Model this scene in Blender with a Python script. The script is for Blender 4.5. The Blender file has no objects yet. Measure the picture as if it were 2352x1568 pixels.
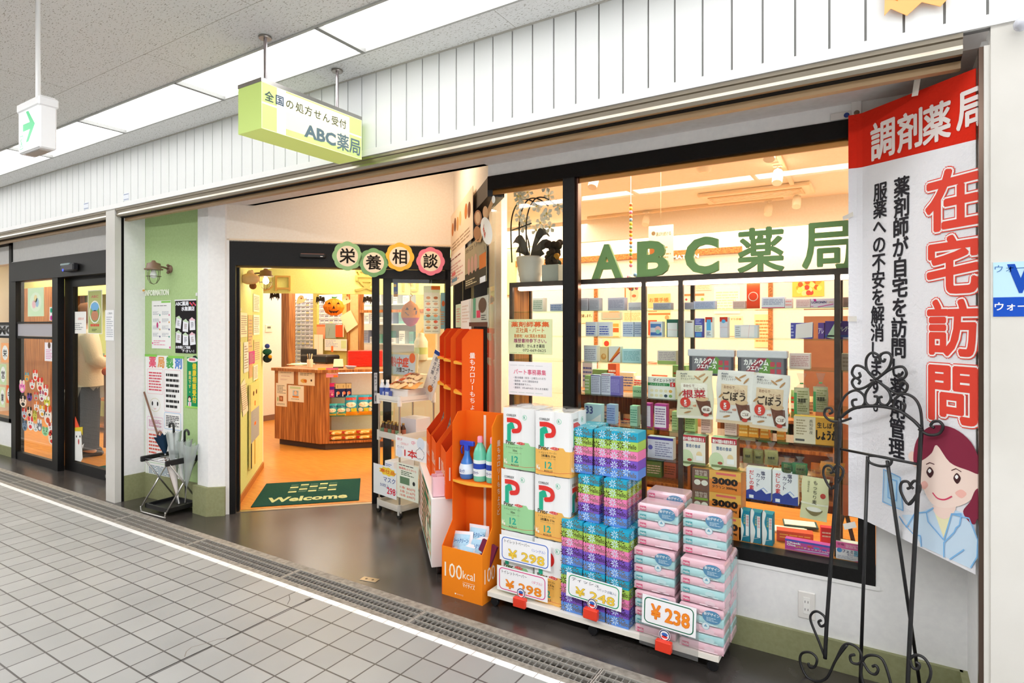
import bpy, math, random
from mathutils import Matrix, Vector
random.seed(7)
pi = math.pi
SC = bpy.context.scene
COL = SC.collection
# ---------------------------------------------------------------- camera, world, exposure
CH = 1.5                                   # camera height, metres
FPX = 1372.0                               # focal length in pixels of the 2352 px frame
YAW = math.atan2(2194.0, FPX)
FW = (-math.cos(YAW), math.sin(YAW)); RT = (math.sin(YAW), math.cos(YAW))
cam = bpy.data.objects.new('camera', bpy.data.cameras.new('camera')); COL.objects.link(cam)
cam.data.sensor_width = 36; cam.data.lens = 36 * FPX / 2352
cam.data.shift_y = -(784 - 746) / 2352
cam.location = (0, 0, CH)
cam.rotation_euler = (pi / 2, 0, math.atan2(FW[1], FW[0]) - pi / 2)
cam.data.clip_start = .02
SC.camera = cam
SC.view_settings.view_transform = 'Standard'; SC.view_settings.look = 'None'
SC.view_settings.gamma = 1; SC.view_settings.use_curve_mapping = False
SC.view_settings.exposure = 0.27
SC.cycles.transparent_max_bounces = 20
SC.cycles.max_bounces = 7; SC.cycles.diffuse_bounces = 4; SC.cycles.glossy_bounces = 4
SC.cycles.sample_clamp_indirect = 6
SC.cycles.caustics_reflective = False; SC.cycles.caustics_refractive = False
W = bpy.data.worlds.new('world'); SC.world = W; W.use_nodes = True
W.node_tree.nodes['Background'].inputs[0].default_value = (.96, .98, 1, 1)
W.node_tree.nodes['Background'].inputs[1].default_value = 2.2

def area(name, loc, rot, sx, sy, power, col, spread=None):
    l = bpy.data.lights.new(name, 'AREA'); l.shape = 'RECTANGLE'; l.size = sx; l.size_y = sy; l.energy = power; l.color = col
    o = bpy.data.objects.new(name, l); COL.objects.link(o); o.location = loc; o.rotation_euler = rot
    if spread: l.spread = spread
    return o
def point(name, loc, power, col, r=.03):
    l = bpy.data.lights.new(name, 'POINT'); l.energy = power; l.color = col; l.shadow_soft_size = r
    o = bpy.data.objects.new(name, l); COL.objects.link(o); o.location = loc
    return o
WARM = (1, .80, .58); WARM2 = (1, .87, .70)
# corridor tubes sit behind the opal ceiling panels built below; the shop has warm ceiling light
area('shop_light', (-5.9, 5.6, 2.62), (0, 0, 0), 2.4, 1.4, 52, WARM2)
area('shop_light', (-3.6, 5.4, 2.62), (0, 0, 0), 1.6, 1.4, 32, WARM2)
area('shop_light', (-1.2, 4.6, 2.62), (0, 0, 0), 2.4, 1.2, 62, WARM2)
area('shop_light', (-1.0, 3.9, 2.62), (0, 0, 0), 1.8, .3, 26, WARM2)  # added fill that lifts the window ledge and goods behind it, no fixture there
area('dispensary_fill', (-7.8, 6.55, 2.6), (0, 0, 0), 2.6, .3, 34, (1, .95, .88))  # added white fill to brighten the drawer cabinets, not a real fitting
area('shop_light', (-9.6, 3.7, 2.62), (0, 0, 0), 5.0, 1.2, 110, WARM2)
area('alcove_downlight', (-2.95, 3.2, 2.88), (0, 0, 0), .4, .4, 9, (1, .76, .52))
area('cove_light', (-2.0, 6.25, 2.6), (-.5, 0, 0), 5.0, .1, 40, (1, .88, .70))

# ---------------------------------------------------------------- pixel <-> place helpers (measuring only)
def ray(u, v):
    x = (u - 1176.) / FPX; z = -(v - 746.) / FPX
    return (FW[0] + RT[0] * x, FW[1] + RT[1] * x, z)
def onZ(u, v, Z=0.):
    d = ray(u, v); t = (Z - CH) / d[2]; return Vector((d[0] * t, d[1] * t, Z))
def onY(u, v, Y):
    d = ray(u, v); t = Y / d[1]; return Vector((d[0] * t, Y, CH + d[2] * t))
def onX(u, v, X):
    d = ray(u, v); t = X / d[0]; return Vector((X, d[1] * t, CH + d[2] * t))
def onL(u, v, p, a):                       # vertical plane through p (x,y), running along angle a
    d = ray(u, v); nx, ny = math.sin(a), -math.cos(a)
    t = (nx * p[0] + ny * p[1]) / (nx * d[0] + ny * d[1]); return Vector((d[0] * t, d[1] * t, CH + d[2] * t))

# ---------------------------------------------------------------- materials
def lin(h):
    if isinstance(h, tuple): return tuple(h[:3]) + (1,)
    h = h.lstrip('#'); r = [int(h[i:i + 2], 16) / 255 for i in (0, 2, 4)]
    return tuple(c / 12.92 if c <= .04045 else ((c + .055) / 1.055) ** 2.4 for c in r) + (1,)
def newmat(name):
    m = bpy.data.materials.new(name); m.use_nodes = True; return m, m.node_tree, m.node_tree.nodes['Principled BSDF']
def printed(name, rough, spec=.5, metal=0, coat=0, trans=0, bump=0):      # colour read from the mesh's own print layer
    m, nt, b = newmat(name); a = nt.nodes.new('ShaderNodeAttribute'); a.attribute_name = 'Col'
    nt.links.new(a.outputs['Color'], b.inputs['Base Color'])
    b.inputs['Roughness'].default_value = rough; b.inputs['Specular IOR Level'].default_value = spec
    b.inputs['Metallic'].default_value = metal; b.inputs['Coat Weight'].default_value = coat
    if bump:
        n = nt.nodes.new('ShaderNodeTexNoise'); n.inputs['Scale'].default_value = bump; n.inputs['Detail'].default_value = 3
        tc = nt.nodes.new('ShaderNodeTexCoord'); nt.links.new(tc.outputs['Object'], n.inputs['Vector'])
        bp = nt.nodes.new('ShaderNodeBump'); bp.inputs['Strength'].default_value = .35; bp.inputs['Distance'].default_value = .01
        nt.links.new(n.outputs['Fac'], bp.inputs['Height']); nt.links.new(bp.outputs['Normal'], b.inputs['Normal'])
    return m
PAPER = printed('paper', .7, .25); MATTE = printed('matte', .85, .2); SATIN = printed('satin', .4); GLOSS = printed('gloss', .18)
METAL = printed('metal', .28, .5, 1); FOIL = printed('foil', .25, .6, 0, .2, 0, 22); PLASTIC = printed('plastic', .3, .5)
CLOTH = printed('cloth', .95, .1, 0, 0, 0, 60)
def see_through(name, tint, gloss_ior=1.5, rough=0., extra=0., body=0.):
    m = bpy.data.materials.new(name); m.use_nodes = True; nt = m.node_tree; nt.nodes.clear()
    o = nt.nodes.new('ShaderNodeOutputMaterial'); mx = nt.nodes.new('ShaderNodeMixShader'); t = nt.nodes.new('ShaderNodeBsdfTransparent')
    g = nt.nodes.new('ShaderNodeBsdfGlossy'); f = nt.nodes.new('ShaderNodeFresnel'); f.inputs[0].default_value = gloss_ior
    t.inputs[0].default_value = lin(tint); g.inputs['Roughness'].default_value = rough
    ad = nt.nodes.new('ShaderNodeMath'); ad.operation = 'ADD'; ad.inputs[1].default_value = extra; ad.use_clamp = True
    ge = nt.nodes.new('ShaderNodeNewGeometry'); inv = nt.nodes.new('ShaderNodeMath'); inv.operation = 'SUBTRACT'; inv.inputs[0].default_value = 1; ml = nt.nodes.new('ShaderNodeMath'); ml.operation = 'MULTIPLY'
    nt.links.new(ge.outputs['Backfacing'], inv.inputs[1]); nt.links.new(f.outputs[0], ad.inputs[0]); nt.links.new(ad.outputs[0], ml.inputs[0]); nt.links.new(inv.outputs[0], ml.inputs[1]); nt.links.new(ml.outputs[0], mx.inputs[0]); nt.links.new(t.outputs[0], mx.inputs[1]); nt.links.new(g.outputs[0], mx.inputs[2])
    last = mx
    if body:
        d = nt.nodes.new('ShaderNodeBsdfDiffuse'); d.inputs[0].default_value = lin(tint); m2 = nt.nodes.new('ShaderNodeMixShader'); m2.inputs[0].default_value = body
        nt.links.new(mx.outputs[0], m2.inputs[1]); nt.links.new(d.outputs[0], m2.inputs[2]); last = m2
    nt.links.new(last.outputs[0], o.inputs[0]); return m
GLASS = see_through('window_glass', '#fbfdfb', 1.5)
SHELFGLASS = see_through('shelf_glass', '#e6f6ee', 1.5, .02)
FILM = see_through('clear_film', '#f6f6f6', 1.5, .12, .03, .06)
UMBFILM = see_through('umbrella_vinyl', '#eef3f3', 1.5, .15, .06, .28)
MILKY = see_through('milky_plastic', '#f2efe9', 1.45, .3, .02, .62)
def glow(name, col, strength, body=None):
    m, nt, b = newmat(name); b.inputs['Base Color'].default_value = lin(body or col); b.inputs['Emission Color'].default_value = lin(col)
    b.inputs['Emission Strength'].default_value = strength; b.inputs['Roughness'].default_value = .4; return m
def printed_glow(name, strength):
    m = printed(name, .35); b = m.node_tree.nodes['Principled BSDF']; a = [n for n in m.node_tree.nodes if n.type == 'ATTRIBUTE'][0]
    m.node_tree.links.new(a.outputs['Color'], b.inputs['Emission Color']); b.inputs['Emission Strength'].default_value = strength; return m

# ---------------------------------------------------------------- glyph outlines from Blender's own font
_gc = {}
def glyphs(s, bold=0., ex=0., res=2):
    k = (s, bold, ex, res)
    if k not in _gc:
        cu = bpy.data.curves.new('lettering', 'FONT'); cu.body = s; cu.size = 1; cu.resolution_u = res; cu.offset = bold; cu.extrude = ex
        o = bpy.data.objects.new('lettering', cu); me = bpy.data.meshes.new_from_object(o)
        v = [tuple(p.co) for p in me.vertices]; f = [tuple(p.vertices) for p in me.polygons]
        bpy.data.objects.remove(o); bpy.data.curves.remove(cu); bpy.data.meshes.remove(me)
        xs = [p[0] for p in v] or [0, 1]; ys = [p[1] for p in v] or [0, 1]
        _gc[k] = (v, f, (min(xs), max(xs), min(ys), max(ys)))
    return _gc[k]

# ---------------------------------------------------------------- mesh builder: everything in metres, colours as sRGB hex
class MB:
    def __init__(s, fin=MATTE): s.v = []; s.f = []; s.c = []; s.mi = []; s.sm = []; s.mats = []; s.T = Matrix(); s.fin = fin; s._st = []
    def push(s, m): s._st.append(s.T); s.T = s.T @ m; return s
    def pop(s): s.T = s._st.pop(); return s
    def add(s, vs, fs, col='#ffffff', fin=None, smooth=False):
        fin = fin or s.fin
        if fin not in s.mats: s.mats.append(fin)
        k = s.mats.index(fin); b = len(s.v); s.v += [tuple(s.T @ Vector(p)) for p in vs]; c = lin(col)
        for f in fs: s.f.append([b + i for i in f]); s.c.append(c); s.mi.append(k); s.sm.append(smooth)
        return s
    def box(s, x0, x1, y0, y1, z0, z1, col='#ffffff', fin=None, bev=0):
        if bev:
            b = min(bev, (x1 - x0) * .45, (y1 - y0) * .45, (z1 - z0) * .45); vs = []; idx = {}
            for i, X in enumerate((x0, x1)):
                for j, Y in enumerate((y0, y1)):
                    for k, Z in enumerate((z0, z1)):
                        sx, sy, sz = (1, -1)[i], (1, -1)[j], (1, -1)[k]
                        for a in range(3):
                            p = [X + sx * b, Y + sy * b, Z + sz * b]; p[a] = (X, Y, Z)[a]; idx[(i, j, k, a)] = len(vs); vs.append(p)
            fs = []
            for a in range(3):
                o = [q for q in range(3) if q != a]
                for e in (0, 1):
                    q = []
                    for (m, n) in ((0, 0), (1, 0), (1, 1), (0, 1)):
                        t = [0, 0, 0]; t[a] = e; t[o[0]] = m; t[o[1]] = n; q.append(idx[(t[0], t[1], t[2], a)])
                    if (e == 0) == (a != 1): q = q[::-1]
                    fs.append(q)
                for m in (0, 1):
                    for n in (0, 1):
                        t0 = [0, 0, 0]; t0[o[0]] = m; t0[o[1]] = n; t1 = list(t0); t1[a] = 1
                        q = [idx[(*t0, o[0])], idx[(*t1, o[0])], idx[(*t1, o[1])], idx[(*t0, o[1])]]
                        c = Vector(vs[q[0]]); nn = (Vector(vs[q[1]]) - c).cross(Vector(vs[q[2]]) - c); w = Vector((0, 0, 0)); w[o[0]] = (-1, 1)[m]; w[o[1]] = (-1, 1)[n]
                        fs.append(q if nn.dot(w) > 0 else q[::-1])
            for i in (0, 1):
                for j in (0, 1):
                    for k in (0, 1):
                        q = [idx[(i, j, k, a)] for a in range(3)]; c = Vector(vs[q[0]]); nn = (Vector(vs[q[1]]) - c).cross(Vector(vs[q[2]]) - c)
                        fs.append(q if nn.dot(Vector(((-1, 1)[i], (-1, 1)[j], (-1, 1)[k]))) > 0 else q[::-1])
            return s.add(vs, fs, col, fin)
        return s.add([(x0, y0, z0), (x1, y0, z0), (x1, y1, z0), (x0, y1, z0), (x0, y0, z1), (x1, y0, z1), (x1, y1, z1), (x0, y1, z1)],
                     [(3, 2, 1, 0), (4, 5, 6, 7), (0, 1, 5, 4), (1, 2, 6, 5), (2, 3, 7, 6), (3, 0, 4, 7)], col, fin)
    def quad(s, *p, col='#ffffff', fin=None): return s.add(p, [tuple(range(len(p)))], col, fin)
    def prism(s, pts, z0, z1, col='#ffffff', fin=None):              # plan outline, counter-clockwise
        n = len(pts); a = sum(pts[i][0] * pts[(i + 1) % n][1] - pts[(i + 1) % n][0] * pts[i][1] for i in range(n))
        if a < 0: pts = pts[::-1]
        return s.add([(x, y, z0) for x, y in pts] + [(x, y, z1) for x, y in pts],
                     [tuple(range(n))[::-1], tuple(range(n, 2 * n))] + [(i, (i + 1) % n, n + (i + 1) % n, n + i) for i in range(n)], col, fin)
    def tube(s, pts, r, col='#ffffff', fin=None, n=8, closed=False):
        pts = [Vector(p) for p in pts]; m = len(pts); rr = r if isinstance(r, (list, tuple)) else [r] * m; vs = []; fs = []; ref = None
        for i, p in enumerate(pts):
            a = pts[(i - 1) % m] if (closed or i) else p; b = pts[(i + 1) % m] if (closed or i < m - 1) else p
            t = (b - a).normalized() if (b - a).length > 1e-9 else Vector((0, 0, 1))
            if ref is None: ref = Vector((0, 0, 1)) if abs(t.z) < .9 else Vector((1, 0, 0))
            x = (ref - t * ref.dot(t))
            if x.length < 1e-6: x = t.orthogonal()
            x.normalize(); ref = x; y = t.cross(x)
            vs += [tuple(p + (x * math.cos(2 * pi * k / n) + y * math.sin(2 * pi * k / n)) * rr[i]) for k in range(n)]
        for i in range(m if closed else m - 1):
            j = (i + 1) % m
            fs += [(i * n + k, i * n + (k + 1) % n, j * n + (k + 1) % n, j * n + k) for k in range(n)]
        if not closed: fs += [tuple(range(n))[::-1], tuple(range((m - 1) * n, m * n))]
        return s.add(vs, fs, col, fin, True)
    def cyl(s, x, y, z0, z1, r, col='#ffffff', fin=None, n=20, r2=None): return s.lathe([(r, z0), (r if r2 is None else r2, z1)], x, y, col, fin, n)
    def lathe(s, prof, x=0, y=0, col='#ffffff', fin=None, n=20, smooth=True):      # (radius, z) pairs, bottom to top
        m = len(prof); vs = [(x + r * math.cos(2 * pi * k / n), y + r * math.sin(2 * pi * k / n), z) for r, z in prof for k in range(n)]
        fs = [(i * n + k, i * n + (k + 1) % n, (i + 1) * n + (k + 1) % n, (i + 1) * n + k) for i in range(m - 1) for k in range(n)]
        s.add(vs, fs, col, fin, smooth)
        if prof[0][0] > 1e-5: s.add(vs[:n], [tuple(range(n))[::-1]], col, fin)
        if prof[-1][0] > 1e-5: s.add(vs[-n:], [tuple(range(n))], col, fin)
        return s
    def ball(s, x, y, z, r, col='#ffffff', fin=None, n=12, sz=1.):
        return s.lathe([(r * math.sin(pi * i / 8), z - r * sz * math.cos(pi * i / 8)) for i in range(9)], x, y, col, fin, n)
    # --- flat print work in the local x,y plane, l = layer (0.4 mm each)
    def rect(s, x0, x1, y0, y1, col, l=1, fin=None): z = l * .0004; return s.add([(x0, y0, z), (x1, y0, z), (x1, y1, z), (x0, y1, z)], [(0, 1, 2, 3)], col, fin)
    def poly(s, pts, col, l=1, fin=None):
        z = l * .0004; a = sum(pts[i][0] * pts[(i + 1) % len(pts)][1] - pts[(i + 1) % len(pts)][0] * pts[i][1] for i in range(len(pts)))
        if a < 0: pts = pts[::-1]
        return s.add([(x, y, z) for x, y in pts], [tuple(range(len(pts)))], col, fin)
    def disc(s, x, y, r, col, l=1, ry=None, n=20, fin=None): ry = ry or r; return s.poly([(x + r * math.cos(2 * pi * k / n), y + ry * math.sin(2 * pi * k / n)) for k in range(n)], col, l, fin)
    def line(s, pts, w, col, l=1, fin=None, closed=False):           # flat ribbon
        pts = [Vector(p) for p in pts]; m = len(pts)
        for i in range(m if closed else m - 1):
            a, b = pts[i], pts[(i + 1) % m]; d = (b - a)
            if d.length < 1e-9: continue
            d.normalize(); n = Vector((-d.y, d.x)) * w / 2; e = d * w * .3; a2 = a - e; b2 = b + e
            s.poly([tuple(a2 - n), tuple(b2 - n), tuple(b2 + n), tuple(a2 + n)], col, l + (i % 2) * .1, fin)
        return s
    def frame(s, x0, x1, y0, y1, w, col, l=1, r=0.):
        if r:
            pts = []
            for cx, cy, a0 in ((x1 - r, y1 - r, 0), (x0 + r, y1 - r, pi / 2), (x0 + r, y0 + r, pi), (x1 - r, y0 + r, 1.5 * pi)):
                pts += [(cx + r * math.cos(a0 + t * pi / 8), cy + r * math.sin(a0 + t * pi / 8)) for t in range(5)]
            return s.line(pts, w, col, l, None, True)
        s.rect(x0, x1, y0, y0 + w, col, l); s.rect(x0, x1, y1 - w, y1, col, l); s.rect(x0, x0 + w, y0, y1, col, l); return s.rect(x1 - w, x1, y0, y1, col, l)
    def text(s, t, x, y, h, col='#222222', l=2, w=None, al='l', bold=0., ex=0., fin=None, res=2, sx=1., rot=0., full=False):
        # h = height of the writing, w = fit to this width
        if bold > .004 and not t.isascii():      # heavy strokes: shifted copies of the outline, which keep the counters open
            rr = bold * h; n_ = 12 if bold > .06 else 8 if bold > .03 else 5 if bold > .014 else 3
            for q in range(n_):
                a_ = 2 * pi * q / n_ + .3; s.text(t, x + rr * math.cos(a_), y + rr * math.sin(a_), h, col, l + q * .04, w, al, 0., ex, fin, res, sx, rot, full)
            return s
        v, f, bb = glyphs(t, bold, ex / h if ex else 0., res)
        if not v: return s
        k = h / ((bb[3] - bb[2]) if full else .88); kx = k * sx
        if w: kx = w / max(1e-6, bb[1] - bb[0])
        wid = (bb[1] - bb[0]) * kx; ox = {'l': 0, 'c': -wid / 2, 'r': -wid}[al] - bb[0] * kx; oy = (-bb[2] * k) if full else .06 * k
        z = l * .0004 + ex; c, sn = math.cos(rot), math.sin(rot)
        P = [(p[0] * kx + ox, p[1] * k + oy, z + p[2] * k) for p in v]
        return s.add([(x + a * c - b * sn, y + a * sn + b * c, zz) for a, b, zz in P], f, col, fin)
    def vtext(s, t, x, y, h, col='#222222', l=2, bold=0., pitch=1.06, sx=1., fin=None, res=2):      # written downwards, x = centre, y = top
        for i, ch in enumerate(t):
            if ch in 'ー〜':
                s.rect(x - h * .05 * sx - bold * h, x + h * .05 * sx + bold * h, y - (i * pitch + .85) * h, y - (i * pitch + .12) * h, col, l, fin); continue
            if ch == ' ': continue
            s.text(ch, x, y - (i * pitch + .92) * h, h * .9, col, l, None, 'c', bold, 0, fin, res, sx)
        return s
    def bars(s, x0, x1, y0, y1, n, col, l=1, seed=0, th=.45):        # lines of print too small to read
        r = random.Random(seed); p = (y1 - y0) / n
        for i in range(n):
            y = y1 - (i + .5) * p; e = x0
            lim = x1 if r.random() < .7 else x0 + (x1 - x0) * r.uniform(.5, .95)
            while e < lim - 1e-6:
                g = min(lim, e + (x1 - x0) * r.uniform(.1, .32)); s.rect(e, g, y - p * th / 2, y + p * th / 2, col, l); e = g + (x1 - x0) * .03
        return s
    def build(s, name, parent=None, M=None, label=None, cat=None, group=None, kind=None):
        me = bpy.data.meshes.new(name); me.from_pydata(s.v, [], s.f)
        for m in s.mats: me.materials.append(m)
        me.polygons.foreach_set('material_index', s.mi); me.polygons.foreach_set('use_smooth', s.sm)
        ca = me.color_attributes.new('Col', 'FLOAT_COLOR', 'CORNER'); buf = []
        for f, c in zip(s.f, s.c): buf += list(c) * len(f)
        ca.data.foreach_set('color', buf); me.validate(); me.update()
        o = bpy.data.objects.new(name, me); COL.objects.link(o)
        if parent is not None: o.parent = parent
        if M is not None: o.matrix_local = M
        return tag(o, label, cat, group, kind)
def tag(o, label=None, cat=None, group=None, kind=None):
    for k, v in (('label', label), ('category', cat), ('group', group), ('kind', kind)):
        if v: o[k] = v
    return o
def thing(name, label, cat, M=None, group=None):
    o = bpy.data.objects.new(name, None); COL.objects.link(o); o.empty_display_size = .05
    if M is not None: o.matrix_local = M
    return tag(o, label, cat, group)
def copy_tree(o, M, label=None, group=None, parent=None):
    c = o.copy(); COL.objects.link(c)
    if parent is None:
        c.matrix_local = M
        if label: c['label'] = label
        if group: c['group'] = group
    else: c.parent = parent
    for ch in list(o.children): copy_tree(ch, None, None, None, c)
    return c
def TR(x=0, y=0, z=0, rz=0, rx=0, ry=0): return Matrix.Translation((x, y, z)) @ Matrix.Rotation(rz, 4, 'Z') @ Matrix.Rotation(ry, 4, 'Y') @ Matrix.Rotation(rx, 4, 'X')
def wallM(p, a=0., tilt=0.):               # local x runs along the wall (angle a), local y up, local z out towards -Y (for a=0)
    return Matrix.Translation(p) @ Matrix.Rotation(a, 4, 'Z') @ Matrix.Rotation(pi / 2 + tilt, 4, 'X')
# ================================================================ the setting
def floor_tiles(name, pitch, off, c1, c2, mortar, ms, rough, spec=.5, noise=900, namp=.12, bump=True):
    m, nt, b = newmat(name); tc = nt.nodes.new('ShaderNodeTexCoord'); mp = nt.nodes.new('ShaderNodeMapping'); mp.inputs['Location'].default_value = (-off[0], -off[1], 0)
    br = nt.nodes.new('ShaderNodeTexBrick'); br.offset = 0; br.squash = 1
    for k, v in (('Scale', 1), ('Mortar Size', ms), ('Mortar Smooth', .1), ('Bias', 0), ('Brick Width', pitch[0]), ('Row Height', pitch[1])): br.inputs[k].default_value = v
    br.inputs['Color1'].default_value = lin(c1); br.inputs['Color2'].default_value = lin(c2); br.inputs['Mortar'].default_value = lin(mortar)
    nt.links.new(tc.outputs['Object'], mp.inputs[0]); nt.links.new(mp.outputs[0], br.inputs['Vector'])
    n = nt.nodes.new('ShaderNodeTexNoise'); n.inputs['Scale'].default_value = noise; n.inputs['Detail'].default_value = 2; nt.links.new(tc.outputs['Object'], n.inputs['Vector'])
    n2 = nt.nodes.new('ShaderNodeTexNoise'); n2.inputs['Scale'].default_value = 2.2; n2.inputs['Detail'].default_value = 5; nt.links.new(tc.outputs['Object'], n2.inputs['Vector'])
    mr = nt.nodes.new('ShaderNodeMapRange'); mr.inputs['From Min'].default_value = .3; mr.inputs['From Max'].default_value = .7; mr.inputs['To Min'].default_value = 1 - namp; mr.inputs['To Max'].default_value = 1 + namp * .6
    nt.links.new(n.outputs['Fac'], mr.inputs['Value'])
    mr2 = nt.nodes.new('ShaderNodeMapRange'); mr2.inputs['From Min'].default_value = .35; mr2.inputs['From Max'].default_value = .65; mr2.inputs['To Min'].default_value = .93; mr2.inputs['To Max'].default_value = 1.04
    nt.links.new(n2.outputs['Fac'], mr2.inputs['Value'])
    mm = nt.nodes.new('ShaderNodeMath'); mm.operation = 'MULTIPLY'; nt.links.new(mr.outputs[0], mm.inputs[0]); nt.links.new(mr2.outputs[0], mm.inputs[1])
    vm = nt.nodes.new('ShaderNodeVectorMath'); vm.operation = 'SCALE'; nt.links.new(br.outputs['Color'], vm.inputs[0]); nt.links.new(mm.outputs[0], vm.inputs['Scale'])
    nt.links.new(vm.outputs[0], b.inputs['Base Color']); b.inputs['Roughness'].default_value = rough; b.inputs['Specular IOR Level'].default_value = spec
    if bump:
        bp = nt.nodes.new('ShaderNodeBump'); bp.invert = True; bp.inputs['Strength'].default_value = .6; bp.inputs['Distance'].default_value = .002
        nt.links.new(br.outputs['Fac'], bp.inputs['Height']); nt.links.new(bp.outputs['Normal'], b.inputs['Normal'])
    return m
def mottled(name, c1, c2, scale, rough, spec=.5, detail=6, lo=.35, hi=.65, stretch=(1, 1, 1), bump=0.):
    m, nt, b = newmat(name); tc = nt.nodes.new('ShaderNodeTexCoord'); mp = nt.nodes.new('ShaderNodeMapping'); mp.inputs['Scale'].default_value = stretch
    n = nt.nodes.new('ShaderNodeTexNoise'); n.inputs['Scale'].default_value = scale; n.inputs['Detail'].default_value = detail
    cr = nt.nodes.new('ShaderNodeValToRGB'); cr.color_ramp.elements[0].position = lo; cr.color_ramp.elements[1].position = hi
    cr.color_ramp.elements[0].color = lin(c1); cr.color_ramp.elements[1].color = lin(c2)
    nt.links.new(tc.outputs['Object'], mp.inputs[0]); nt.links.new(mp.outputs[0], n.inputs['Vector']); nt.links.new(n.outputs['Fac'], cr.inputs[0]); nt.links.new(cr.outputs[0], b.inputs['Base Color'])
    b.inputs['Roughness'].default_value = rough; b.inputs['Specular IOR Level'].default_value = spec
    if bump:
        bp = nt.nodes.new('ShaderNodeBump'); bp.inputs['Strength'].default_value = bump; bp.inputs['Distance'].default_value = .003
        nt.links.new(n.outputs['Fac'], bp.inputs['Height']); nt.links.new(bp.outputs['Normal'], b.inputs['Normal'])
    return m
M_TILE = floor_tiles('corridor_tile', (.1498, .1465), (-2.814, 2.0665), '#a5a6a5', '#9b9c9b', '#575453', .0040, .42, .4)
M_WTILE = floor_tiles('white_tile', (.1096, .2), (-2.036, 2.1), '#fafafa', '#f4f4f4', '#a09c98', .0015, .3, .5, 300, .02)
M_KERB = mottled('kerb_concrete', '#7d776f', '#a39c92', 30, .7)
M_DARK = mottled('dark_vinyl_floor', '#332f2d', '#4c4744', 3.2, .24, .8)
M_WOOD = mottled('wood_floor', '#c77a2a', '#e09a45', 5, .3, .5, 4, .3, .7, (1.2, 9, 1))
M_WALLW = mottled('white_wall_paper', '#efefef', '#f5f5f4', 40, .75, .3, 3, .3, .7, (1, 1, 1), .1)
M_CREAM = mottled('cream_wall_paper', '#f5ebdd', '#f8f0e4', 60, .8, .2)
M_GREEN = mottled('green_wall_paper', '#b2cd90', '#b8d398', 60, .8, .2)
M_YGREEN = mottled('yellow_green_wall', '#cfd98e', '#d5de98', 60, .8, .2)
M_OLIVE = mottled('olive_baseboard', '#8e9068', '#969872', 50, .6, .3)
M_PILLAR = mottled('pillar_paint', '#d2cfc8', '#dcd9d3', 2.5, .6, .3)
M_BLACK = mottled('black_frame', '#0b0a0b', '#121112', 80, .42, .3)
M_COUNTER = mottled('zebra_wood', '#8a4d22', '#c98546', 7, .45, .4, 4, .35, .65, (9, 9, .35))
M_SOFFIT = mottled('soffit_paint', '#ddd6d2', '#e4dedb', 30, .8, .2)

m, nt, b = newmat('acoustic_ceiling'); M_CEIL = m
tc = nt.nodes.new('ShaderNodeTexCoord'); mp = nt.nodes.new('ShaderNodeMapping'); mp.inputs['Scale'].default_value = (.7, 2.2, 1); mp.inputs['Rotation'].default_value = (0, 0, .5)
vo = nt.nodes.new('ShaderNodeTexNoise'); vo.inputs['Scale'].default_value = 95; vo.inputs['Detail'].default_value = 2.5
cr = nt.nodes.new('ShaderNodeValToRGB'); cr.color_ramp.elements[0].position = .345; cr.color_ramp.elements[0].color = lin('#a8a49d'); cr.color_ramp.elements[1].position = .395; cr.color_ramp.elements[1].color = lin('#efefee')
br = nt.nodes.new('ShaderNodeTexBrick'); br.offset = .5; br.inputs['Scale'].default_value = 1; br.inputs['Brick Width'].default_value = 1.82; br.inputs['Row Height'].default_value = .91; br.inputs['Mortar Size'].default_value = .0015
mpb = nt.nodes.new('ShaderNodeMapping'); mpb.inputs['Location'].default_value = (.62, .15, 0); nt.links.new(tc.outputs['Object'], mpb.inputs[0]); nt.links.new(mpb.outputs[0], br.inputs['Vector'])
mx = nt.nodes.new('ShaderNodeMix'); mx.data_type = 'RGBA'; mx.inputs['B'].default_value = lin('#a9a49c')
for a_, b_ in ((tc.outputs['Object'], mp.inputs[0]), (mp.outputs[0], vo.inputs['Vector']), (vo.outputs['Fac'], cr.inputs[0]), (cr.outputs[0], mx.inputs['A']), (br.outputs['Fac'], mx.inputs['Factor']), (mx.outputs['Result'], b.inputs['Base Color'])): nt.links.new(a_, b_)
b.inputs['Roughness'].default_value = .9

def S(name, mb, parent=None, M=None): return mb.build(name, parent, M, kind=None if parent else 'structure')
XL, XR = -16., 3.2
# --- floors
S('floor', MB(M_TILE).box(XL, XR, -2.6, 2.204, -.2, 0))
S('trim_1', MB(M_WTILE).box(XL, XR, 2.204, 2.241, -.2, .001))
S('trim_2', MB(M_KERB).box(XL, XR, 2.241, 2.274, -.2, .0))
S('trim_3', MB(M_KERB).box(XL, XR, 2.42, 2.47, -.2, .0))
S('floor_channel', MB(MATTE).box(XL, XR, 2.274, 2.42, -.3, -.09, '#232526'))
S('floor_alcove', MB(M_DARK).box(XL, XR, 2.47, 4.6, -.2, 0))
wood = MB(M_WOOD); wood.prism([(-4.50, 2.86), (-3.10, 4.26), (-2.0, 3.1), (.75, 3.1), (.75, 7.6), (-13, 7.6), (-13, 2.86), (-5.7, 2.86), (-5.7, 2.86)], .0, .004)
S('floor_shop', wood)
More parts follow.
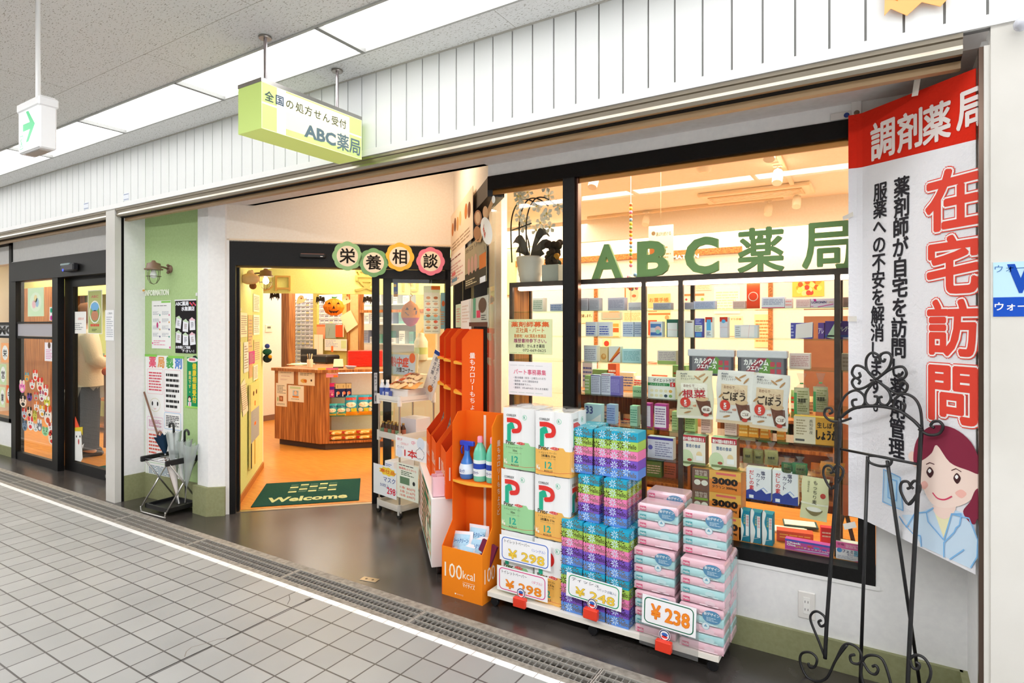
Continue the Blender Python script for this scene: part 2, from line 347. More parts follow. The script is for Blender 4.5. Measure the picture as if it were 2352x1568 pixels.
# --- corridor ceiling, cut round the light panels
c = MB(M_CEIL); c.box(XL, XR, 2.275, 2.49, 2.95, 3.05); c.box(XL, XR, -.10, 1.95, 2.95, 3.05); c.box(XL, XR, -2.6, -.42, 2.95, 3.05)
S('ceiling', c)
S('wall_left', MB(mottled('corridor_end', '#a8a49c', '#b4b0a8', 2, .8, .2)).box(XL - .1, XL, -2.7, 2.9, 0, 3.05))
S('wall_back', MB(mottled('opposite_wall', '#8f8b84', '#a09c95', 2, .8, .2)).box(XL, XR, -2.75, -2.6, 0, 3.05))
M_PANEL = glow('opal_panel', '#ffffff', 3.9); M_PANEL2 = glow('opal_panel_far', '#ffffff', 21.)
k = 0
for y0, y1 in ((1.955, 2.27), (-.415, -.105)):
    x = 2.65
    while x > XL + 1:
        t = thing('ceiling_light', 'opal ceiling light panel, one of the bright row along the corridor', 'ceiling light', TR(x, y0, 2.95), 'corridor ceiling light panels')
        MB(M_PANEL if y0 > 0 else M_PANEL2).box(-1.235, 0, .004, y1 - y0 - .004, .012, .02).build('diffuser', t)
        f = MB(SATIN); f.box(-1.25, .0, -.008, .006, -.008, .05, '#b4b4b0'); f.box(-1.25, 0, y1 - y0 - .006, y1 - y0 + .008, -.008, .05, '#b4b4b0'); f.box(-1.256, -1.229, 0, y1 - y0, -.012, .03, '#8f8f8c')
        f.build('frame', t); x -= 1.25
# --- drain grating: steel panels about one metre long
g = MB(SATIN); L = .995
for y in (2.277, 2.3225, 2.371, 2.4175): g.box(-L, 0, y - .0018, y + .0018, -.012, .0, '#a9a59e')
n = 35
for i in range(n): xx = -L + (i + .5) * L / n; g.box(xx - .0009, xx + .0009, 2.277, 2.4175, -.009, -.0015, '#9d9a94')
for xx in (-L, -.004): g.box(xx, xx + .004, 2.277, 2.4175, -.025, 0, '#b9b4ac')
x0 = onZ(981, 1400, 0).x + 3.0
first = None
for i in range(14):
    M = TR(x0 - i * 1.0, 0, 0)
    if first is None: first = g.build('drain_grate', None, M, 'steel drain grating panel in the channel between corridor tiles and dark floor', 'drain grate', 'drain grating panels')
    else: copy_tree(first, M)
# worn joint and cracks in the corridor tiles
cr_ = MB(MATTE)
def crack(pts, w, c='#3d3a38'):
    P = [onZ(u, v, 0) for u, v in pts]
    for a, b_ in zip(P, P[1:]):
        d_ = (b_ - a).normalized(); n_ = Vector((-d_.y, d_.x, 0)) * w / 2; cr_.quad(*[(q.x, q.y, .0006) for q in (a - n_, b_ - n_, b_ + n_, a + n_)], col=c)
crack([(335, 1554), (486, 1483)], .006, '#1f1d1c'); crack([(520, 1467), (660, 1399), (716, 1374)], .0055, '#2b2826'); crack([(424, 1508), (428, 1496), (440, 1486), (470, 1478), (500, 1468), (520, 1465)], .004, '#8a847c'); crack([(664, 1366), (666, 1376), (660, 1388)], .003, '#5a544e'); crack([(700, 1378), (714, 1374)], .02, '#77706a')
S('floor_crack', cr_)
# --- fascia of white planks over the shop fronts
f = MB(SATIN); f.box(XL, XR, 2.498, 2.52, 2.476, 2.95, '#8a8987')
S('wall_fascia', f)
pl = MB(MATTE); x = XR
xs0 = onY(1902, 128, 2.49).x; pw = (onY(1985, 109, 2.49).x - xs0)
x = xs0 + pw * 14
while x > -13:
    pl.box(x - pw + .008, x, 2.49, 2.50, 2.515, 2.945, '#eceeed'); x -= pw
S('wall_planks', pl)
S('trim_4', MB(SATIN).box(XL, XR, 2.484, 2.52, 2.478, 2.516, '#f1f1f0'))
S('trim_5', MB(SATIN).box(XL, XR, 2.48, 2.50, 2.945, 2.955, '#bdb9b0'))
# shutter guide rail: rolled steel lip under the planks, with a dark slot
rl = MB(METAL)
prof = [(2.492, 2.478), (2.492, 2.462), (2.500, 2.458), (2.503, 2.44), (2.497, 2.425), (2.508, 2.412), (2.53, 2.412), (2.53, 2.478)]
def extr(mb, prof, x0, x1, col, fin=None):
    n = len(prof); mb.add([(x0, y, z) for y, z in prof] + [(x1, y, z) for y, z in prof], [tuple(range(n)), tuple(range(n, 2 * n))[::-1]] + [(i, n + i, n + (i + 1) % n, (i + 1) % n) for i in range(n)], col, fin)
extr(rl, prof, XL, .22, '#aca394')
S('trim_6', rl)
S('trim_7', MB(MATTE).box(XL, .22, 2.532, 2.565, 2.41, 2.47, '#1d1a17'))
rl = MB(METAL); extr(rl, [(2.567, 2.412), (2.567, 2.385), (2.60, 2.385), (2.60, 2.47), (2.575, 2.47)], XL, .22, '#b3936c', SATIN); S('trim_8', rl)
# --- soffit of the shop front, and the higher ceiling inside the entrance
SO = 2.455
s_ = MB(M_SOFFIT); s_.box(-5.52, .3, 2.60, 2.96, SO, SO + .1); S('ceiling_soffit', s_)
S('ceiling_alcove', MB(M_SOFFIT).prism([(-4.9, 2.96), (-1.9, 2.96), (-1.9, 4.3), (-4.9, 4.3)], 2.9, 2.95))
S('wall_beam', MB(M_SOFFIT).prism([(-4.55, 2.92), (-2.02, 2.92), (-2.02, 2.96), (-4.55, 2.96)], SO, 2.95))
# --- pillars
p = MB(M_PILLAR); p.box(-5.653, -5.50, 2.49, 2.54, 0, 2.48); p.box(-5.70, -5.52, 2.54, 2.76, 0, 2.48); S('wall_pillar_left', p)
S('trim_9', MB(MATTE).box(-5.515, -5.497, 2.542, 2.56, 0, 2.42, '#0c0b0b'))
p = MB(M_PILLAR); p.box(.292, 3.2, 2.49, 3.1, 0, 2.478); S('wall_pillar_right', p)
S('trim_10', MB(METAL).box(.262, .275, 2.50, 2.525, 0, 2.42, '#6b5a50'))
S('trim_11', MB(M_PILLAR).box(.275, .292, 2.495, 2.53, 0, 2.42))
# --- niche left of the entrance
DA = math.atan(.0614)                      # the green wall is not quite square to the corridor
nw = MB(M_WALLW); nw.box(-5.56, -5.50, 2.56, 2.74, 0, SO); S('wall_niche_side', nw)
nx0, ny0 = -5.505, 2.732
def nic(x): return ny0 + (x - nx0) * math.tan(DA)
S('wall_niche', MB(M_GREEN).prism([(-5.52, nic(-5.52)), (-4.655, nic(-4.655)), (-4.655, 2.86), (-5.52, 2.86)], 0, SO))
col_ = MB(M_WALLW); col_.prism([(-4.66, 2.715), (-4.515, 2.715), (-4.425, 2.80), (-4.425, 2.87), (-4.66, 2.87)], 0, SO); S('wall_column', col_)
ob = MB(M_OLIVE); ob.box(-5.50, -5.488, 2.56, 2.74, 0, .215); ob.prism([(-5.50, nic(-5.5) - .012), (-4.66, nic(-4.66) - .012), (-4.66, nic(-4.66) + .01), (-5.50, nic(-5.5) + .01)], 0, .21)
S('baseboard_niche', ob)
S('baseboard_column', MB(M_OLIVE).prism([(-4.69, 2.69), (-4.505, 2.69), (-4.405, 2.785), (-4.44, 2.82), (-4.69, 2.80)], 0, .225))
# --- 45 degree wall of the entrance: y = x + K
K = 7.24; DP = (-4.40, 2.84); A45 = pi / 4
def dM(t, z, out=0.): return wallM((DP[0] + (t + out) * math.cos(A45), DP[1] + (t - out) * math.sin(A45), z), A45)   # t metres along the door wall from the left jamb
def dt(u, v, out=0.):
    q = onL(u, v, (DP[0] + out * math.cos(A45), DP[1] - out * math.sin(A45)), A45); return ((q.x - DP[0]) * math.cos(A45) + (q.y - DP[1]) * math.sin(A45), q.z)
E_T = 1.78                                 # length of that wall
uw = MB(M_CREAM); uw.box(-.06, E_T, 2.165, 2.95, -.15, 0); S('wall_over_door', uw, None, dM(0, 0) @ Matrix())
def yv(v, Y, u): return onY(u, v, Y).z
# ================================================================ left shop front (plane Y = 2.74)
YL = 2.74
w = MB(M_WALLW); w.box(XL, -6.0, YL, YL + .1, 2.20, SO + .1); w.box(XL, -8.38, YL, YL + .1, 0, .40); w.box(-6.26, -5.55, YL + .04, YL + .14, 0, 2.2); S('wall_left_shop', w)
S('trim_12', MB(SATIN).box(-8.38, -5.7, YL - .012, YL, 2.196, 2.208, '#f5f5f5'))
S('baseboard_left', MB(M_OLIVE).box(XL, -8.38, YL - .012, YL, 0, .11))
S('ceiling_left_soffit', MB(M_SOFFIT).box(XL, -5.6, 2.60, YL + .1, SO, SO + .1))
wn = MB(M_BLACK)
for x0_, x1_, z0_, z1_ in ((XL, -8.38, 2.40, 2.445), (-8.45, -8.38, .39, 2.445), (XL, -8.38, .39, .435), (XL, -8.45, 1.50, 1.53), (XL, -8.45, 1.35, 1.375)): wn.box(x0_, x1_, YL - .015, YL + .07, z0_, z1_)
W2 = S('window_2', wn)
S('pane', MB(GLASS).box(XL, -8.45, YL + .02, YL + .026, .435, 2.40), W2)
mm_ = MB(SATIN); mm_.push(wallM((-10.0, YL + .015, 1.385))); mm_.rect(0, 1.55, -.01, .115, '#d9d9dc', 1); mm_.text('NMC', .95, .005, .105, '#161616', 3, .62, 'l', .06); mm_.pop()
S('lettering_band', mm_, W2)
# automatic door: transom, fixed leaf, sliding leaf
d = MB(M_BLACK); d.box(-8.37, -5.72, YL - .03, YL + .1, 1.985, 2.2)
d.box(-8.37, -8.25, YL - .02, YL + .06, 0, 1.985); d.box(-7.32, -7.19, YL - .02, YL + .04, 0, 1.985); d.box(-8.25, -7.32, YL - .01, YL + .03, 0, .085); d.box(-8.25, -7.32, YL - .01, YL + .03, 1.35, 1.375); d.box(-8.25, -7.32, YL - .01, YL + .03, 1.515, 1.535)
D1 = S('door_1', d)
S('pane', MB(GLASS).box(-8.25, -7.32, YL + .005, YL + .011, .085, 1.985), D1)
S('frosted_band', MB(PLASTIC).box(-8.24, -7.33, YL - .002, YL + .004, 1.378, 1.512, '#b4b1b8'), D1)
d = MB(M_BLACK); ys = YL + .06
d.box(-7.24, -7.05, ys, ys + .045, 0, 1.985); d.box(-7.05, -5.7, ys, ys + .045, 1.89, 1.985); d.box(-7.05, -5.7, ys, ys + .045, 0, .10); d.box(-5.85, -5.7, ys, ys + .045, 0, 1.985)
D2 = S('door_2', d)
S('pane', MB(GLASS).box(-7.05, -5.85, ys + .02, ys + .026, .10, 1.89), D2)
lk = MB(METAL); lk.push(wallM((-6.33, ys - .002, .05))); lk.lathe([(.0, .012), (.018, .01), (.02, 0)][::-1], 0, 0, '#c9c7c2'); lk.pop(); S('lock', lk, D2)
se = MB(SATIN); se.push(wallM((-6.96, YL - .03, 2.03))); se.box(0, .27, 0, .075, 0, .055, '#202026', None, .012); se.box(.0, .19, .055, .078, .0, .058, '#8fa3a5', None, .006); se.pop()
t = thing('door_sensor', 'slim black and silver sensor over the left shop automatic door', 'sensor'); se.build('housing', t)
MB(glow('blue_led', '#2030ff', 6)).push(wallM((-6.9, YL - .086, 2.042))).disc(0, 0, .012, '#2030ff').build('indicator_light', t)
# ================================================================ main entrance, 45 degree wall
d = MB(M_BLACK); d.box(-.017, 1.74, 1.975, 2.172, -.12, 0); d.box(-.017, .028, .0, 1.975, -.12, 0); d.box(.028, .045, 0, 1.975, -.1, -.06)
D3 = S('door_3', d, None, dM(0, 0) @ Matrix())
S('door_track', MB(METAL).box(.028, 1.72, 1.962, 1.975, -.075, -.055, '#a98a55'), D3)
S('threshold', MB(METAL).box(.0, 1.74, -.002, .004, -.075, -.03, '#cdbca0'), D3)
S('trim_13', MB(SATIN).box(-.035, -.017, 0, 2.19, -.1, .004, '#efedeb'), None, dM(0, 0) @ Matrix())
S('trim_14', MB(SATIN).box(-.035, 1.75, 2.172, 2.186, -.1, .004, '#f1ddc2'), None, dM(0, 0) @ Matrix())
d = MB(M_BLACK); d.box(1.083, 1.145, .0, 1.965, -.06, -.02); d.box(1.145, 1.72, 0, .09, -.06, -.02); d.box(1.145, 1.72, 1.89, 1.965, -.06, -.02)
D4 = S('door_4', d, None, dM(0, 0) @ Matrix())
hp = MB(SATIN); hp.rect(1.10, 1.128, .84, 1.10, '#c9cdd4', 1); hp.frame(1.10, 1.128, .84, 1.10, .002, '#8a8f99', 2)
for i_, ch in enumerate('自動ドア'): hp.text(ch, 1.114, 1.07 - i_ * .028, .02, '#1d2130', 2, None, 'c', .01)
hp.text('開', 1.114, .93, .02, '#1d2130', 2, None, 'c', .01); hp.rect(1.109, 1.119, .86, .91, '#555b66', 2)
hp.push(Matrix.Translation((0, 0, -.019))); hp.pop()
S('push_plate', hp, D4, Matrix.Translation((0, 0, -.019)))
S('pane', MB(GLASS).box(1.145, 1.70, .09, 1.89, -.043, -.037), D4)
d = MB(M_BLACK); d.box(1.175, 1.245, 0, 1.975, -.1, -.075); d.box(1.245, 1.74, 1.86, 1.975, -.1, -.075); d.box(1.245, 1.74, 0, .06, -.1, -.075); d.box(1.70, 1.745, 0, 1.975, -.11, -.02)
W3 = S('window_3', d, None, dM(0, 0) @ Matrix())
S('pane', MB(GLASS).box(1.245, 1.70, .06, 1.86, -.09, -.084), W3)
sn = MB(SATIN); sn.box(0, .20, 0, .035, 0, .04, '#141416', None, .006); sn.rect(.01, .19, .028, .033, '#8a5a4a', 101); sn.rect(.16, .18, .008, .014, '#e8e8e8', 101)
tag(sn.build('door_sensor', None, dM(.515, 2.045)), 'slim black motion sensor over the open entrance door', 'sensor')
# ================================================================ return wall: from the window corner back to the door wall
AR = -pi / 4; CR = (-2.02, 2.96)
def rM(t, z, out=0.): return wallM((CR[0] - t * math.cos(AR) + out * math.sin(AR), CR[1] - t * math.sin(AR) - out * math.cos(AR), z), AR)
r_ = MB(M_CREAM); r_.box(-1.63, 0, 2.385, 2.95, -.12, 0); r_.box(-1.63, -.615, 2.06, 2.39, -.12, 0); S('wall_return', r_, None, rM(0, 0))
r_ = MB(M_BLACK); r_.box(-.60, 0, 2.27, 2.385, -.10, 0.003); r_.box(-.615, -.50, .36, 2.385, -.10, .004); r_.box(-1.6, -.6, 1.95, 2.06, -.1, .004); r_.box(-1.6, -1.52, .36, 1.97, -.1, .004); r_.box(-1.6, 0, .36, .44, -.1, .004); r_.box(-1.05, -1.0, .36, 1.97, -.1, .004)
W4 = S('window_4', r_, None, rM(0, 0))
S('pane', MB(GLASS).box(-1.6, -.012, .44, 2.30, -.05, -.042), W4)
S('wall_return_base', MB(M_WALLW).box(-1.6, 0, 0, .36, -.12, 0), None, rM(0, 0))
# ================================================================ big front window
YW = 2.96
w = MB(M_WALLW); w.box(-2.10, .275, YW, YW + .09, 0, .395); w.box(-.035, .275, YW, YW + .09, .395, 2.39); w.box(-2.02, .275, YW, YW + .09, 2.39, SO)
w.box(.275, .292, 2.55, YW + .09, 0, SO)
S('wall_window', w)
S('baseboard_window', MB(M_OLIVE).box(-2.08, .26, YW - .02, YW, 0, .13)); S('baseboard_return', MB(M_OLIVE).box(.25, .275, 2.56, YW, 0, .13))
fr = MB(M_BLACK); fr.box(-2.02, -.037, YW - .006, YW + .08, 2.31, 2.388); fr.box(-2.02, -.037, YW - .006, YW + .08, .395, .452)
fr.box(-.10, -.037, YW - .006, YW + .08, .452, 2.31); fr.box(-1.515, -1.445, YW - .008, YW + .08, .452, 2.31)
W1 = S('window_1', fr)
S('bead', MB(METAL).box(-1.445, -.10, YW + .02, YW + .03, 2.28, 2.31, '#8f6438').box(-2.0, -1.515, YW + .02, YW + .03, 2.28, 2.31, '#8f6438').box(-1.445, -1.43, YW + .01, YW + .05, .452, 2.31, '#5d4034'), W1)
S('pane', MB(GLASS).box(-1.44, -.10, YW + .035, YW + .043, .452, 2.28), W1)
S('pane', MB(GLASS).box(-2.02, -1.515, YW + .035, YW + .043, .452, 2.28), W1)
S('trim_15', MB(SATIN).box(-2.06, -.02, YW - .006, YW, .378, .395, '#f4f4f3'))
# ================================================================ inside of the shop
CI = 2.66
S('ceiling_shop', MB(M_CREAM).prism([(-13, 2.86), (-5.4, 2.86), (-4.5, 2.96), (-3.15, 4.3), (-2.0, 3.06), (.75, 3.06), (.75, 7.2), (-13, 7.2)], CI, CI + .05))
S('wall_far', MB(M_CREAM).box(-13, .75, 7.0, 7.1, 0, CI))
S('wall_far_pelmet', MB(M_CREAM).box(-5.0, .75, 6.05, 6.12, 2.42, CI))
S('wall_shop_right', MB(M_CREAM).box(.65, .75, 3.05, 7.0, 0, CI))
S('wall_behind_window', MB(M_CREAM).box(-5.2, .70, 6.35, 6.42, 0, CI))
S('wall_inner_stub', MB(M_CREAM).prism([(-2.62, 3.72), (-2.42, 3.72), (-2.42, 3.8), (-2.62, 3.8)], 0, CI))
gw = MB(M_YGREEN); gw.prism([(-4.47, 2.915), (-5.56, 3.94), (-5.64, 3.88), (-4.52, 2.85)], 0, CI); S('wall_inside_green', gw)
S('trim_16', MB(SATIN).prism([(-5.56, 3.935), (-5.62, 3.99), (-5.69, 3.93), (-5.64, 3.88)], 0, CI, '#fff3dd'))
S('baseboard_inside', MB(SATIN).prism([(-4.46, 2.925), (-5.55, 3.95), (-5.565, 3.935), (-4.475, 2.91)], 0, .06, '#a8672c'))
S('wall_cream_left', MB(M_CREAM).box(-8.35, -8.2, 4.6, 6.15, 0, CI)); S('baseboard_cream', MB(SATIN).box(-8.2, -8.185, 4.6, 6.15, 0, .09, '#8d6a58'))
S('wall_left_back', MB(M_YGREEN).box(-13, -8.2, 4.6, 4.7, 0, CI))
S('wall_left_end', MB(M_CREAM).box(-13.1, -13, 2.86, 4.7, 0, CI))
# ================================================================ measuring on any plane: pixel -> local x,y of matrix M (z = 0)
def pix(u, v, M):
    Mi = M.inverted(); o = Mi @ Vector((0, 0, CH)); q = Mi @ (Vector((0, 0, CH)) + Vector(ray(u, v))); d = q - o; t = -o.z / d.z
    return (o.x + d.x * t, o.y + d.y * t)
def pixs(pts, M): return [pix(u, v, M) for u, v in pts]
def smooth(pts, n=6, closed=False):          # Catmull-Rom through points
    P = [Vector(p) for p in pts]; m = len(P); out = []
    rng = range(m if closed else m - 1)
    for i in rng:
        if closed: a, b, c, d = P[(i - 1) % m], P[i], P[(i + 1) % m], P[(i + 2) % m]
        else: a, b, c, d = P[max(i - 1, 0)], P[i], P[i + 1], P[min(i + 2, m - 1)]
        for k in range(n):
            t = k / n; out.append(tuple(.5 * ((2 * b) + (c - a) * t + (2 * a - 5 * b + 4 * c - d) * t * t + (3 * b - a - 3 * c + d) * t ** 3)))
    if not closed: out.append(tuple(P[-1]))
    return out
def bez(pts): return smooth(pts, 5, True)
# ---------------------------------------------------------------- projecting lightbox sign
X1, X0_, yn, yf, zb, zt = -2.553, -2.737, 1.802, 2.451, 2.449, 2.675
PG = printed_glow('backlit_print', .30)
t = thing('hanging_sign', 'long yellow-green lightbox sign hung from the ceiling on two steel rods', 'sign', TR(-2.645, 2.1, 2.95))
Lx = TR(2.645, -2.1, -2.95)
bx = MB(PG); bx.box(X0_, X1, yn, yf, zb, zt, '#c6de7c'); bx.build('lightbox', t, Lx)
MB(METAL).box(X0_ - .002, X1 + .002, yn - .002, yf + .002, zt, zt + .02, '#a9a6a2').build('top_cap', t, Lx)
FM = wallM((X1, yn, zb), pi / 2)
fc = MB(PG); w_, h_ = yf - yn, zt - zb
def fx(u): return pix(u, 260, FM)[0]
a1, a2 = fx(635.5), fx(656.2)
fc.rect(0, w_, 0, h_, '#cfe48c', 1); fc.rect(0, w_, h_ * .54, h_ * .58, '#f4f8e8', 2); fc.rect(a1, a2, 0, h_, '#eef4f2', 3); fc.rect(a2, w_ * .86, .035, h_ * .54, '#f7f2cf', 2); fc.rect(a2, w_ * .86, h_ * .58, h_ - .01, '#f9efd6', 2); fc.frame(0, w_, 0, h_, .003, '#f0f8d0', 4)
FZ = .128
for ch, u0, cc, b_ in (('全', 618, '#33484e', .02), ('国', 642, '#2c3f58', .02), ('の', 665, '#3f4a2a', .01), ('処', 688, '#444e2a', .01), ('方', 708, '#444e2a', .01), ('せ', 729, '#444e2a', .01), ('ん', 749, '#444e2a', .01), ('受', 769, '#444e2a', .01), ('付', 787, '#444e2a', .01)):
    fc.text(ch, fx(u0), h_ * .63, .046, cc, 5, None, 'c', b_)
e0 = fx(698)
fc.text('ABC', e0, .025, .078, '#5a7078', 5, fx(771) - e0, 'l', .04); e1 = fx(774)
fc.text('薬局', e1, .02, .085, '#5a7078', 5, w_ - .012 - e1, 'l', .02)
fc.build('sign_face', t, Lx @ FM)
for y in (1.889, 2.354):
    r = MB(METAL); r.cyl(-2.645, y, zt + .02, 2.948, .0085, '#b7aeb0'); r.build('rod', t, Lx)
    MB(METAL).lathe([(.03, 2.938), (.032, 2.942), (.03, 2.95)], -2.645, y, '#9c9690').build('flange', t, Lx)
# ---------------------------------------------------------------- emergency exit arrow sign
t = thing('exit_sign', 'white boxed emergency sign with a green arrow hanging on a white rod', 'sign', TR(-3.07, 1.09, 2.95))
Lx = TR(3.07, -1.09, -2.95)
MB(PLASTIC).cyl(-3.07, 1.09, 2.42, 2.95, .009, '#ececec').build('rod', t, Lx)
b_ = MB(PLASTIC); b_.box(-3.178, -2.965, 1.058, 1.12, 2.235, 2.455, '#eeeeef', None, .006); b_.box(-3.183, -2.96, 1.052, 1.126, 2.41, 2.45, '#e9e9ea', None, .006); b_.build('housing', t, Lx)
FM = wallM((-3.172, 1.0575, 2.24), 0)
f_ = MB(printed_glow('exit_face_print', .2)); f_.rect(0, .2, 0, .175, '#fbfffd', 1); G_ = '#04b46c'
f_.poly([(.045, .085), (.115, .085), (.075, .035), (.10, .035), (.165, .10), (.10, .165), (.075, .165), (.115, .115), (.045, .115)][::1], G_, 2)
f_.frame(.012, .045, .012, .07, .003, G_, 2); f_.line([(.02, .02), (.03, .04), (.022, .05), (.034, .056)], .004, G_, 3); f_.line([(.03, .04), (.038, .022)], .004, G_, 3)
f_.build('sign_face', t, Lx @ FM)
MB(SATIN).box(-3.14, -3.0, 1.07, 1.11, 2.232, 2.236, '#b9afa4').build('label_plate', t, Lx)
# ---------------------------------------------------------------- paper pumpkin bunting, foil ball, water signs
FM = wallM((-.1, 2.47, 2.50), 0)
g = MB(PAPER); q = pixs([(2033, -30), (2031, 36), (2046, 20), (2083, 36), (2117, 5), (2160, 15), (2176, -2), (2180, -30)], FM); g.poly(q, '#fbbd77', 1); g.poly([(x, y - .0005) for x, y in q], '#f6a552', -2)
g.poly(pixs([(2046, -4), (2062, 3), (2062, -14)], FM), '#f07e1c', 3)
tag(g.build('paper_pumpkin', None, FM), 'orange paper pumpkin cut-out taped up on the white planks', 'decoration')
p0 = onY(2349, 49, 2.44); tag(MB(FOIL).ball(0, 0, 0, .021, '#c9cbd6', None, 14).build('foil_ball', None, TR(p0.x, 2.462, p0.z)), 'small silver ball hanging in front of the right pillar top', 'decoration')
FM = wallM((.29, 2.4895, .9), 0)
s_ = MB(GLOSS)
(x0, y1), (_, y0), (_, ym) = pix(2281, 603, FM), pix(2281, 727, FM), pix(2281, 683, FM)
x1 = x0 + .34; s_.box(x0, x1, y0, y1, -.001, .0015, '#bfe3f4'); s_.rect(x0, x1, y0, ym, '#0f4fc0', 5)
s_.text('ウォーター', x0 + .004, y1 - .033, .024, '#4d79b5', 6, None, 'l', .0); s_.text('W', x0 + .035, ym + .012, .105, '#0d4bb4', 6, None, 'l', .05, 0, None, 3, .8, 0.); s_.text('ater', x0 + .14, ym + .012, .08, '#0d4bb4', 6, None, 'l', .04)
s_.text('ウォーター', x0 + .004, y0 + .02, .026, '#ffffff', 7, None, 'l', .02)
tag(s_.build('water_sign', None, FM), 'light and dark blue water sign stuck on the right pillar', 'sign')
# ---------------------------------------------------------------- pharmacy banner, hung between the window wall and the right pillar
BP = (-.118, 2.925); BA = math.atan2(2.533 - 2.925, .252 + .118); BM = wallM((BP[0], BP[1], .0), BA)
def B(u, v): return pix(u, v, BM)
bw = math.hypot(.37, .392); g = MB(CLOTH)
NX, NY = 24, 40; RED = '#e0301e'
tl, tr, bl, br_ = B(1968, 262), B(2273, 140), B(1962, 1190), B(2272, 1335)
yr0, yr1 = B(1968, 385)[1], B(2272, 309)[1]
for side in (1, -1):
    for j in range(NY):
        for i in range(NX):
            def pt(i, j):
                a = i / NX; b = j / NY; x = a * bw; top = tl[1] * (1 - a) + tr[1] * a; mid = yr0 * (1 - a) + yr1 * a; bot = (bl[1] + .01) * (1 - a) + br_[1] * a
                y = top + (mid - top) * (b / .1) if b <= .1 else mid + (bot - mid) * (b - .1) / .9
                return (x, y, 0)
            q = [pt(i, j + 1), pt(i + 1, j + 1), pt(i + 1, j), pt(i, j)]
            if side < 0: q = [(x, y, -.0015) for x, y, z in q[::-1]]
            g.add(q, [(0, 1, 2, 3)], RED if j < 4 else '#f1f1f6', CLOTH, True)
cb = CLOTH
def bch(ch, u, v0, v1, col, l, bold, k=1.0, sx=.92):      # one character between pixel heights v0..v1
    a, b = B(u, v0), B(u, v1); h = a[1] - b[1]; g.text(ch, (a[0] + b[0]) / 2, b[1], h * k, col, l, None, 'c', bold, 0, PAPER, 3, sx)
for ch, u, v0, v1 in (('調', 2024, 277, 360), ('剤', 2086, 258, 340), ('薬', 2148, 238, 322), ('局', 2228, 200, 290)): bch(ch, u, v0, v1, '#f3e9e6', 4, .028, .98, .80)
for ch, v0, v1 in (('在', 380, 520), ('宅', 536, 670), ('訪', 682, 812), ('問', 830, 965)):
    for bo, c_, l in ((.085, '#e84a3a', 4), (.066, '#fdfdfd', 5), (.035, '#e84a3a', 6)): bch(ch, 2184, v0, v1, c_, l, bo, .92, 1.0)
for i, ch in enumerate('薬剤師が自宅を訪問し薬剤管理'): bch(ch, 2068 - i * .9, 407 + i * 46.2, 407 + (i + 1) * 46.2 - 3, '#26252c', 4, .03)
for i, ch in enumerate('服薬への不安を解消します。'): bch(ch, 2019 - i * .9, 420 + i * 40.5, 420 + (i + 1) * 40.5 - 2, '#26252c', 4, .025)
def bp(pts, c, l): g.poly(B_s(pts), c, l, PAPER)
def B_s(pts): return [B(u, v) for u, v in pts]
def bpoly(pts, c, l, sm=True): p = smooth([B(u, v) for u, v in pts], 4, True) if sm else B_s(pts); g.poly(p, c, l, PAPER)
# the drawn pharmacist: coat, neck, face, hair, tail
bpoly([(2115, 1568), (2110, 1240)], '#ffffff', 1, False) if 0 else None
bpoly([(2068, 1182), (2100, 1228), (2113, 1254), (2170, 1280), (2226, 1306), (2242, 1280), (2243, 1240), (2232, 1200), (2215, 1180), (2180, 1168), (2130, 1168), (2098, 1182)], '#cfe6fa', 3, False)
bpoly([(2142, 1172), (2185, 1172), (2166, 1240)], '#f4efc4', 4, False)
bpoly([(2142, 1160), (2190, 1160), (2186, 1180), (2166, 1192), (2146, 1180)], '#fbe0d4', 5)
bpoly([(2083, 1048), (2094, 1036), (2104, 1060), (2098, 1072)], '#fbe0d4', 4); bpoly([(2258, 1080), (2268, 1092), (2260, 1116), (2250, 1118)], '#fbe0d4', 4)
bpoly([(2105, 1040), (2118, 1018), (2160, 1000), (2225, 1028), (2252, 1080), (2250, 1110), (2225, 1150), (2180, 1166), (2140, 1158), (2118, 1120), (2106, 1080)], '#fde6da', 6)
bpoly([(2097, 1062), (2100, 1020), (2118, 990), (2148, 976), (2190, 984), (2228, 1015), (2248, 1060), (2248, 1088), (2222, 1080), (2180, 1062), (2150, 1022), (2138, 1040), (2118, 1056)], '#8b2c45', 7)
bpoly([(2238, 1126), (2250, 1124), (2260, 1160), (2254, 1196), (2246, 1200), (2242, 1192), (2236, 1204), (2222, 1196), (2210, 1174), (2226, 1152)], '#8b2c45', 7)
for cu, cv in ((2134, 1084), (2196, 1098)):
    bpoly([(cu - 8, cv), (cu, cv - 12), (cu + 9, cv), (cu + 1, cv + 13)], '#4a2a2c', 8); bpoly([(cu - 4, cv - 3), (cu, cv - 8), (cu + 4, cv - 3), (cu, cv + 2)], '#ffffff', 9)
g.line(B_s([(2126, 1066), (2134, 1062), (2144, 1066)]), .003, '#5a2f33', 8, PAPER); g.line(B_s([(2184, 1080), (2194, 1076), (2206, 1083)]), .003, '#5a2f33', 8, PAPER)
g.line(smooth(B_s([(2141, 1132), (2152, 1144), (2168, 1147), (2184, 1140)]), 4), .005, '#d8486a', 8, PAPER)
bpoly([(2192, 1132), (2206, 1124), (2218, 1134), (2206, 1144)], '#fbc2b6', 7); bpoly([(2112, 1112), (2122, 1104), (2130, 1114), (2120, 1124)], '#fbc2b6', 7)
BL = '#83bdee'
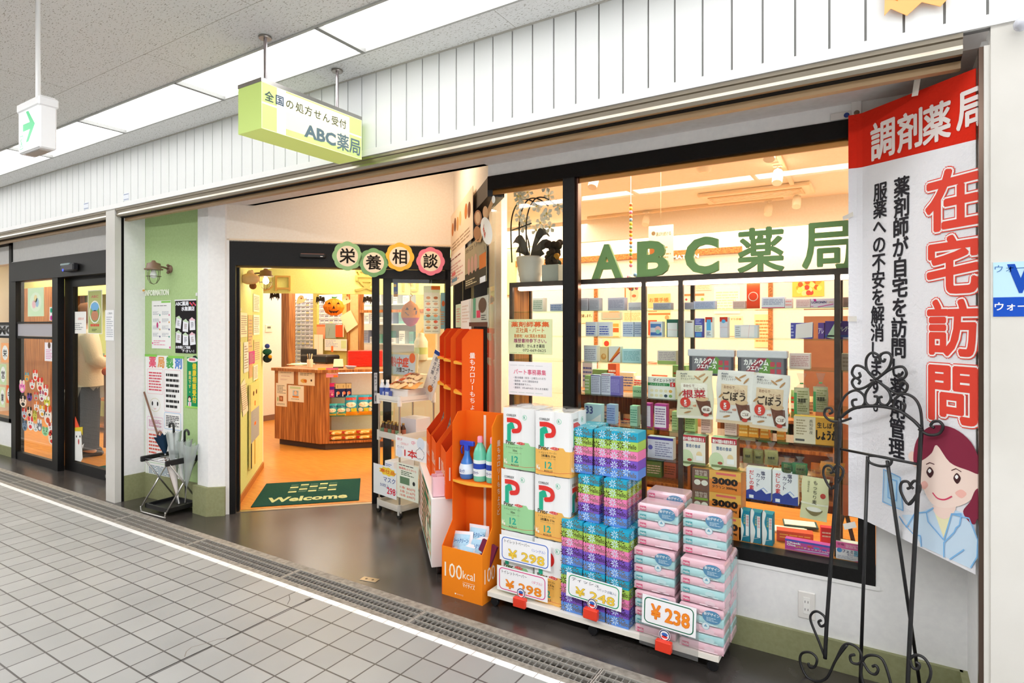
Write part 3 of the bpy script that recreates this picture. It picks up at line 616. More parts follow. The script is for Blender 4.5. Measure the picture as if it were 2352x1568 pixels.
for pl_ in ([(2142, 1166), (2126, 1176), (2130, 1198), (2166, 1240), (2184, 1180), (2206, 1180), (2202, 1206), (2194, 1212), (2190, 1222), (2166, 1246), (2166, 1279)], [(2184, 1180), (2224, 1190), (2244, 1240), (2242, 1280), (2228, 1303)], [(2126, 1176), (2100, 1178), (2080, 1210), (2064, 1186)], [(2064, 1186), (2072, 1200), (2098, 1228), (2112, 1230), (2114, 1255)], [(2212, 1262), (2180, 1284)], [(2028, 1090), (2026, 1152), (2072, 1172), (2066, 1096), (2028, 1078), (2028, 1090)], [(2038, 1098), (2038, 1142), (2056, 1150), (2058, 1104), (2038, 1098)]):
    g.line(B_s(pl_), .0045, BL, 8, PAPER)
bpoly([(2029, 1082), (2065, 1097), (2071, 1170), (2027, 1151)], '#bfe0f7', 3, False)
g.text('1216-196', *B(2252, 1322), .006, '#333333', 4, None, 'l', 0, 0, PAPER)
for i, p in enumerate(g.v):
    x, y, z = p; g.v[i] = (x, y, z * 1.6 - .008 + .03 * max(0, 1 - x / .05) ** 2)
tag(g.build('banner', None, BM), 'tall white pharmacy banner with red top and a drawn pharmacist, beside the window', 'banner')
for (u, v, w2, h2, r_) in ((2116, 202, .028, .06, -.2), (1958, 497, .06, .018, .15), (1968, 732, .05, .022, 0), (1951, 967, .045, .022, -.05), (1962, 1206, .075, .024, .45)):
    x, y = B(u, v); m = MB(PAPER); m.box(-w2 / 2, w2 / 2, -h2 / 2, h2 / 2, 0, .0006, '#f1efe9')
    tag(m.build('tape_strip', None, BM @ TR(x, y, .022, r_)), 'strip of white tape, one of those holding the tall pharmacy banner', 'tape', 'tape on the banner edges')
m = MB(PLASTIC); m.box(-.02, .02, -.05, .05, 0, .012, '#e6e3e0', None, .003); m.box(-.10, -.02, -.035, -.005, 0, .008, '#dedad6', None, .002); m.push(TR(0, -.02, .012)); m.disc(0, 0, .011, '#7d6a58', 1); m.pop(); m.push(TR(-.038, -.022, .008)); m.disc(0, 0, .011, '#20408c', 1); m.pop()
p0 = onY(1968, 250, YW); tag(m.build('banner_bracket', None, wallM((p0.x, YW - .0, p0.z), 0)), 'white plastic bracket with a blue dot at the banner top left corner', 'bracket')
# ---------------------------------------------------------------- wrought iron easel
EA = math.radians(-29.6); EM = wallM((-.245, 2.80, 0), EA, -.03)
IRON = mottled('wrought_iron', '#121214', '#1d1d20', 60, .38, .6)
def Ep(u, v): x, y = pix(u, v, EM); return (x, y, 0)
def E_(pts): return [Ep(*p) for p in pts]
def spiral(cx, cy, r0, a0, turns, n=22, shrink=.25, ry=1.):
    return [(cx + r0 * (1 - (1 - shrink) * i / n) * math.cos(a0 + turns * 2 * pi * i / n), cy + ry * r0 * (1 - (1 - shrink) * i / n) * math.sin(a0 + turns * 2 * pi * i / n)) for i in range(n + 1)]
t = thing('easel', 'black wrought iron display easel with scrolls and hearts in front of the banner', 'easel', EM)
R1, R2 = .0078, .0052
def iron(name, pts, r=R2, sm=True): m = MB(IRON); m.tube(smooth(pts, 5) if sm else pts, r, n=8); return m.build(name, t)
for nm, pts in (('leg', [(1895, 1512), (1901, 1400), (1925, 1060), (1929, 960)]), ('leg', [(2084, 1600), (2092, 1420), (2113, 1040), (2117, 985)])): iron(nm, E_(pts), R1)
iron('crossbar', E_([(1926, 1030), (2110, 1066)]), R2, False)
iron('arch', E_([(1929, 960), (1960, 938), (2008, 932), (2058, 940), (2094, 962), (2117, 985)]), R1 * .85)
iron('arch', E_([(1925, 1000), (1932, 925), (1945, 904), (1962, 902), (1974, 898), (2000, 890), (2008, 870)]), R2) if 0 else None
def scroll(pts): return iron('scroll', E_(pts), R2)
scroll([(1955, 960), (1930, 968), (1908, 966), (1894, 953), (1897, 939), (1908, 937), (1912, 946), (1905, 950)])
scroll([(2110, 985), (2132, 998), (2156, 996), (2166, 980), (2158, 968), (2144, 968), (2138, 977), (2146, 982)])
scroll([(1925, 965), (1930, 930), (1944, 906), (1966, 896), (1984, 908), (1986, 925), (1974, 936), (1960, 932), (1958, 920), (1968, 917)])
scroll([(2118, 985), (2114, 940), (2100, 914), (2076, 904), (2058, 914), (2052, 932), (2062, 944), (2076, 940), (2078, 928), (2070, 926)])
scroll([(2012, 872), (1990, 900), (1988, 922), (2000, 932), (2014, 926), (2016, 912), (2008, 910)]); scroll([(2012, 872), (2040, 896), (2046, 916), (2036, 930), (2022, 926), (2019, 914), (2026, 911)])
scroll([(2012, 872), (1992, 850), (1990, 824), (2002, 810), (2018, 816), (2022, 828), (2012, 830), (2012, 822)]); scroll([(2012, 872), (2040, 846), (2048, 822), (2040, 810), (2026, 812), (2020, 824), (2030, 830), (2033, 823)])
scroll([(2012, 872), (1985, 845), (1965, 840), (1957, 856), (1966, 868), (1976, 864), (1973, 855)]); scroll([(2012, 872), (1985, 890), (1966, 892), (1957, 878), (1964, 868), (1975, 874), (1972, 882)])
scroll([(2012, 872), (2045, 848), (2072, 842), (2082, 856), (2076, 868), (2064, 866), (2066, 857)]); scroll([(2012, 872), (2040, 892), (2062, 904), (2080, 898), (2084, 884), (2074, 876), (2066, 884)])
for hu, hv in ((1912, 1094), (2089, 1130)):
    scroll([(hu + 16, hv + 6), (hu - 2, hv + 28), (hu - 20, hv - 2), (hu - 18, hv - 22), (hu - 4, hv - 24), (hu + 2, hv - 12), (hu - 5, hv - 8)]); scroll([(hu - 2, hv + 28), (hu + 20, hv + 4), (hu + 24, hv - 16), (hu + 12, hv - 26), (hu + 3, hv - 16), (hu + 9, hv - 8)])
scroll([(1896, 1512), (1880, 1470), (1862, 1425), (1865, 1408), (1878, 1404), (1894, 1416), (1896, 1432), (1886, 1438), (1880, 1428), (1886, 1424)])
scroll([(1946, 1480), (1920, 1515), (1900, 1555), (1876, 1564), (1852, 1552), (1838, 1520), (1842, 1500), (1862, 1498), (1876, 1512), (1872, 1530), (1860, 1532), (1857, 1522)])
scroll([(1920, 1515), (1936, 1484), (1952, 1478), (1972, 1490), (1980, 1512), (1972, 1524), (1956, 1520), (1953, 1506), (1963, 1503)])
scroll([(1986, 1580), (1978, 1545), (1984, 1512), (2004, 1504), (2028, 1516), (2046, 1570), (2050, 1610)]); scroll([(1982, 1520), (1996, 1542), (2010, 1548), (2017, 1538), (2012, 1528), (2004, 1530)])
scroll([(2086, 1560), (2088, 1518), (2104, 1504), (2124, 1512), (2138, 1540), (2130, 1570), (2110, 1590)]); scroll([(2090, 1514), (2096, 1532), (2108, 1536), (2112, 1526), (2104, 1520)])
iron('hinge_loop', E_([(1992, 1048), (1998, 1062), (2022, 1070), (2042, 1068), (2048, 1058), (2040, 1052), (2012, 1047), (1996, 1046)]), R2)
def back(u, v, Z):                     # rear leg foot on the floor, behind the easel plane
    q = onZ(u, v, 0); return EM.inverted() @ q
hl, hr = Ep(1993, 1048), Ep(2038, 1058)
for h0, uv in ((hl, (1975, 1596)), (hr, (2118, 1610))):
    f0 = EM.inverted() @ onZ(uv[0], uv[1], 0); iron('rear_leg', [h0, tuple(f0)], R1 * .85, False)
# ================================================================ posters and things in the green niche
def poster(name, M, u0, v0, u1, v1, draw, label, group=None, paper='#f7f7f5', u2=None, th=.0008, fin=PAPER, cat='poster'):
    (x0, y1), (x1, y0) = pix(u0, v0, M), pix(u1, v1, M)
    w, h = x1 - x0, y1 - y0; m = MB(fin); m.box(0, w, 0, h, -.0005, th - .0005, paper); m.push(Matrix.Translation((0, 0, th - .0005))); draw(m, w, h); m.pop()
    return tag(m.build(name, None, M @ TR(x0, y0, .0008)), label, cat, group)
NM = wallM((nx0, ny0 - .002, 0), DA)
def d_notice(m, w, h):
    m.rect(w * .5, w * .98, h * .955, h * .99, '#8cd15a', 1); m.bars(w * .1, w * .9, h * .88, h * .91, 1, '#777777'); r = random.Random(3)
    for i in range(4):
        for j in range(2): m.bars(w * (.06 + .48 * j), w * (.40 + .48 * j), h * (.70 - i * .15), h * (.78 - i * .15), 4, '#b5b8c2', 1, i * 2 + j); m.disc(w * (.43 + .48 * j), h * (.70 - i * .15), w * .03, ('#3f9c8a', '#d0648c', '#e3a35a', '#555a8a')[(i + j) % 4], 2)
    m.disc(w * .3, h * .49, w * .05, '#d0548a', 2, w * .09); m.bars(w * .1, w * .7, h * .06, h * .18, 3, '#e89ab4', 1, 9); m.disc(w * .05, h * .11, w * .03, '#e2338c', 3); m.disc(w * .95, h * .03, w * .03, '#e2338c', 3)
poster('notice', NM, 349, 691, 393, 801, d_notice, 'white health notice with small figures pinned under the INFORMATION lettering')
def d_black(m, w, h):
    m.rect(-.01, w, h * .975, h * 1.0, '#f3f3f6', 1); m.text('ABC薬局', w * .02, h * .885, h * .075, '#f7f8ff', 2, w * .62, 'l', .045); m.text('水無瀬店', w * .30, h * .79, h * .075, '#f7f8ff', 2, w * .62, 'l', .045)
    for i in range(6): m.disc(w * (.72 + .05 * i), h * (.93 - .02 * (i % 3)), w * .03, '#e0629c' if i % 2 else '#e64a3a', 3)
    k = 0
    for x, y, a, c in ((.16, .56, -.15, '#cfe3c4'), (.50, .50, -.08, '#cfe3c4'), (.82, .53, .06, '#f3c9d6'), (.16, .29, -.05, '#cfe3c4'), (.5, .25, 0, '#cfe3c4'), (.83, .26, .12, '#f3c9d6')):
        m.push(TR(w * x, h * y, 0, a)); m.rect(-w * .13, w * .13, -h * .1, h * .1, '#f4f4fb', 2); m.poly([(-w * .16, h * .09), (w * .16, h * .07), (0, h * .14)], c, 3); m.bars(-w * .06, w * .06, -h * .05, h * .05, 5, ('#555566', '#8a6a5a')[k % 2], 3, k); m.pop(); k += 1
    m.text('お気軽にご相談', w * .03, h * .085, h * .05, '#f7f8ff', 2, w * .7, 'l', .04); m.text('下さい！', w * .3, h * .02, h * .05, '#f7f8ff', 2, w * .6, 'l', .04)
poster('notice_board', NM, 403, 688, 451, 812, d_black, 'tall black handwritten board with white letters and six paper tags', None, '#191216')
def d_big(m, w, h):
    for ch, x, c in (('薬', .2, '#e8607a'), ('局', .43, '#e9a25a'), ('製', .66, '#59b05a'), ('剤', .88, '#5a8ad6')): m.text(ch, w * x, h * .905, h * .085, c, 2, None, 'c', .04)
    for x0, x1, y0, y1, c, cc, sd in ((.06, .48, .69, .89, '#f2b8c0', '#dd5a6a', 1), (.52, .94, .56, .89, '#f0b9c8', '#333333', 2), (.52, .94, .42, .55, '#6aa6e6', '#444444', 3), (.06, .48, .40, .50, '#e49ad0', '#c86a9a', 4), (.06, .48, .15, .39, '#f2b8a0', '#dd6a5a', 5), (.06, .9, .02, .13, '#9ad08a', '#6a8aa0', 6)):
        m.frame(w * x0, w * x1, h * y0, h * y1, .003, c, 2, .012); m.bars(w * (x0 + .04), w * (x1 - .04), h * (y0 + .02), h * (y1 - .02), 7, cc, 2, sd, .5)
    m.line([(w * (.27 + .14 * math.cos(a * .5)), h * (.60 + .055 * math.sin(a * .5))) for a in range(14)], .003, '#d8d2a0', 2)
    for x in (.2, .34): m.disc(w * x, h * .61, w * .02, '#2a2a2a', 3, w * .035)
    m.line([(w * .24, h * .575), (w * .27, h * .565), (w * .3, h * .575)], .003, '#d8605a', 3)
    m.rect(-.004, w * .32, h * 1.0 - .012, h + .008, '#8cd15a', 4); m.rect(w * .62, w * 1.02, h - .018, h + .002, '#8cd15a', 4)
poster('large_poster', NM, 334, 815, 421, 1113, d_big, 'large white poster with four coloured characters on top, behind the umbrella stand')
def d_greenp(m, w, h):
    m.disc(w * .5, h * .95, w * .5, '#f5f2ec', 2, h * .05); m.rect(w * .2, w * .75, h * .93, h * .98, '#e07a86', 3); m.poly([(w * .5, h * 1.0), (w * .95, h * 1.0), (w * .8, h * 1.04), (w * .6, h * 1.03)], '#23252c', 3)
    m.vtext('健康相談受付', w * .68, h * .88, w * .36, '#e6d23a', 2, .05); m.vtext('薬局です。', w * .26, h * .72, w * .24, '#f0e38a', 2, .02)
    m.disc(w * .24, h * .16, w * .16, '#3a2a24', 2); m.disc(w * .24, h * .14, w * .12, '#f6d9c4', 3); m.rect(w * .1, w * .4, 0, h * .09, '#e9f0f4', 3); m.rect(w * .2, w * .3, .0, h * .08, '#f29ab0', 4); m.rect(-w * .15, w * 1.15, -h * .03, h * .01, '#a6e06a', 3)
poster('slim_poster', NM, 430, 820, 455, 935, d_greenp, 'slim green poster with yellow vertical writing beside the large white one', None, '#15935a')
m = MB(PAPER); x0, y0 = pix(334, 680, NM); x1, _ = pix(389, 680, NM); m.text('INFORMATION', 0, 0, .058, '#f4fae8', 1, x1 - x0, 'l', .035, .002)
tag(m.build('wall_lettering', None, NM @ TR(x0, y0, .001)), 'white INFORMATION lettering on the light green niche wall', 'lettering')
# caged wall lamp
def cage_lamp(M, label, lit):
    t = thing('wall_lamp', label, 'lamp', M)      # local: x along wall, y up, z out of the wall; origin = middle of the bracket plate
    BR = '#7b5f4b'
    b = MB(SATIN); b.disc(0, 0, .001, BR); b.push(Matrix.Rotation(0, 4, 'X')); b.lathe([(.034, 0), (.034, .008), (.024, .014), (.02, .02)], 0, 0, BR); b.ball(0, .03, .02, .012, BR); b.ball(0, -.03, .02, .012, BR); b.pop(); b.tube([(0, 0, .01), (0, .012, .06), (0, .016, .13)], .008, BR); b.build('bracket', t)
    U = Matrix.Translation((0, 0, .14)) @ Matrix.Rotation(-pi / 2, 4, 'X')
    c = MB(SATIN); c.push(U); c.lathe([(.0, .0)][:0] + [(.068, -.018), (.07, -.008), (.055, -.004), (.05, .035), (.02, .045), (.012, .06), (.0, .062)], 0, 0, '#80654f', None, 24); c.pop(); c.build('cap', t)
    g = MB(GLASS); g.push(U); g.lathe([(.0, -.125), (.03, -.118), (.045, -.095), (.047, -.05), (.045, -.018)], 0, 0, '#ffffff', GLASS, 20); g.pop(); g.build('glass', t)
    w = MB(METAL); w.push(U)
    for k in range(4):
        a = k * pi / 2 + .4; w.tube([(r * math.cos(a), r * math.sin(a), z) for r, z in ((.056, -.018), (.056, -.06), (.05, -.095), (.03, -.125), (0, -.135))], .0022, '#6b5a48', n=6)
    w.tube([(.0565 * math.cos(a * pi / 8), .0565 * math.sin(a * pi / 8), -.07) for a in range(16)], .002, '#6b5a48', n=6, closed=True); w.pop(); w.build('cage', t)
    bl = MB(glow('lamp_bulb', '#fff0cc', 14) if lit else GLOSS); bl.push(U); bl.lathe([(0, -.09), (.022, -.08), (.028, -.062), (.022, -.04), (.014, -.02)], 0, 0, '#f2f3f2', None, 16); bl.pop(); bl.build('bulb', t)
    return t
x0, y0 = pix(391, 618, NM); cage_lamp(NM @ TR(x0 - .0, y0, .0), 'unlit caged bulkhead wall lamp with bronze cap on the light green niche wall', False)
m = MB(PLASTIC); m.box(-.012, .012, -.014, .014, 0, .012, '#f4f5f2', None, .003); x0, y0 = pix(454, 676, NM); tag(m.build('wall_hook', None, NM @ TR(x0, y0, 0)), 'tiny white hook on the green niche wall near the column', 'hook')
m = MB(SATIN); m.disc(0, 0, .028, '#e9e6d8', 1, .009); m.box(-.016, .014, .0, .014, -.006, .008, '#e6a63c', None, .003); m.box(-.013, .011, .013, .026, -.005, .007, '#f6f2ea', None, .003); x0, y0 = pix(333, 669, NM); tag(m.build('cake_figure', None, NM @ TR(x0, y0, .012)), 'little cake slice figure stuck on the niche wall above the lettering', 'figure')
# folding umbrella stand
SF = [onZ(320 - 0, 1182, 0), onZ(385, 1192, 0)]
sa = math.atan2(.0, 1); SM = TR(-5.06, 2.51, 0, .04)           # local x along the corridor, y into the niche
t = thing('umbrella_stand', 'folding umbrella stand with black rim, chrome cross legs and black drip tray', 'umbrella stand', SM)
LX, LY, HT = .34, .235, .425
for x in (0, LX): MB(SATIN).box(x - .012, x + .012, -.03, LY + .04, HT - .022, HT + .022, '#19181a', None, .005).build('side_rail', t)
gr = MB(METAL)
for y in (0, LY * .5, LY): gr.tube([(0, y, HT), (LX, y, HT)], .0055, '#c9c9cc')
for x in (LX * .25, LX * .5, LX * .75): gr.tube([(x, 0, HT), (x, LY, HT)], .0045, '#c9c9cc')
gr.build('top_grid', t)
for sgn, x in ((1, 0), (-1, LX)):
    for fl in (0, 1):
        y0_, y1_ = (-.0, LY + .0) if fl else (LY + .0, -.0)
        m = MB(METAL); off = .006 * (1 if fl else -1); m.tube([(x + off, y0_, HT - .01), (x + off, y1_ + (.03 if fl else -.03), .03)], .0065, '#b5b3b1'); m.build('leg', t)
for y in (-.03, LY + .03):
    m = MB(METAL); m.tube(smooth([(0, y, .05), (.006, y, .014), (.03, y, .008), (LX - .03, y, .008), (LX - .006, y, .014), (LX, y, .05)], 4), .0065, '#c4c2c0'); m.build('foot_bar', t)
tr = MB(PLASTIC); tr.box(.02, LX - .02, .0, LY, .035, .045, '#252527'); 
for a, b_, c, d_ in ((.015, .03, -.005, LY + .005), (LX - .03, LX - .015, -.005, LY + .005), (.015, LX - .015, -.005, .01), (.015, LX - .015, LY - .01, LY + .005)): tr.box(a, b_, c, d_, .035, .068, '#1c1c1e')
tr.build('drip_tray', t)
def stick(name, label, p0, p1, r, col, handle=None, hc='#222222', canopy=None, cat='umbrella', film=None, group=None):
    p0, p1 = Vector(p0), Vector(p1); ax = (p1 - p0).normalized(); t = thing(name, label, cat, SM @ TR(*p0), group); L = (p1 - p0).length; o = Matrix.Rotation(0, 4, 'Z')
    R = Vector((0, 0, 1)).rotation_difference(ax).to_matrix().to_4x4()
    m = MB(SATIN if not film else METAL); m.push(R); m.cyl(0, 0, 0, L, r, col); m.pop(); m.build('shaft', t)
    if handle:
        m = MB(PLASTIC); m.push(R); s_ = handle; m.tube([(0, 0, L - .06), (0, 0, L + .02)] + [(s_ * .028 * (1 - math.cos(a)), 0, L + .02 + .028 * math.sin(a)) for a in [pi * k / 8 for k in range(1, 10)]], .0085, hc); m.pop(); m.build('handle', t)
    if canopy:
        z0, z1, rr, cc = canopy; m = MB(film or CLOTH); m.push(R); n = 16
        prof = [(.004, z0), (rr * .45, z0 + (z1 - z0) * .3), (rr, z0 + (z1 - z0) * .85), (rr * 1.15, z1)]
        vs = []; 
        for r_, z in prof:
            for k in range(n): q = r_ * (1 if k % 2 else .62); vs.append((q * math.cos(2 * pi * k / n), q * math.sin(2 * pi * k / n), z + (.012 if k % 2 else 0) * (r_ / rr)))
        m.add(vs, [(i * n + k, i * n + (k + 1) % n, (i + 1) * n + (k + 1) % n, (i + 1) * n + k) for i in range(3) for k in range(n)], cc, film or CLOTH, True); m.pop(); m.build('canopy', t)
    return t
def sp(u, v, y):                        # local stand coordinates of a pixel at depth y (world Y)
    q = SM.inverted() @ onY(u, v, y); return (q.x, q.y, q.z)
stick('walking_cane', 'thin brown walking cane leaning on the large poster', (.12, .20, .07), sp(331, 900, 2.70), .0075, '#7a5540', None, cat='cane')
m = MB(METAL); q = SM @ Vector(sp(331, 899, 2.70)); m.tube([(-.03, 0, 0), (.012, 0, 0)], .006, '#77787a'); tag(m.build('cane_handle', None, TR(*q)), 'grey cross handle on top of the thin brown cane', 'handle') if 0 else None
stick('folded_umbrella', 'small navy umbrella with brown hooked handle in the stand', sp(380, 1045, 2.60), sp(371, 1000, 2.62), .006, '#999999', -1, '#8a5e48', (.0, .16, .05, '#1d3247'))
stick('folded_umbrella', 'white umbrella hanging through the stand down to the drip tray', (.27, .12, .07), (.16, .10, .52), .006, '#cfcfcf', None, '#f2ece6', (.02, .34, .034, '#efe6e0'))
stick('clear_umbrella', 'clear vinyl umbrella with black hooked handle, tallest in the stand', (.22, .13, .07), sp(399, 985, 2.64), .005, '#bbbbbb', -1, '#1c1c1e', (.16, .56, .052, '#eef2f2'), 'umbrella', UMBFILM)
stick('clear_umbrella', 'clear vinyl umbrella with slim black handle, rightmost in the stand', (.31, .15, .07), sp(424, 1000, 2.66), .005, '#3a3a3c', 1, '#1c1c1e', (.14, .50, .05, '#eef2f2'), 'umbrella', UMBFILM)
stick('clear_umbrella', 'clear vinyl umbrella without visible handle, right of the black handles', (.35, .12, .09), sp(440, 1010, 2.66), .004, '#bbbbbb', None, '#dddddd', (.12, .46, .05, '#eef2f2'), 'umbrella', UMBFILM)
# ================================================================ counter and everything inside the entrance
ca = onZ(734.4, 1019.5, .08); cl = onZ(631, 1006, .08); cz = .965
dr = A45
Lc = 1.75
def cpt(s, off=0.): return (ca.x + s * math.cos(dr) - off * math.sin(dr), ca.y + s * math.sin(dr) + off * math.cos(dr))
t = thing('counter', 'wood grain reception counter with a lit glass display front, facing the entrance', 'counter', TR(ca.x, ca.y, 0)); Tn = TR(-ca.x, -ca.y, 0)
def P2(s, o): return cpt(s, o)
bd = MB(M_COUNTER); bd.prism([(cl.x, cl.y), (ca.x, ca.y), P2(.11, 0), P2(.11, .35), (ca.x - .1, ca.y + .6), (cl.x + .1, cl.y + .7)], .08, cz - .035); bd.build('body', t, Tn)
bd = MB(M_COUNTER); bd.prism([P2(.11, 0), P2(Lc, 0), P2(Lc, .5), P2(.11, .5)], .08, .105); bd.prism([P2(Lc - .05, 0), P2(Lc, 0), P2(Lc, .5), P2(Lc - .05, .5)], .105, cz - .035); bd.build('display_base', t, Tn)
MB(M_CREAM).prism([P2(.11, .34), P2(Lc - .05, .34), P2(Lc - .05, .5), P2(.11, .5)], .105, cz - .035).build('display_back', t, Tn)
MB(MATTE).prism([(cl.x + .03, cl.y + .05), (ca.x + .03, ca.y + .06), P2(Lc, .07), P2(Lc, .4), (cl.x + .1, cl.y + .6)], 0, .08, '#54453f').build('plinth', t, Tn)
MB(M_COUNTER).prism([(cl.x - .03, cl.y - .03), (ca.x + .012, ca.y - .03), P2(Lc + .02, -.03), P2(Lc + .02, .62), (ca.x - .25, ca.y + .75), (cl.x, cl.y + .75)], cz - .035, cz).build('worktop', t, Tn)
for z in (.395, .62): MB(SHELFGLASS).prism([P2(.115, .02), P2(Lc - .06, .02), P2(Lc - .06, .33), P2(.115, .33)], z, z + .006).build('glass_shelf', t, Tn)
MB(glow('display_tube', '#fff3e0', 7)).prism([P2(.13, .03), P2(Lc - .08, .03), P2(Lc - .08, .05), P2(.13, .05)], cz - .05, cz - .036).build('light_tube', t, Tn)
CM = wallM((ca.x, ca.y - .001, 0), dr)                # front of the 45 degree counter face
CL = wallM((cl.x, cl.y - .001, 0), math.atan2(ca.y - cl.y, ca.x - cl.x))   # front of the left panel
def small(mb, name, label, cat, M, group=None): return tag(mb.build(name, None, M), label, cat, group)
def stuff_on(u, v0, v1, w, dpt, shelf_z, off, draw, name, label, cat, group=None): pass
def carton(w, h, d, col, draw=None, fin=PAPER, side=None, bev=.001):
    m = MB(fin); m.box(0, w, 0, h, -d, 0, col, None, bev)
    if side: m.quad((w + .0003, .001, -.001), (w + .0003, .001, -d + .001), (w + .0003, h - .001, -d + .001), (w + .0003, h - .001, -.001), col=side)
    if draw: draw(m, w, h)
    return m
def bag(w, h, d, col, draw=None, fin=FOIL, crimp=.012, seed=0):     # pillow pouch: puffed middle, flat crimped ends
    m = MB(fin); r = random.Random(seed); nx, ny = 8, 10; F = []; Bk = []
    for j in range(ny + 1):
        for i in range(nx + 1):
            a, b = i / nx, j / ny; pf = (math.sin(pi * a) ** .55) * (math.sin(pi * min(1, max(0, (b - .05) / .9))) ** .6 if .05 < b < .95 else 0)
            x = w * (a + .02 * math.sin(b * 9 + seed) * (1 if i in (0, nx) else 0)); z = d / 2 * pf * (1 + .10 * r.uniform(-1, 1)); F.append((x, b * h, z)); Bk.append((x, b * h, -z - .0006))
    q = [(j * (nx + 1) + i, j * (nx + 1) + i + 1, (j + 1) * (nx + 1) + i + 1, (j + 1) * (nx + 1) + i) for j in range(ny) for i in range(nx)]
    m.add(F, q, col, fin, True); m.add(Bk, [f[::-1] for f in q], col, fin, True)
    if draw:                                # prints follow the puffed surface: every printed shape is cut along the grid and laid on it
        d_ = MB(fin); draw(d_, w, h)
        def zz(x, y):
            a, b = min(1, max(0, x / w)) * nx, min(1, max(0, y / h)) * ny; i0, j0 = min(nx - 1, int(a)), min(ny - 1, int(b)); a -= i0; b -= j0
            g = lambda ii, jj: F[jj * (nx + 1) + ii][2]
            return (g(i0, j0) * (1 - a) + g(i0 + 1, j0) * a) * (1 - b) + (g(i0, j0 + 1) * (1 - a) + g(i0 + 1, j0 + 1) * a) * b
        def cut(P, ax, lim, sg):
            out = []
            for q in range(len(P)):
                A, B_ = P[q], P[(q + 1) % len(P)]; da, db = (A[ax] - lim) * sg, (B_[ax] - lim) * sg
                if da >= 0: out.append(A)
                if da * db < 0: t_ = da / (da - db); out.append(tuple(A[n_] + (B_[n_] - A[n_]) * t_ for n_ in (0, 1)))
            return out
        cx, cy = w / nx, h / ny
        for fi, f_ in enumerate(d_.f):
            P = [d_.v[q][:2] for q in f_]; lz = d_.v[f_[0]][2]; xs = [p[0] for p in P]; ys = [p[1] for p in P]; small_ = max(xs) - min(xs) < cx * .6 and max(ys) - min(ys) < cy * .6
            pieces = [P] if small_ else []
            if not small_:
                for a in range(max(0, int(min(xs) / cx)), min(nx - 1, int(max(xs) / cx)) + 1):
                    Q = cut(cut(P, 0, a * cx, 1), 0, (a + 1) * cx, -1)
                    for b in range(max(0, int(min(ys) / cy)), min(ny - 1, int(max(ys) / cy)) + 1):
                        R2_ = cut(cut(Q, 1, b * cy, 1), 1, (b + 1) * cy, -1) if len(Q) > 2 else []
                        if len(R2_) > 2: pieces.append(R2_)
            for Q in pieces:
                b0 = len(m.v); m.v += [(x, y, zz(x, y) + .0012 + lz * 1.6) for x, y in Q]; m.f.append([b0 + q for q in range(len(Q))]); m.c.append(d_.c[fi]); m.mi.append(0); m.sm.append(False)
    return m
def on_face(u, M): return pix(u, 900, M)[0]
CF = wallM((*cpt(0, .05), 0), dr)                     # a line 5 cm inside the display
def place(m, name, label, cat, u, z, M=CF, group=None, dz=0.): return small(m, name, label, cat, M @ TR(on_face(u, M), z, dz), group)
def d_pink(m, w, h): m.rect(0, w, h * .55, h * .75, '#5b2a9a', 2); m.rect(0, w, h * .78, h * .95, '#d8356a', 2); m.text('DAKARA', w * .08, h * .3, h * .16, '#f6d0e0', 3, w * .8) if 0 else None; m.disc(w * .6, h * .2, w * .14, '#f2b8c0', 3); m.bars(w * .15, w * .85, h * .3, h * .5, 4, '#f0a0c8', 3)
place(carton(.10, .17, .05, '#c23487', d_pink), 'supplement_box', 'magenta and purple supplement box on the upper display shelf of the counter', 'box', 751, .627)
def d_nv(m, w, h): m.rect(0, w, 0, h * .62, '#232a5a', 2); m.rect(0, w, h * .62, h, '#cdb98a', 2); m.disc(w * .6, h * .3, w * .28, '#e07a5a', 3); m.poly([(w * .35, h * .05), (w * .5, h * .05), (w * .45, h * .4), (w * .36, h * .35)], '#f2f2f2', 4); m.text('1', w * .5, h * .68, h * .22, '#8a7440', 3, None, 'c', .03)
for u in (768, 781.5, 793): place(carton(.072, .165, .05, '#2a2440', d_nv), 'supplement_box', 'navy and gold supplement box, one of three in a row on the upper counter shelf', 'box', u, .627, CF, 'navy and gold boxes on the counter shelf')
def d_teal(m, w, h): m.rect(0, w, h * .7, h * .86, '#1f6c8c', 2); m.disc(w * .5, h * .48, w * .38, '#f5f0dc', 3, h * .16); m.text('チャームナップ', w * .2, h * .43, h * .1, '#a0552a', 4, w * .6, 'l', .01); m.rect(w * .1, w * .9, h * .05, h * .2, '#d8c84a', 2); m.poly([(0, h * .1), (w * .3, h * .3), (0, h * .35)], '#eef6f2', 3)
for u in (751, 772): place(bag(.122, .15, .08, '#36b0b4', d_teal, PLASTIC, 0, u), 'pad_pack', 'small teal absorbent pad pack on the lower glass shelf of the counter', 'pack', u, .402, CF, 'small teal pad packs in the counter')
def d_tealb(m, w, h): m.rect(w * .08, w * .9, h * .78, h * .9, '#e2463a', 2); m.rect(0, w, 0, h * .2, '#e8a02c', 2); m.disc(w * .5, h * .55, w * .4, '#f5f0dc', 3, h * .13); m.text('チャームナップ', w * .15, h * .51, h * .08, '#a0552a', 4, w * .7, 'l', .01); m.disc(w * .25, h * .3, w * .2, '#eef6f2', 3, h * .1); m.rect(w * .5, w * .95, h * .2, h * .38, '#c8cc3a', 2)
for u, l in ((792, 'left'), (821, 'middle'), (844, 'right')): place(bag(.148 if u < 840 else .12, .245, .09, '#35a8cc', d_tealb, PLASTIC, 0, u), 'pad_pack', 'tall blue and orange absorbent pad pack on the counter shelf, ' + l + ' one of three', 'pack', u, .402)
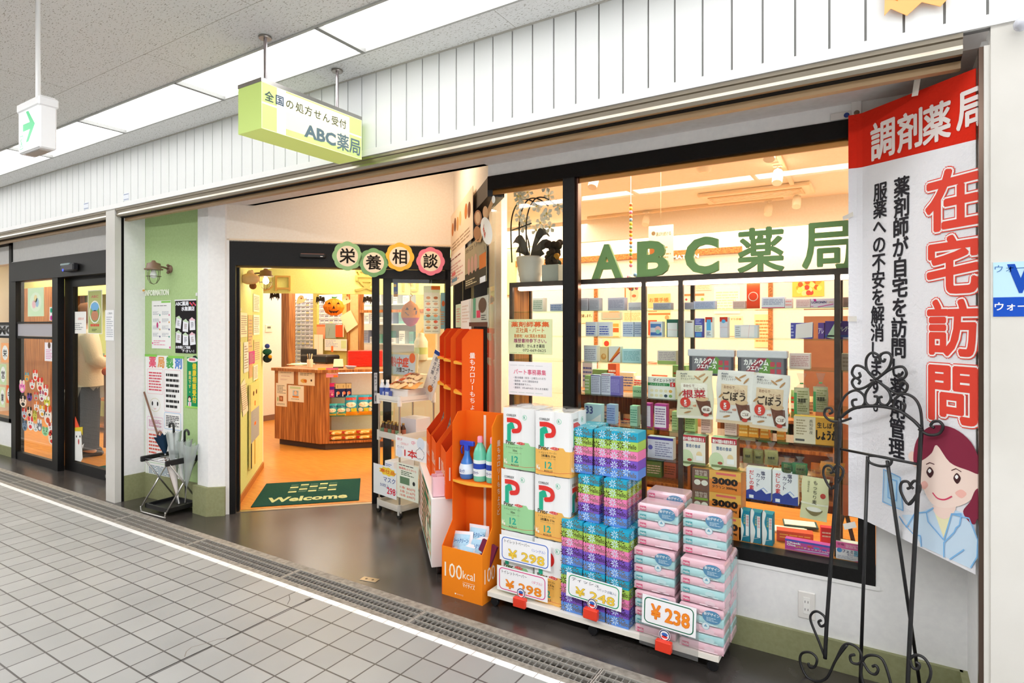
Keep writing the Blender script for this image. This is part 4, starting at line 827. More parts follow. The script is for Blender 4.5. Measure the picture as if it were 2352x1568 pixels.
def d_snack(c):
    def f(m, w, h): m.disc(w * .55, h * .5, w * .3, '#f6dc8a', 2, h * .3); m.rect(w * .1, w * .35, h * .3, h * .8, c, 2); m.disc(w * .6, h * .5, w * .16, '#e9a83c', 3, h * .2); m.disc(w * .4, h * .3, w * .09, '#fff3c4', 3)
    return f
for lay in (0, 1):
    for u, c in ((751, '#b8402a'), (781, '#c0392b'), (815, '#c81e1e'), (845, '#b8702a')):
        place(bag(.20, .062, .10, '#d9a548', d_snack(c), FOIL, 0, u + lay), 'snack_bag', 'gold foil snack bag lying in the bottom of the counter display', 'snack bag', u, .108 + lay * .062, CF, 'gold foil snack bags in the counter')
# notices on the counter front
def lines(c, n=5, a=.1, b=.9, y0=.5, y1=.9, sd=1): return lambda m, w, h: m.bars(w * a, w * b, h * y0, h * y1, n, c, 1, sd)
def d_food(m, w, h): m.bars(w * .12, w * .85, h * .55, h * .9, 4, '#8a8070', 1, 3); m.disc(w * .35, h * .25, w * .2, '#e2b25a', 2, h * .12); m.poly([(w * .3, h * .28), (w * .5, h * .12), (w * .5, h * .35)], '#d9722a', 3); m.disc(w * .8, h * .3, w * .05, '#5a4030', 2)
def d_clerk(m, w, h): m.rect(w * .12, w * .8, h * .8, h * .92, '#cfe2b4', 1); m.rect(w * .3, w * .66, h * .3, h * .7, '#bcd4e8', 1); m.disc(w * .48, h * .55, w * .1, '#f6cfae', 3); m.disc(w * .48, h * .6, w * .11, '#3a2a24', 2, h * .08); m.rect(w * .28, w * .68, h * .26, h * .36, '#e98a2c', 3); m.bars(w * .2, w * .8, h * .12, h * .2, 1, '#9a9a8a', 1)
def d_room(m, w, h): m.bars(w * .12, w * .9, h * .55, h * .93, 6, '#8a8a78', 1, 6); m.rect(w * .3, w * .66, h * .22, h * .45, '#a8643c', 1); m.disc(w * .48, h * .34, w * .1, '#d8a27a', 2); m.disc(w * .18, h * .3, w * .07, '#a8c890', 1, h * .1); m.bars(w * .1, w * .8, h * .06, h * .14, 2, '#8a8a78', 1, 7)
def d_pale(m, w, h): m.bars(w * .15, w * .85, h * .62, h * .85, 2, '#b8b094', 1, 1); m.bars(w * .2, w * .8, h * .42, h * .5, 1, '#d0a8a0', 1, 2); m.bars(w * .15, w * .6, h * .2, h * .3, 2, '#d8b4a8', 1, 4)
poster('counter_notice', CL, 639, 842, 675, 882, d_pale, 'plain pale notice, top left of the four on the counter front', 'notices on the counter', '#f6ead2')
poster('counter_notice', CL, 685, 844, 723, 886, d_food, 'notice with a drawn plate of food on the counter front', 'notices on the counter', '#f6ead2')
poster('counter_notice', CL, 634, 879, 659, 934, d_room, 'narrow notice with a small brown picture, lowest on the counter front', 'notices on the counter', '#f4ead4')
poster('counter_notice', CL, 662, 884, 698, 924, d_clerk, 'notice with a drawn clerk in orange on the counter front', 'notices on the counter', '#f6f0e0')
poster('price_card', CM, 749, 845, 777, 866, lambda m, w, h: (m.rect(0, w, h * .8, h, '#f26a9a', 1), m.bars(w * .05, w * .9, h * .3, h * .7, 2, '#ffffff', 2, 2), m.rect(w * .6, w * .95, 0, h * .22, '#f08a2a', 2)), 'pink price card hanging from the counter edge', None, '#f59ab8')
poster('price_card', CM, 730, 845, 748, 856, lambda m, w, h: m.rect(0, w, 0, h * .4, '#f8ecd0', 1), 'small yellow card on the counter corner', None, '#efcf4a')
# on the worktop
def wt(u, v, Z=cz): p = onZ(u, v, Z); return p
p = onY(799, 840, cpt(.55, .3)[1]); q0 = cpt(on_face(800, wallM((*cpt(0, .42), 0), dr)), .42)
for i in range(12):
    m = MB(PLASTIC); m.box(0, .42, -.012, .0, .0, .30, '#ee2413') if 0 else None
    m.box(0, .42, 0, .012, -.28, 0, '#ef2a14', None, .004); m.box(-.008, .428, .010, .016, -.288, .008, '#ff3a20', None, .002)
    small(m, 'red_tray', 'red plastic tray in the tall stack on the reception counter', 'tray', wallM((q0[0], q0[1], cz + .001 + i * .0168), dr), 'red trays stacked on the counter')
def ctop(u, off): M = wallM((*cpt(0, off), 0), dr); return M, on_face(u, M)
M_, x_ = ctop(788, .12); m = MB(PLASTIC); m.lathe([(.05, 0), (.055, .004), (.085, .03), (.088, .032)], 0, 0, '#b9cdf2', None, 20); m.T = Matrix(); t = m
small(m, 'coin_tray', 'pale blue coin tray on the counter in front of the red trays', 'tray', TR(*(M_ @ Vector((x_ + .09, 0, 0)))[:2], cz) @ Matrix.Scale(.6, 4, (0, 1, 0)))
M_, x_ = ctop(765, .2); m = MB(SATIN); m.box(0, .12, 0, .02, -.12, 0, '#4a3a34'); m.add([(0, .02, 0), (.12, .02, 0), (.12, .02, -.1), (0, .02, -.1), (.008, .11, -.03), (.112, .11, -.03), (.112, .11, -.09), (.008, .11, -.09)], [(0, 1, 5, 4), (1, 2, 6, 5), (2, 3, 7, 6), (3, 0, 4, 7), (4, 5, 6, 7)], '#e8d5b8')
small(m, 'card_terminal', 'beige card terminal with dark base on the counter', 'terminal', M_ @ TR(x_, cz, 0))
p = onY(683, 842, 5.55); t = thing('receipt_printer', 'black printer and screen standing on the counter behind the notices', 'printer', TR(p.x, 5.55, cz))
m = MB(PLASTIC); m.box(.05, .60, 0, .25, .0, .12, '#1d1a1a', None, .02); m.build('printer_body', t); m = MB(PLASTIC); m.box(0, .32, .05, .08, .03, .20, '#26282b', None, .008); m.box(.1, .2, .03, .1, 0, .04, '#1a1a1a'); m.build('screen', t)
p = onY(712, 845, 5.05); m = MB(SATIN); m.lathe([(.035, 0), (.038, .08), (.036, .10)], 0, 0, '#efe2c6', None, 14)
for i in range(5): m.tube([(.01 * math.cos(i * 1.3), .01 * math.sin(i * 1.3), .03), (.035 * math.cos(i * 1.3), .03 * math.sin(i * 1.3), .17)], .004, ('#efe0c0', '#d8b070', '#f4f0e6', '#c8a060', '#444444')[i])
small(m, 'pen_stand', 'cream pen stand full of pens near the counter corner', 'pen stand', TR(p.x, 5.05, cz))
p = onY(664, 843, 5.2); m = MB(PAPER); m.box(0, .3, 0, .22, 0, .008, '#f3e6c8'); m.box(.06, .32, .02, .2, .008, .02, '#bfe6d2'); small(m, 'document_tray', 'low stack of papers with a mint folder on the left of the counter', 'papers', TR(p.x - .05, 5.2, cz))
# pelmet signboard above the counter, lit from above: two straight runs
PO = .12
pm = (ca.x, ca.y); PM = wallM((*cpt(0, PO), 0), dr); x0_, x1_ = pix(560, 650, PM)[0], 1.98
zb_ = pix(800, 675, PM)[1]; pelG = mottled('pelmet_green', '#dbe28a', '#e0e694', 60, .6)
m = MB(pelG); m.box(x0_, x1_, zb_, CI - .12, -.05, 0); S('wall_pelmet', m, None, PM)
c2 = PM @ Vector((x1_, 0, 0)); m = MB(pelG); m.box(0, .5, zb_, CI - .12, -.05, 0); S('wall_pelmet_right', m, None, wallM((c2.x, c2.y, 0), 0))
for ch, u, l in (('し', 612, 'brown hook-shaped kana at the left end of the yellow-green pelmet'), ('口', 650, 'brown square character on the yellow-green pelmet'), ('受', 842, 'large brown character on the pelmet behind the door stiles'), ('付', 942, 'large brown character on the pelmet seen through the fixed pane')):
    m = MB(MATTE); m.text(ch, 0, 0, .27 if ch in '受付' else .2, '#c9a55c', 1, None, 'c', .012, .008); small(m, 'pelmet_letter', l, 'letter', PM @ TR(pix(u, 650, PM)[0], pix(u, 668, PM)[1], .0005))
for s_ in (.3, 1.2, 1.8):
    q = PM @ Vector((s_, CI - .06, .22)); area('pelmet_light', (q.x, q.y, CI - .05), (.5, 0, dr), .5, .08, 9, WARM2)
# dispensary partition behind the counter
YP = 6.25
def px_(u, Y=YP): return onY(u, 750, Y).x
def pz(v, u, Y=YP): return onY(u, v, Y).z
m = MB(M_COUNTER); m.box(px_(641), px_(664), YP, YP + .12, 0, CI); S('wall_dispensary_post', m)
m = MB(mottled('olive_screen', '#c8bb62', '#cfc26c', 40, .8)); zt_ = 2.3
for a, b_, c, d_ in ((719, 728, .9, zt_), (786, 800, .9, zt_), (728, 786, .9, pz(752, 757)), (728, 786, pz(676, 757), zt_)): m.box(px_(a), px_(b_), YP, YP + .04, c, d_)
S('wall_dispensary_screen', m)
m = MB(M_COUNTER); m.box(px_(798), px_(804), YP - .02, YP + .06, 0, CI); m.box(px_(825), px_(829), YP - .02, YP + .06, 0, CI); m.box(px_(829), px_(1010), YP - .02, YP + .04, pz(718, 840), pz(712, 840)); S('trim_17', m)
m = MB(mottled('tan_panel', '#e0b87e', '#e6c088', 30, .7)); m.box(px_(804), px_(825), YP, YP + .04, 0, CI); m.box(px_(955), px_(1000), YP, YP + .04, 0, CI); S('wall_dispensary_panel', m)
# white drawer cabinets of the dispensary
def cabinet(u0, u1, Y, label, n, rows, z1):
    x0, x1 = onY(u0, 750, Y).x, onY(u1, 750, Y).x; t = thing('medicine_cabinet', label, 'cabinet', TR(x0, Y, 0)); w = x1 - x0
    MB(SATIN).box(0, w, 0, .22, 0, z1, '#f0f1f6').build('cabinet_body', t); r = random.Random(5)
    for i in range(n):
        m = MB(PLASTIC); xa, xb = w * (i + .1) / n, w * (i + .9) / n
        for j in range(rows):
            z = .85 + (z1 - .9) * j / rows; dz = (z1 - .9) / rows
            m.box(xa, xb, -.02, 0, z, z + dz * .8, '#f4f4f8'); m.box(xa + .004, xb - .004, -.0215, -.02, z + dz * .50, z + dz * .70, ('#8a8694', '#6a687a', '#9c98b0', '#7a7080')[r.randrange(4)]); m.box(xa + .01, xb - .01, -.023, -.0215, z + dz * .08, z + dz * .36, ('#ffffff', '#f6e6a8', '#ffffff', '#d8dcf0')[r.randrange(4)])
        m.build('drawer_column', t)
cabinet(655, 724, 6.75, 'white dispensary cabinet with many small drawers, left of the hanging pumpkin', 7, 17, 2.0)
cabinet(727, 790, 6.75, 'white dispensary cabinet seen behind the hanging pumpkin', 6, 14, 1.95)
t = thing('dispensary_shelf', 'white dispensary shelving with glass boards behind the entrance door stiles', 'shelf', TR(px_(826, 6.7), 6.7, 0)); w = px_(960, 6.7) - px_(826, 6.7)
MB(SATIN).box(0, w, .28, .3, 0, 2.35, '#eef2f6').build('back_panel', t)
for z in (.9, 1.2, 1.5, 1.8, 2.1): MB(SATIN).box(0, w, 0, .28, z, z + .02, '#e4ebef').build('shelf_board', t)
r = random.Random(8)
for z in (1.22, 1.52, 1.82):
    x = .05
    while x < w - .2:
        bw_, bh_ = r.uniform(.08, .16), r.uniform(.08, .2); m = carton(bw_, bh_, .14, ('#eef0f4', '#9aa2c4', '#e8eaf0', '#7fb8b4', '#d8dce6')[r.randrange(5)], lines('#9094a8', 4, .1, .9, .2, .8, int(x * 100))); small(m, 'medicine_box', 'medicine box on the white dispensary shelving', 'box', wallM((px_(826, 6.7) + x, 6.84 - .1, z + .001), 0), 'boxes on the dispensary shelving'); x += bw_ + r.uniform(.01, .12)
# thermostat, hanging decorations
m = MB(PLASTIC); m.box(0, .012, -.06, .06, -.06, .06, '#f4ead8', None, .003); m.box(.012, .014, -.03, .03, 0, .03, '#7a7a68'); p = onX(609, 754, -8.2); small(m, 'thermostat', 'small thermostat on the cream wall beyond the green wall', 'thermostat', TR(-8.2, p.y + .06, p.z))
def hang(name, label, cat, M, u0, v0, u1, v1, draw, col, th=.004): return poster(name, M, u0, v0, u1, v1, draw, label, None, col, None, th, PAPER, cat)
HM = wallM((*cpt(0, .14), 0), dr)
def P_(u, v): return pix(u, v, HM)
x0, y0 = P_(767, 705); m = MB(PAPER); n = 40; R_ = P_(791, 705)[0] - x0
pts = [(R_ * (1 + .035 * math.cos(8 * a)) * math.cos(a), R_ * .86 * (1 + .03 * math.cos(10 * a)) * math.sin(a)) for a in [2 * pi * k / n for k in range(n)]]
m.add([(x, y, .012) for x, y in pts] + [(x * .96, y * .96, -.004) for x, y in pts] + [(0, 0, .03)], [(i, (i + 1) % n, 2 * n) for i in range(n)] + [(n + i, n + (i + 1) % n, (i + 1) % n, i) for i in range(n)] + [tuple(range(n, 2 * n))[::-1]], '#f58a1f', None, True)
for k in (-.6, -.3, .3, .6): m.line([(R_ * k * math.cos(a), R_ * .8 * math.sin(a)) for a in [-pi / 2 + pi * i / 8 for i in range(9)]], .004, '#e9761a', 80)
for s_ in (-1, 1): m.poly([(s_ * R_ * .42 - .02, R_ * .28), (s_ * R_ * .42 + .022, R_ * .28), (s_ * R_ * .42, R_ * .5)], '#3a1c10', 86)
m.poly([(-.016, -.02), (.018, -.02), (.0, .02)], '#3a1c10', 86); m.poly([(-R_ * .55, -R_ * .28), (-R_ * .2, -R_ * .42), (R_ * .2, -R_ * .42), (R_ * .55, -R_ * .28), (R_ * .25, -R_ * .6), (R_ * .1, -R_ * .52), (0, -R_ * .62), (-R_ * .1, -R_ * .52), (-R_ * .28, -R_ * .6)], '#3a1c10', 86)
m.poly([(-.02, R_ * .85), (.02, R_ * .85), (.05, R_ * 1.06), (.01, R_ * 1.0), (-.03, R_ * 1.05)], '#5a9a3a', 20); small(m, 'paper_pumpkin', 'smiling orange paper pumpkin hanging above the counter', 'decoration', HM @ TR(x0, y0, 0))
def bat(u, v, s_, label):
    x, y = P_(u, v); m = MB(PAPER); w = P_(u + s_, v)[0] - x
    m.poly([(0, -.02), (.2 * w, -.01), (.3 * w, -.05), (.5 * w, -.02), (.6 * w, -.07), (.8 * w, -.03), (w, -.05), (.85 * w, .03), (.5 * w, .03), (.15 * w, .01), (.1 * w, .04), (.03, .02), (-.03, .02), (-.1 * w, .04), (-.15 * w, .01), (-.5 * w, .03), (-.85 * w, .03), (-w, -.05), (-.8 * w, -.03), (-.6 * w, -.07), (-.5 * w, -.02), (-.3 * w, -.05), (-.2 * w, -.01)], '#2a2018', 1); m.poly([(w * .9, -.03), (0, -.021), (-w * .9, -.03), (0, .02)], '#2a2018', -2); small(m, 'paper_bat', label, 'decoration', HM @ TR(x, y, 0))
bat(736, 687, 11, 'black paper bat hanging left of the paper pumpkin'); bat(844, 687, 11, 'black paper bat hanging beside the sliding door stile'); bat(631, 678, 12, 'dark paper bat at the left end of the pelmet')
def ghost(u, v, s_, label):
    x, y = P_(u, v); m = MB(PAPER); m.poly(bez([(-s_, -s_), (-s_ * .9, .2 * s_), (-.3 * s_, s_), (.4 * s_, .9 * s_), (s_ * .7, .2 * s_), (s_ * 1.3, .5 * s_), (s_ * .8, -.4 * s_), (0, -s_ * .8)]), '#f6dca8', 1); m.disc(0, .3 * s_, .008, '#8a5a2a', 3); small(m, 'paper_ghost', label, 'decoration', HM @ TR(x, y, 0))
ghost(692, 688, .05, 'pale paper ghost hanging in front of the drawer cabinet'); ghost(796, 690, .05, 'pale paper ghost right of the paper pumpkin')
HN = wallM((0, YP - .03, 0), 0)
def dia(m, w, h): pass
m = MB(PAPER); q = [pix(u, v, HN) for u, v in ((780, 727), (805, 712), (822, 745), (797, 764))]; m.poly(q, '#f5e0b4', 1); m.poly([(x, y) for x, y in q], '#f0d8a8', -1); small(m, 'paper_sheet', 'cream paper sheet hung askew on the olive screen', 'paper', HN)
hang('file_folder', 'orange paper folder pinned to the olive screen', 'folder', HN, 728, 745, 747, 778, lambda m, w, h: m.rect(0, w, h * .85, h, '#f07a4a', 1), '#f7a47c'); hang('file_folder', 'grey paper folder pinned to the olive screen', 'folder', HN @ TR(0, 0, .01), 748, 744, 772, 777, lambda m, w, h: m.line([(w * .3, h * .2), (w * .4, h * .7)], .004, '#55625a', 1), '#9aa89c'); hang('file_folder', 'red paper folder pinned to the olive screen', 'folder', HN @ TR(0, 0, .02), 771, 746, 790, 774, lambda m, w, h: m.rect(w * .9, w, 0, h, '#f6e2c0', 1), '#f0582e')
hang('white_banner', 'tall cream paper figure hanging left of the folders', 'paper', HN @ TR(0, 0, .03), 722, 768, 742, 828, lambda m, w, h: m.line([(w * .5, 0), (w * .5, h)], .004, '#c0a878', 1), '#f3e6cc'); hang('leaflet_bundle', 'bundle of pale leaflets pinned on the olive screen', 'leaflets', HN @ TR(0, 0, .012), 746, 778, 797, 806, lambda m, w, h: (m.bars(w * .05, w * .6, h * .3, h * .9, 5, '#a8acc4', 1), m.rect(w * .3, w * .4, -.02, h * .4, '#f07a3a', 2), m.rect(w * .75, w * .98, h * .2, h * .9, '#cfd8a0', 2)), '#ece4d8')
# notices on the yellow-green wall inside
GA = math.atan2(2.915 - 3.94, -4.47 + 5.56); GM = wallM((-4.47, 2.915, 0), GA + pi) 
def gp(u0, v0, u1, v1, col, label, draw=None, name='wall_notice'): return poster(name, GM @ TR(0, 0, .004), u0, v0, u1, v1, draw or lines('#a8a090', 9, .1, .9, .1, .9, int(u0)), label, 'notices on the yellow-green wall inside the entrance', col)
L_ = 'paper notice among those pinned on the yellow-green wall inside the entrance'
for a in ((552, 717, 568, 773, '#f4efd2'), (570, 723, 580, 806, '#f6c08a'), (582, 674, 596, 717, '#f8f2e0'), (582, 722, 596, 768, '#eef2ea'), (544, 706, 554, 714, '#f8f0e0'), (560, 786, 571, 852, '#eef0ea'), (547, 786, 553, 818, '#f2f0e0'), (583, 780, 597, 830, '#f2d49a'), (572, 808, 585, 833, '#c8489a'), (572, 836, 580, 865, '#f5b27c'), (582, 840, 592, 869, '#f8f0de')): gp(*a[:4], a[4], L_)
m = MB(PAPER); q = [pix(u, v, GM) for u, v in ((551, 885), (561, 868), (569, 942), (557, 957))]; m.poly(q[::-1], '#f3ead0', 4); m.bars(min(p[0] for p in q) + .03, max(p[0] for p in q) - .03, min(p[1] for p in q) + .05, max(p[1] for p in q) - .05, 12, '#b8a890', 6); small(m, 'wall_notice', 'cream letter hung crooked on the yellow-green wall inside', 'notice', GM @ TR(0, 0, .004))
def d_doll(m, w, h): m.rect(0, w, h * .30, h * .68, '#a9acae', 1); m.rect(w * .4, w * .5, 0, h * .3, '#b89a3a', 2); m.rect(0, w * .1, .0, h * .3, '#2a2620', 3); m.disc(w * .3, h * .88, w * .07, '#5a3a20', 2, h * .03); m.disc(w * .65, h * .88, w * .07, '#5a3a20', 2, h * .03); m.rect(w * .42, w * .52, h * .72, h * .78, '#e0722a', 2); m.rect(w * .38, w * .6, h * .48, h * .52, '#f07a3a', 2)
poster('felt_doll', GM @ TR(0, 0, .01), 571, 884, 590, 1052, d_doll, 'long flat felt doll in a grey vest hanging on the yellow-green wall', None, '#f0dc90', None, .02, CLOTH, 'doll')
gp(587, 872, 593, 938, '#f0c060', 'slim orange strip hanging right of the felt doll')
x0, y0 = pix(572, 630, GM); cage_lamp(GM @ TR(x0, y0, .004), 'lit caged wall lamp on the yellow-green wall just inside the entrance', True); q = GM @ Vector((x0, y0 - .07, .15)); point('wall_lamp_light', tuple(q), 5, WARM2, .03)
m = MB(CLOTH); m.ball(0, 0, 0, .05, '#e9c896', None, 12, 1.6); m.ball(.02, -.06, .02, .03, '#8a5a34', None, 10); m.ball(.03, .05, .0, .03, '#f2d8ae', None, 10); x1, y1 = pix(557, 640, GM); small(m, 'wall_ornament', 'beige animal head ornament on the wall left of the lit lamp', 'ornament', GM @ TR(x1, y1, .06))
m = MB(CLOTH); m.ball(0, 0, 0, .035, '#2a5a4a', None, 10, 1.3); m.ball(.01, -.07, 0, .045, '#28343a', None, 10); m.ball(0, .06, 0, .025, '#3a4aa0', None, 8); m.ball(-.02, -.05, .03, .02, '#e0a030', None, 8); x1, y1 = pix(602, 808, GM); small(m, 'hanging_charms', 'dark bunch of charms hanging at the far edge of the green wall', 'charm', GM @ TR(x1, y1, .05))
# welcome mat
mc = [onZ(575.7, 1166.6), onZ(612.2, 1110), onZ(832.4, 1097.4), onZ(830.5, 1150)]
ma = math.atan2(mc[3].y - mc[0].y, mc[3].x - mc[0].x); mw = .86; mh = .74; WM = TR(mc[0].x, mc[0].y, .0045, ma)
m = MB(CLOTH); m.box(0, mw, 0, mh, 0, .007, '#1f4a43', None, .003); m.push(Matrix.Translation((0, 0, .007)))
m.text('Welcome', .1, .08, .17, '#c9cf9a', 1, .66, 'l', .04); r = random.Random(2)
for i in range(5):
    for j in range(4):
        cx_, cy_ = .24 + i * .085, .36 + j * .075
        if (i + j) % 2 == 0: m.rect(cx_, cx_ + .07, cy_, cy_ + .045, '#c9cf9a', 1)
        else: m.bars(cx_, cx_ + .07, cy_, cy_ + .05, 4, '#6f8f7a', 1, i)
m.pop(); small(m, 'welcome_mat', 'dark green Welcome mat on the wood floor inside the entrance', 'mat', WM)
# ================================================================ round flower signs on the entrance header
def flower(u, v, ch, rim, label):
    FMh = dM(0, 0, .012); x, y = pix(u, v, FMh); m = MB(PAPER); R_ = .112; n = 64
    pts = [(R_ * (1 + .085 * abs(math.cos(4 * a))) * math.cos(a), R_ * (1 + .085 * abs(math.cos(4 * a))) * math.sin(a)) for a in [2 * pi * k / n for k in range(n)]]
    m.add([(p[0], p[1], 0) for p in pts] + [(p[0], p[1], .003) for p in pts], [tuple(range(n))[::-1], tuple(range(n, 2 * n))] + [(i, (i + 1) % n, n + (i + 1) % n, n + i) for i in range(n)], rim)
    m.push(Matrix.Translation((0, 0, .003))); m.disc(0, 0, R_ * .76, '#f7edd8', 1, None, 40); m.text(ch, 0, -.055, .115, '#1c1814', 3, None, 'c', .022); m.pop()
    small(m, 'flower_sign', label, 'sign', FMh @ TR(x, y, 0))
flower(798, 588, '栄', '#9ccb96', 'light green flower-shaped sign with one bold character, first on the entrance header')
flower(858, 603, '養', '#7fb380', 'green flower-shaped sign hanging lowest on the entrance header')
flower(918, 590, '相', '#eec54e', 'yellow flower-shaped sign on the entrance header')
flower(989, 600, '談', '#f08ba6', 'pink flower-shaped sign at the right of the entrance header')
# posters on and behind the fixed pane of the door wall
GP = dM(0, 0, -.07)
def d_recipe(m, w, h):
    m.rect(0, w, h * .86, h, '#e4ecc8', 1); m.rect(w * .45, w, h * .92, h, '#ef7a2a', 2); r = random.Random(4)
    for i in range(6):
        for j in range(2): m.disc(w * (.28 + .45 * j), h * (.75 - i * .125), w * .13, ('#e8a060', '#c87a50', '#f0a070', '#e6b080', '#f2603a')[(i * 2 + j) % 5], 2, h * .03); m.bars(w * (.08 + .45 * j), w * (.45 + .45 * j), h * (.66 - i * .125), h * (.69 - i * .125), 1, '#a8a898', 2, i)
    m.rect(0, w * .98, h * .28, h * .38, '#bfe0e0', 1)
poster('recipe_poster', GP, 973, 656, 1011, 766, d_recipe, 'tall recipe poster with food pictures on the fixed pane of the entrance', None, '#f6f3e2')
poster('leaflet', GP, 1012, 672, 1022, 755, lambda m, w, h: (m.disc(w * .6, h * .7, w * .35, '#ef7a4a', 2, h * .08), m.bars(0, w, h * .1, h * .5, 6, '#e89a6a', 1)), 'narrow blue and orange leaflet right of the recipe poster', None, '#9ec8d4')
poster('city_sticker', GP, 904, 649, 914, 681, lambda m, w, h: (m.rect(0, w, 0, h * .2, '#b88a4a', 1), m.rect(0, w * .6, h * .7, h * .9, '#e0c060', 1), m.text('CITY', w * .05, h * .22, h * .14, '#e8d090', 2, w * .8)), 'navy sticker with yellow letters beside the door stile', None, '#24408a')
GQ = dM(0, 0, -.35)
x, y = pix(943, 722, GQ); m = MB(CLOTH); m.lathe([(0, .13), (.02, .115), (.055, .09), (.08, .05), (.085, .0), (.082, -.03)], 0, 0, '#f79a24', None, 20); m.lathe([(0, -.11), (.03, -.10), (.06, -.07), (.08, -.03)], 0, 0, '#c8709a', None, 20); m.tube([(0, 0, .125), (.0, 0, .16), (.02, 0, .17), (.0, 0, .19)], .004, '#f0c030'); m.tube([(0, 0, .18), (0, 0, .34)], .0015, '#888888')
for s_ in (-1, 1): m.add([(s_ * .02, -.083, .04), (s_ * .05, -.07, .04), (s_ * .035, -.075, .065)], [(0, 1, 2) if s_ > 0 else (2, 1, 0)], '#5a3a20')
m.add([(-.055, -.068, .02), (.055, -.068, .035), (.05, -.073, .0), (.02, -.086, -.005), (-.03, -.084, -.01)], [(0, 4, 3, 2, 1)], '#8a6a6a'); q = GQ @ Vector((x, y, 0)); small(m, 'pumpkin_lantern', 'orange cloth pumpkin lantern hanging behind the fixed pane', 'decoration', TR(q.x, q.y, q.z, pi / 4))
GR = dM(0, 0, -.75)
x, y = pix(934, 782, GR); q = GR @ Vector((x, 0, 0))
m = MB(PLASTIC); m.push(wallM((q.x, q.y, 0), A45)); pr = [(-.10, .0), (-.12, .5), (-.10, .93), (.0, 1.12), (.10, 1.16), (.42, 1.16), (.46, 1.10), (.46, 1.0), (.36, .96), (.36, .6), (.50, .0)]
m.add([(a, b_, .0) for a, b_ in pr] + [(a, b_, -.4) for a, b_ in pr], [tuple(range(11))[::-1], tuple(range(11, 22))] + [(i, (i + 1) % 11, 11 + (i + 1) % 11, 11 + i) for i in range(11)], '#e6dcc4'); m.pop(); m.push(wallM((q.x, q.y, 0), A45) @ TR(.1, .98, .0)); m.disc(0, 0, .012, '#4a4038', 2); m.rect(-.03, .03, -.05, -.035, '#4a4038', 2); m.pop()
small(m, 'blood_pressure_machine', 'cream rounded blood pressure machine standing behind the fixed pane', 'machine', None if 0 else Matrix())
x, y = pix(967, 758, GR); q = GR @ Vector((x, 0, 0)); m = MB(PLASTIC); m.lathe([(.055, 0), (.06, .01), (.06, .16), (.045, .19), (.03, .21), (.03, .235), (0, .24)], 0, 0, '#efe9cc', None, 20); m.lathe([(.0605, .05), (.0605, .11)], 0, 0, '#cdd98a', None, 20, True)
small(m, 'sanitizer_bottle', 'cream bottle with a green label on top of the rounded machine', 'bottle', TR(q.x, q.y, 1.161) @ Matrix.Scale(1.1, 4))
# ================================================================ posters on the return window
RO = rM(0, 0, .02)
def d_menu(m, w, h):
    m.rect(w * .05, w * .95, h * .84, h * .92, '#b8642a', 2) if 0 else None
    for i in range(7): m.disc(w * (.12 + .125 * i), h * (.62 + .05 * (i % 2)), w * .055, ('#c87838', '#7a4a30', '#d8a060', '#e8c080', '#f0e0c0')[i % 5], 2, h * .16)
    m.bars(w * .1, w * .9, h * .08, h * .3, 3, '#b09070', 1, 3)
def plate(name, c4, draw, label, col, M=RO, th=.003, dz=0.):           # sheet on the return window given by its left-top and right-bottom pixels
    return poster(name, M @ TR(0, 0, dz), *c4, draw, label, None, col, None, th)
plate('menu_poster', (1036, 498, 1087, 546), d_menu, 'upper menu poster with a row of dishes on the return window', '#f2dcc0')
plate('menu_poster', (1029, 597, 1069, 642), lambda m, w, h: (m.rect(0, w * .1, 0, h, '#d8302a', 2), m.bars(w * .15, w * .9, h * .82, h * .9, 1, '#8a5048', 2), m.bars(w * .2, w * .9, h * .1, h * .7, 6, '#d8a8a0', 1), m.rect(w * .3, w * .5, h * .3, h * .42, '#e87a7a', 2), m.rect(w * .3, w * .6, h * .1, h * .22, '#7a9ab0', 2)), 'white menu poster with red spine on the return window', '#f4e8d8')
plate('menu_poster', (1069, 572, 1118, 645), lambda m, w, h: (m.rect(0, w, 0, h * .35, '#3a3428', 1), m.rect(w * .72, w, h * .3, h * .6, '#d87830', 2), [m.disc(w * (.22 + .17 * i), h * .5, w * .07, '#c89a88', 2, h * .2) for i in range(3)], m.text('カロリー', w * .05, h * .85, h * .1, '#5a5048', 3, w * .8), m.bars(w * .05, w * .6, h * .05, h * .2, 3, '#d8c8a0', 2), m.rect(w * .75, w * .98, h * .0, h * .12, '#f0f4f8', 3)), 'dark menu poster with three glasses on the return window', '#a89878')
m = MB(PAPER); RS = RO @ TR(0, 0, .012)
def ov(cu, cv, ru, rv, c, l, a=0.): m.poly([pix(cu + ru * math.cos(t_) * math.cos(a) - rv * math.sin(t_) * math.sin(a), cv + ru * math.cos(t_) * math.sin(a) + rv * math.sin(t_) * math.cos(a), RS) for t_ in [2 * pi * k / 20 for k in range(20)]], c, l)
for q in ([(1090, 555), (1128, 460), (1134, 452), (1136, 460), (1100, 552)], [(1094, 556), (1118, 480), (1124, 480), (1104, 556)]): m.poly([pix(*p, RS) for p in q], '#c99a6a', 1); 
ov(1098, 500, 9, 18, '#a06a48', 2); ov(1098, 500, 6, 14, '#dcb48c', 3); ov(1096, 535, 8, 16, '#b07a50', 2); ov(1115, 487, 6, 14, '#d8ac80', 2); ov(1118, 530, 13, 32, '#fbfbf6', 4, -.15); ov(1134, 458, 4, 9, '#fbfbf6', 3)
x, y = pix(1110, 528, RS); m.text('kcal', x, y, .05, '#e0502a', 6, None, 'l', .03, 0, None, 2, 1, -.8); x, y = pix(1108, 545, RS); m.text('あいてます', x, y, .03, '#333333', 6, None, 'l', 0, 0, None, 2, 1, -.8)
small(m, 'spoon_cutout', 'wooden spoon cut-out with a white speech cloud at the window corner', 'cut-out', RS @ TR(0, 0, 0))
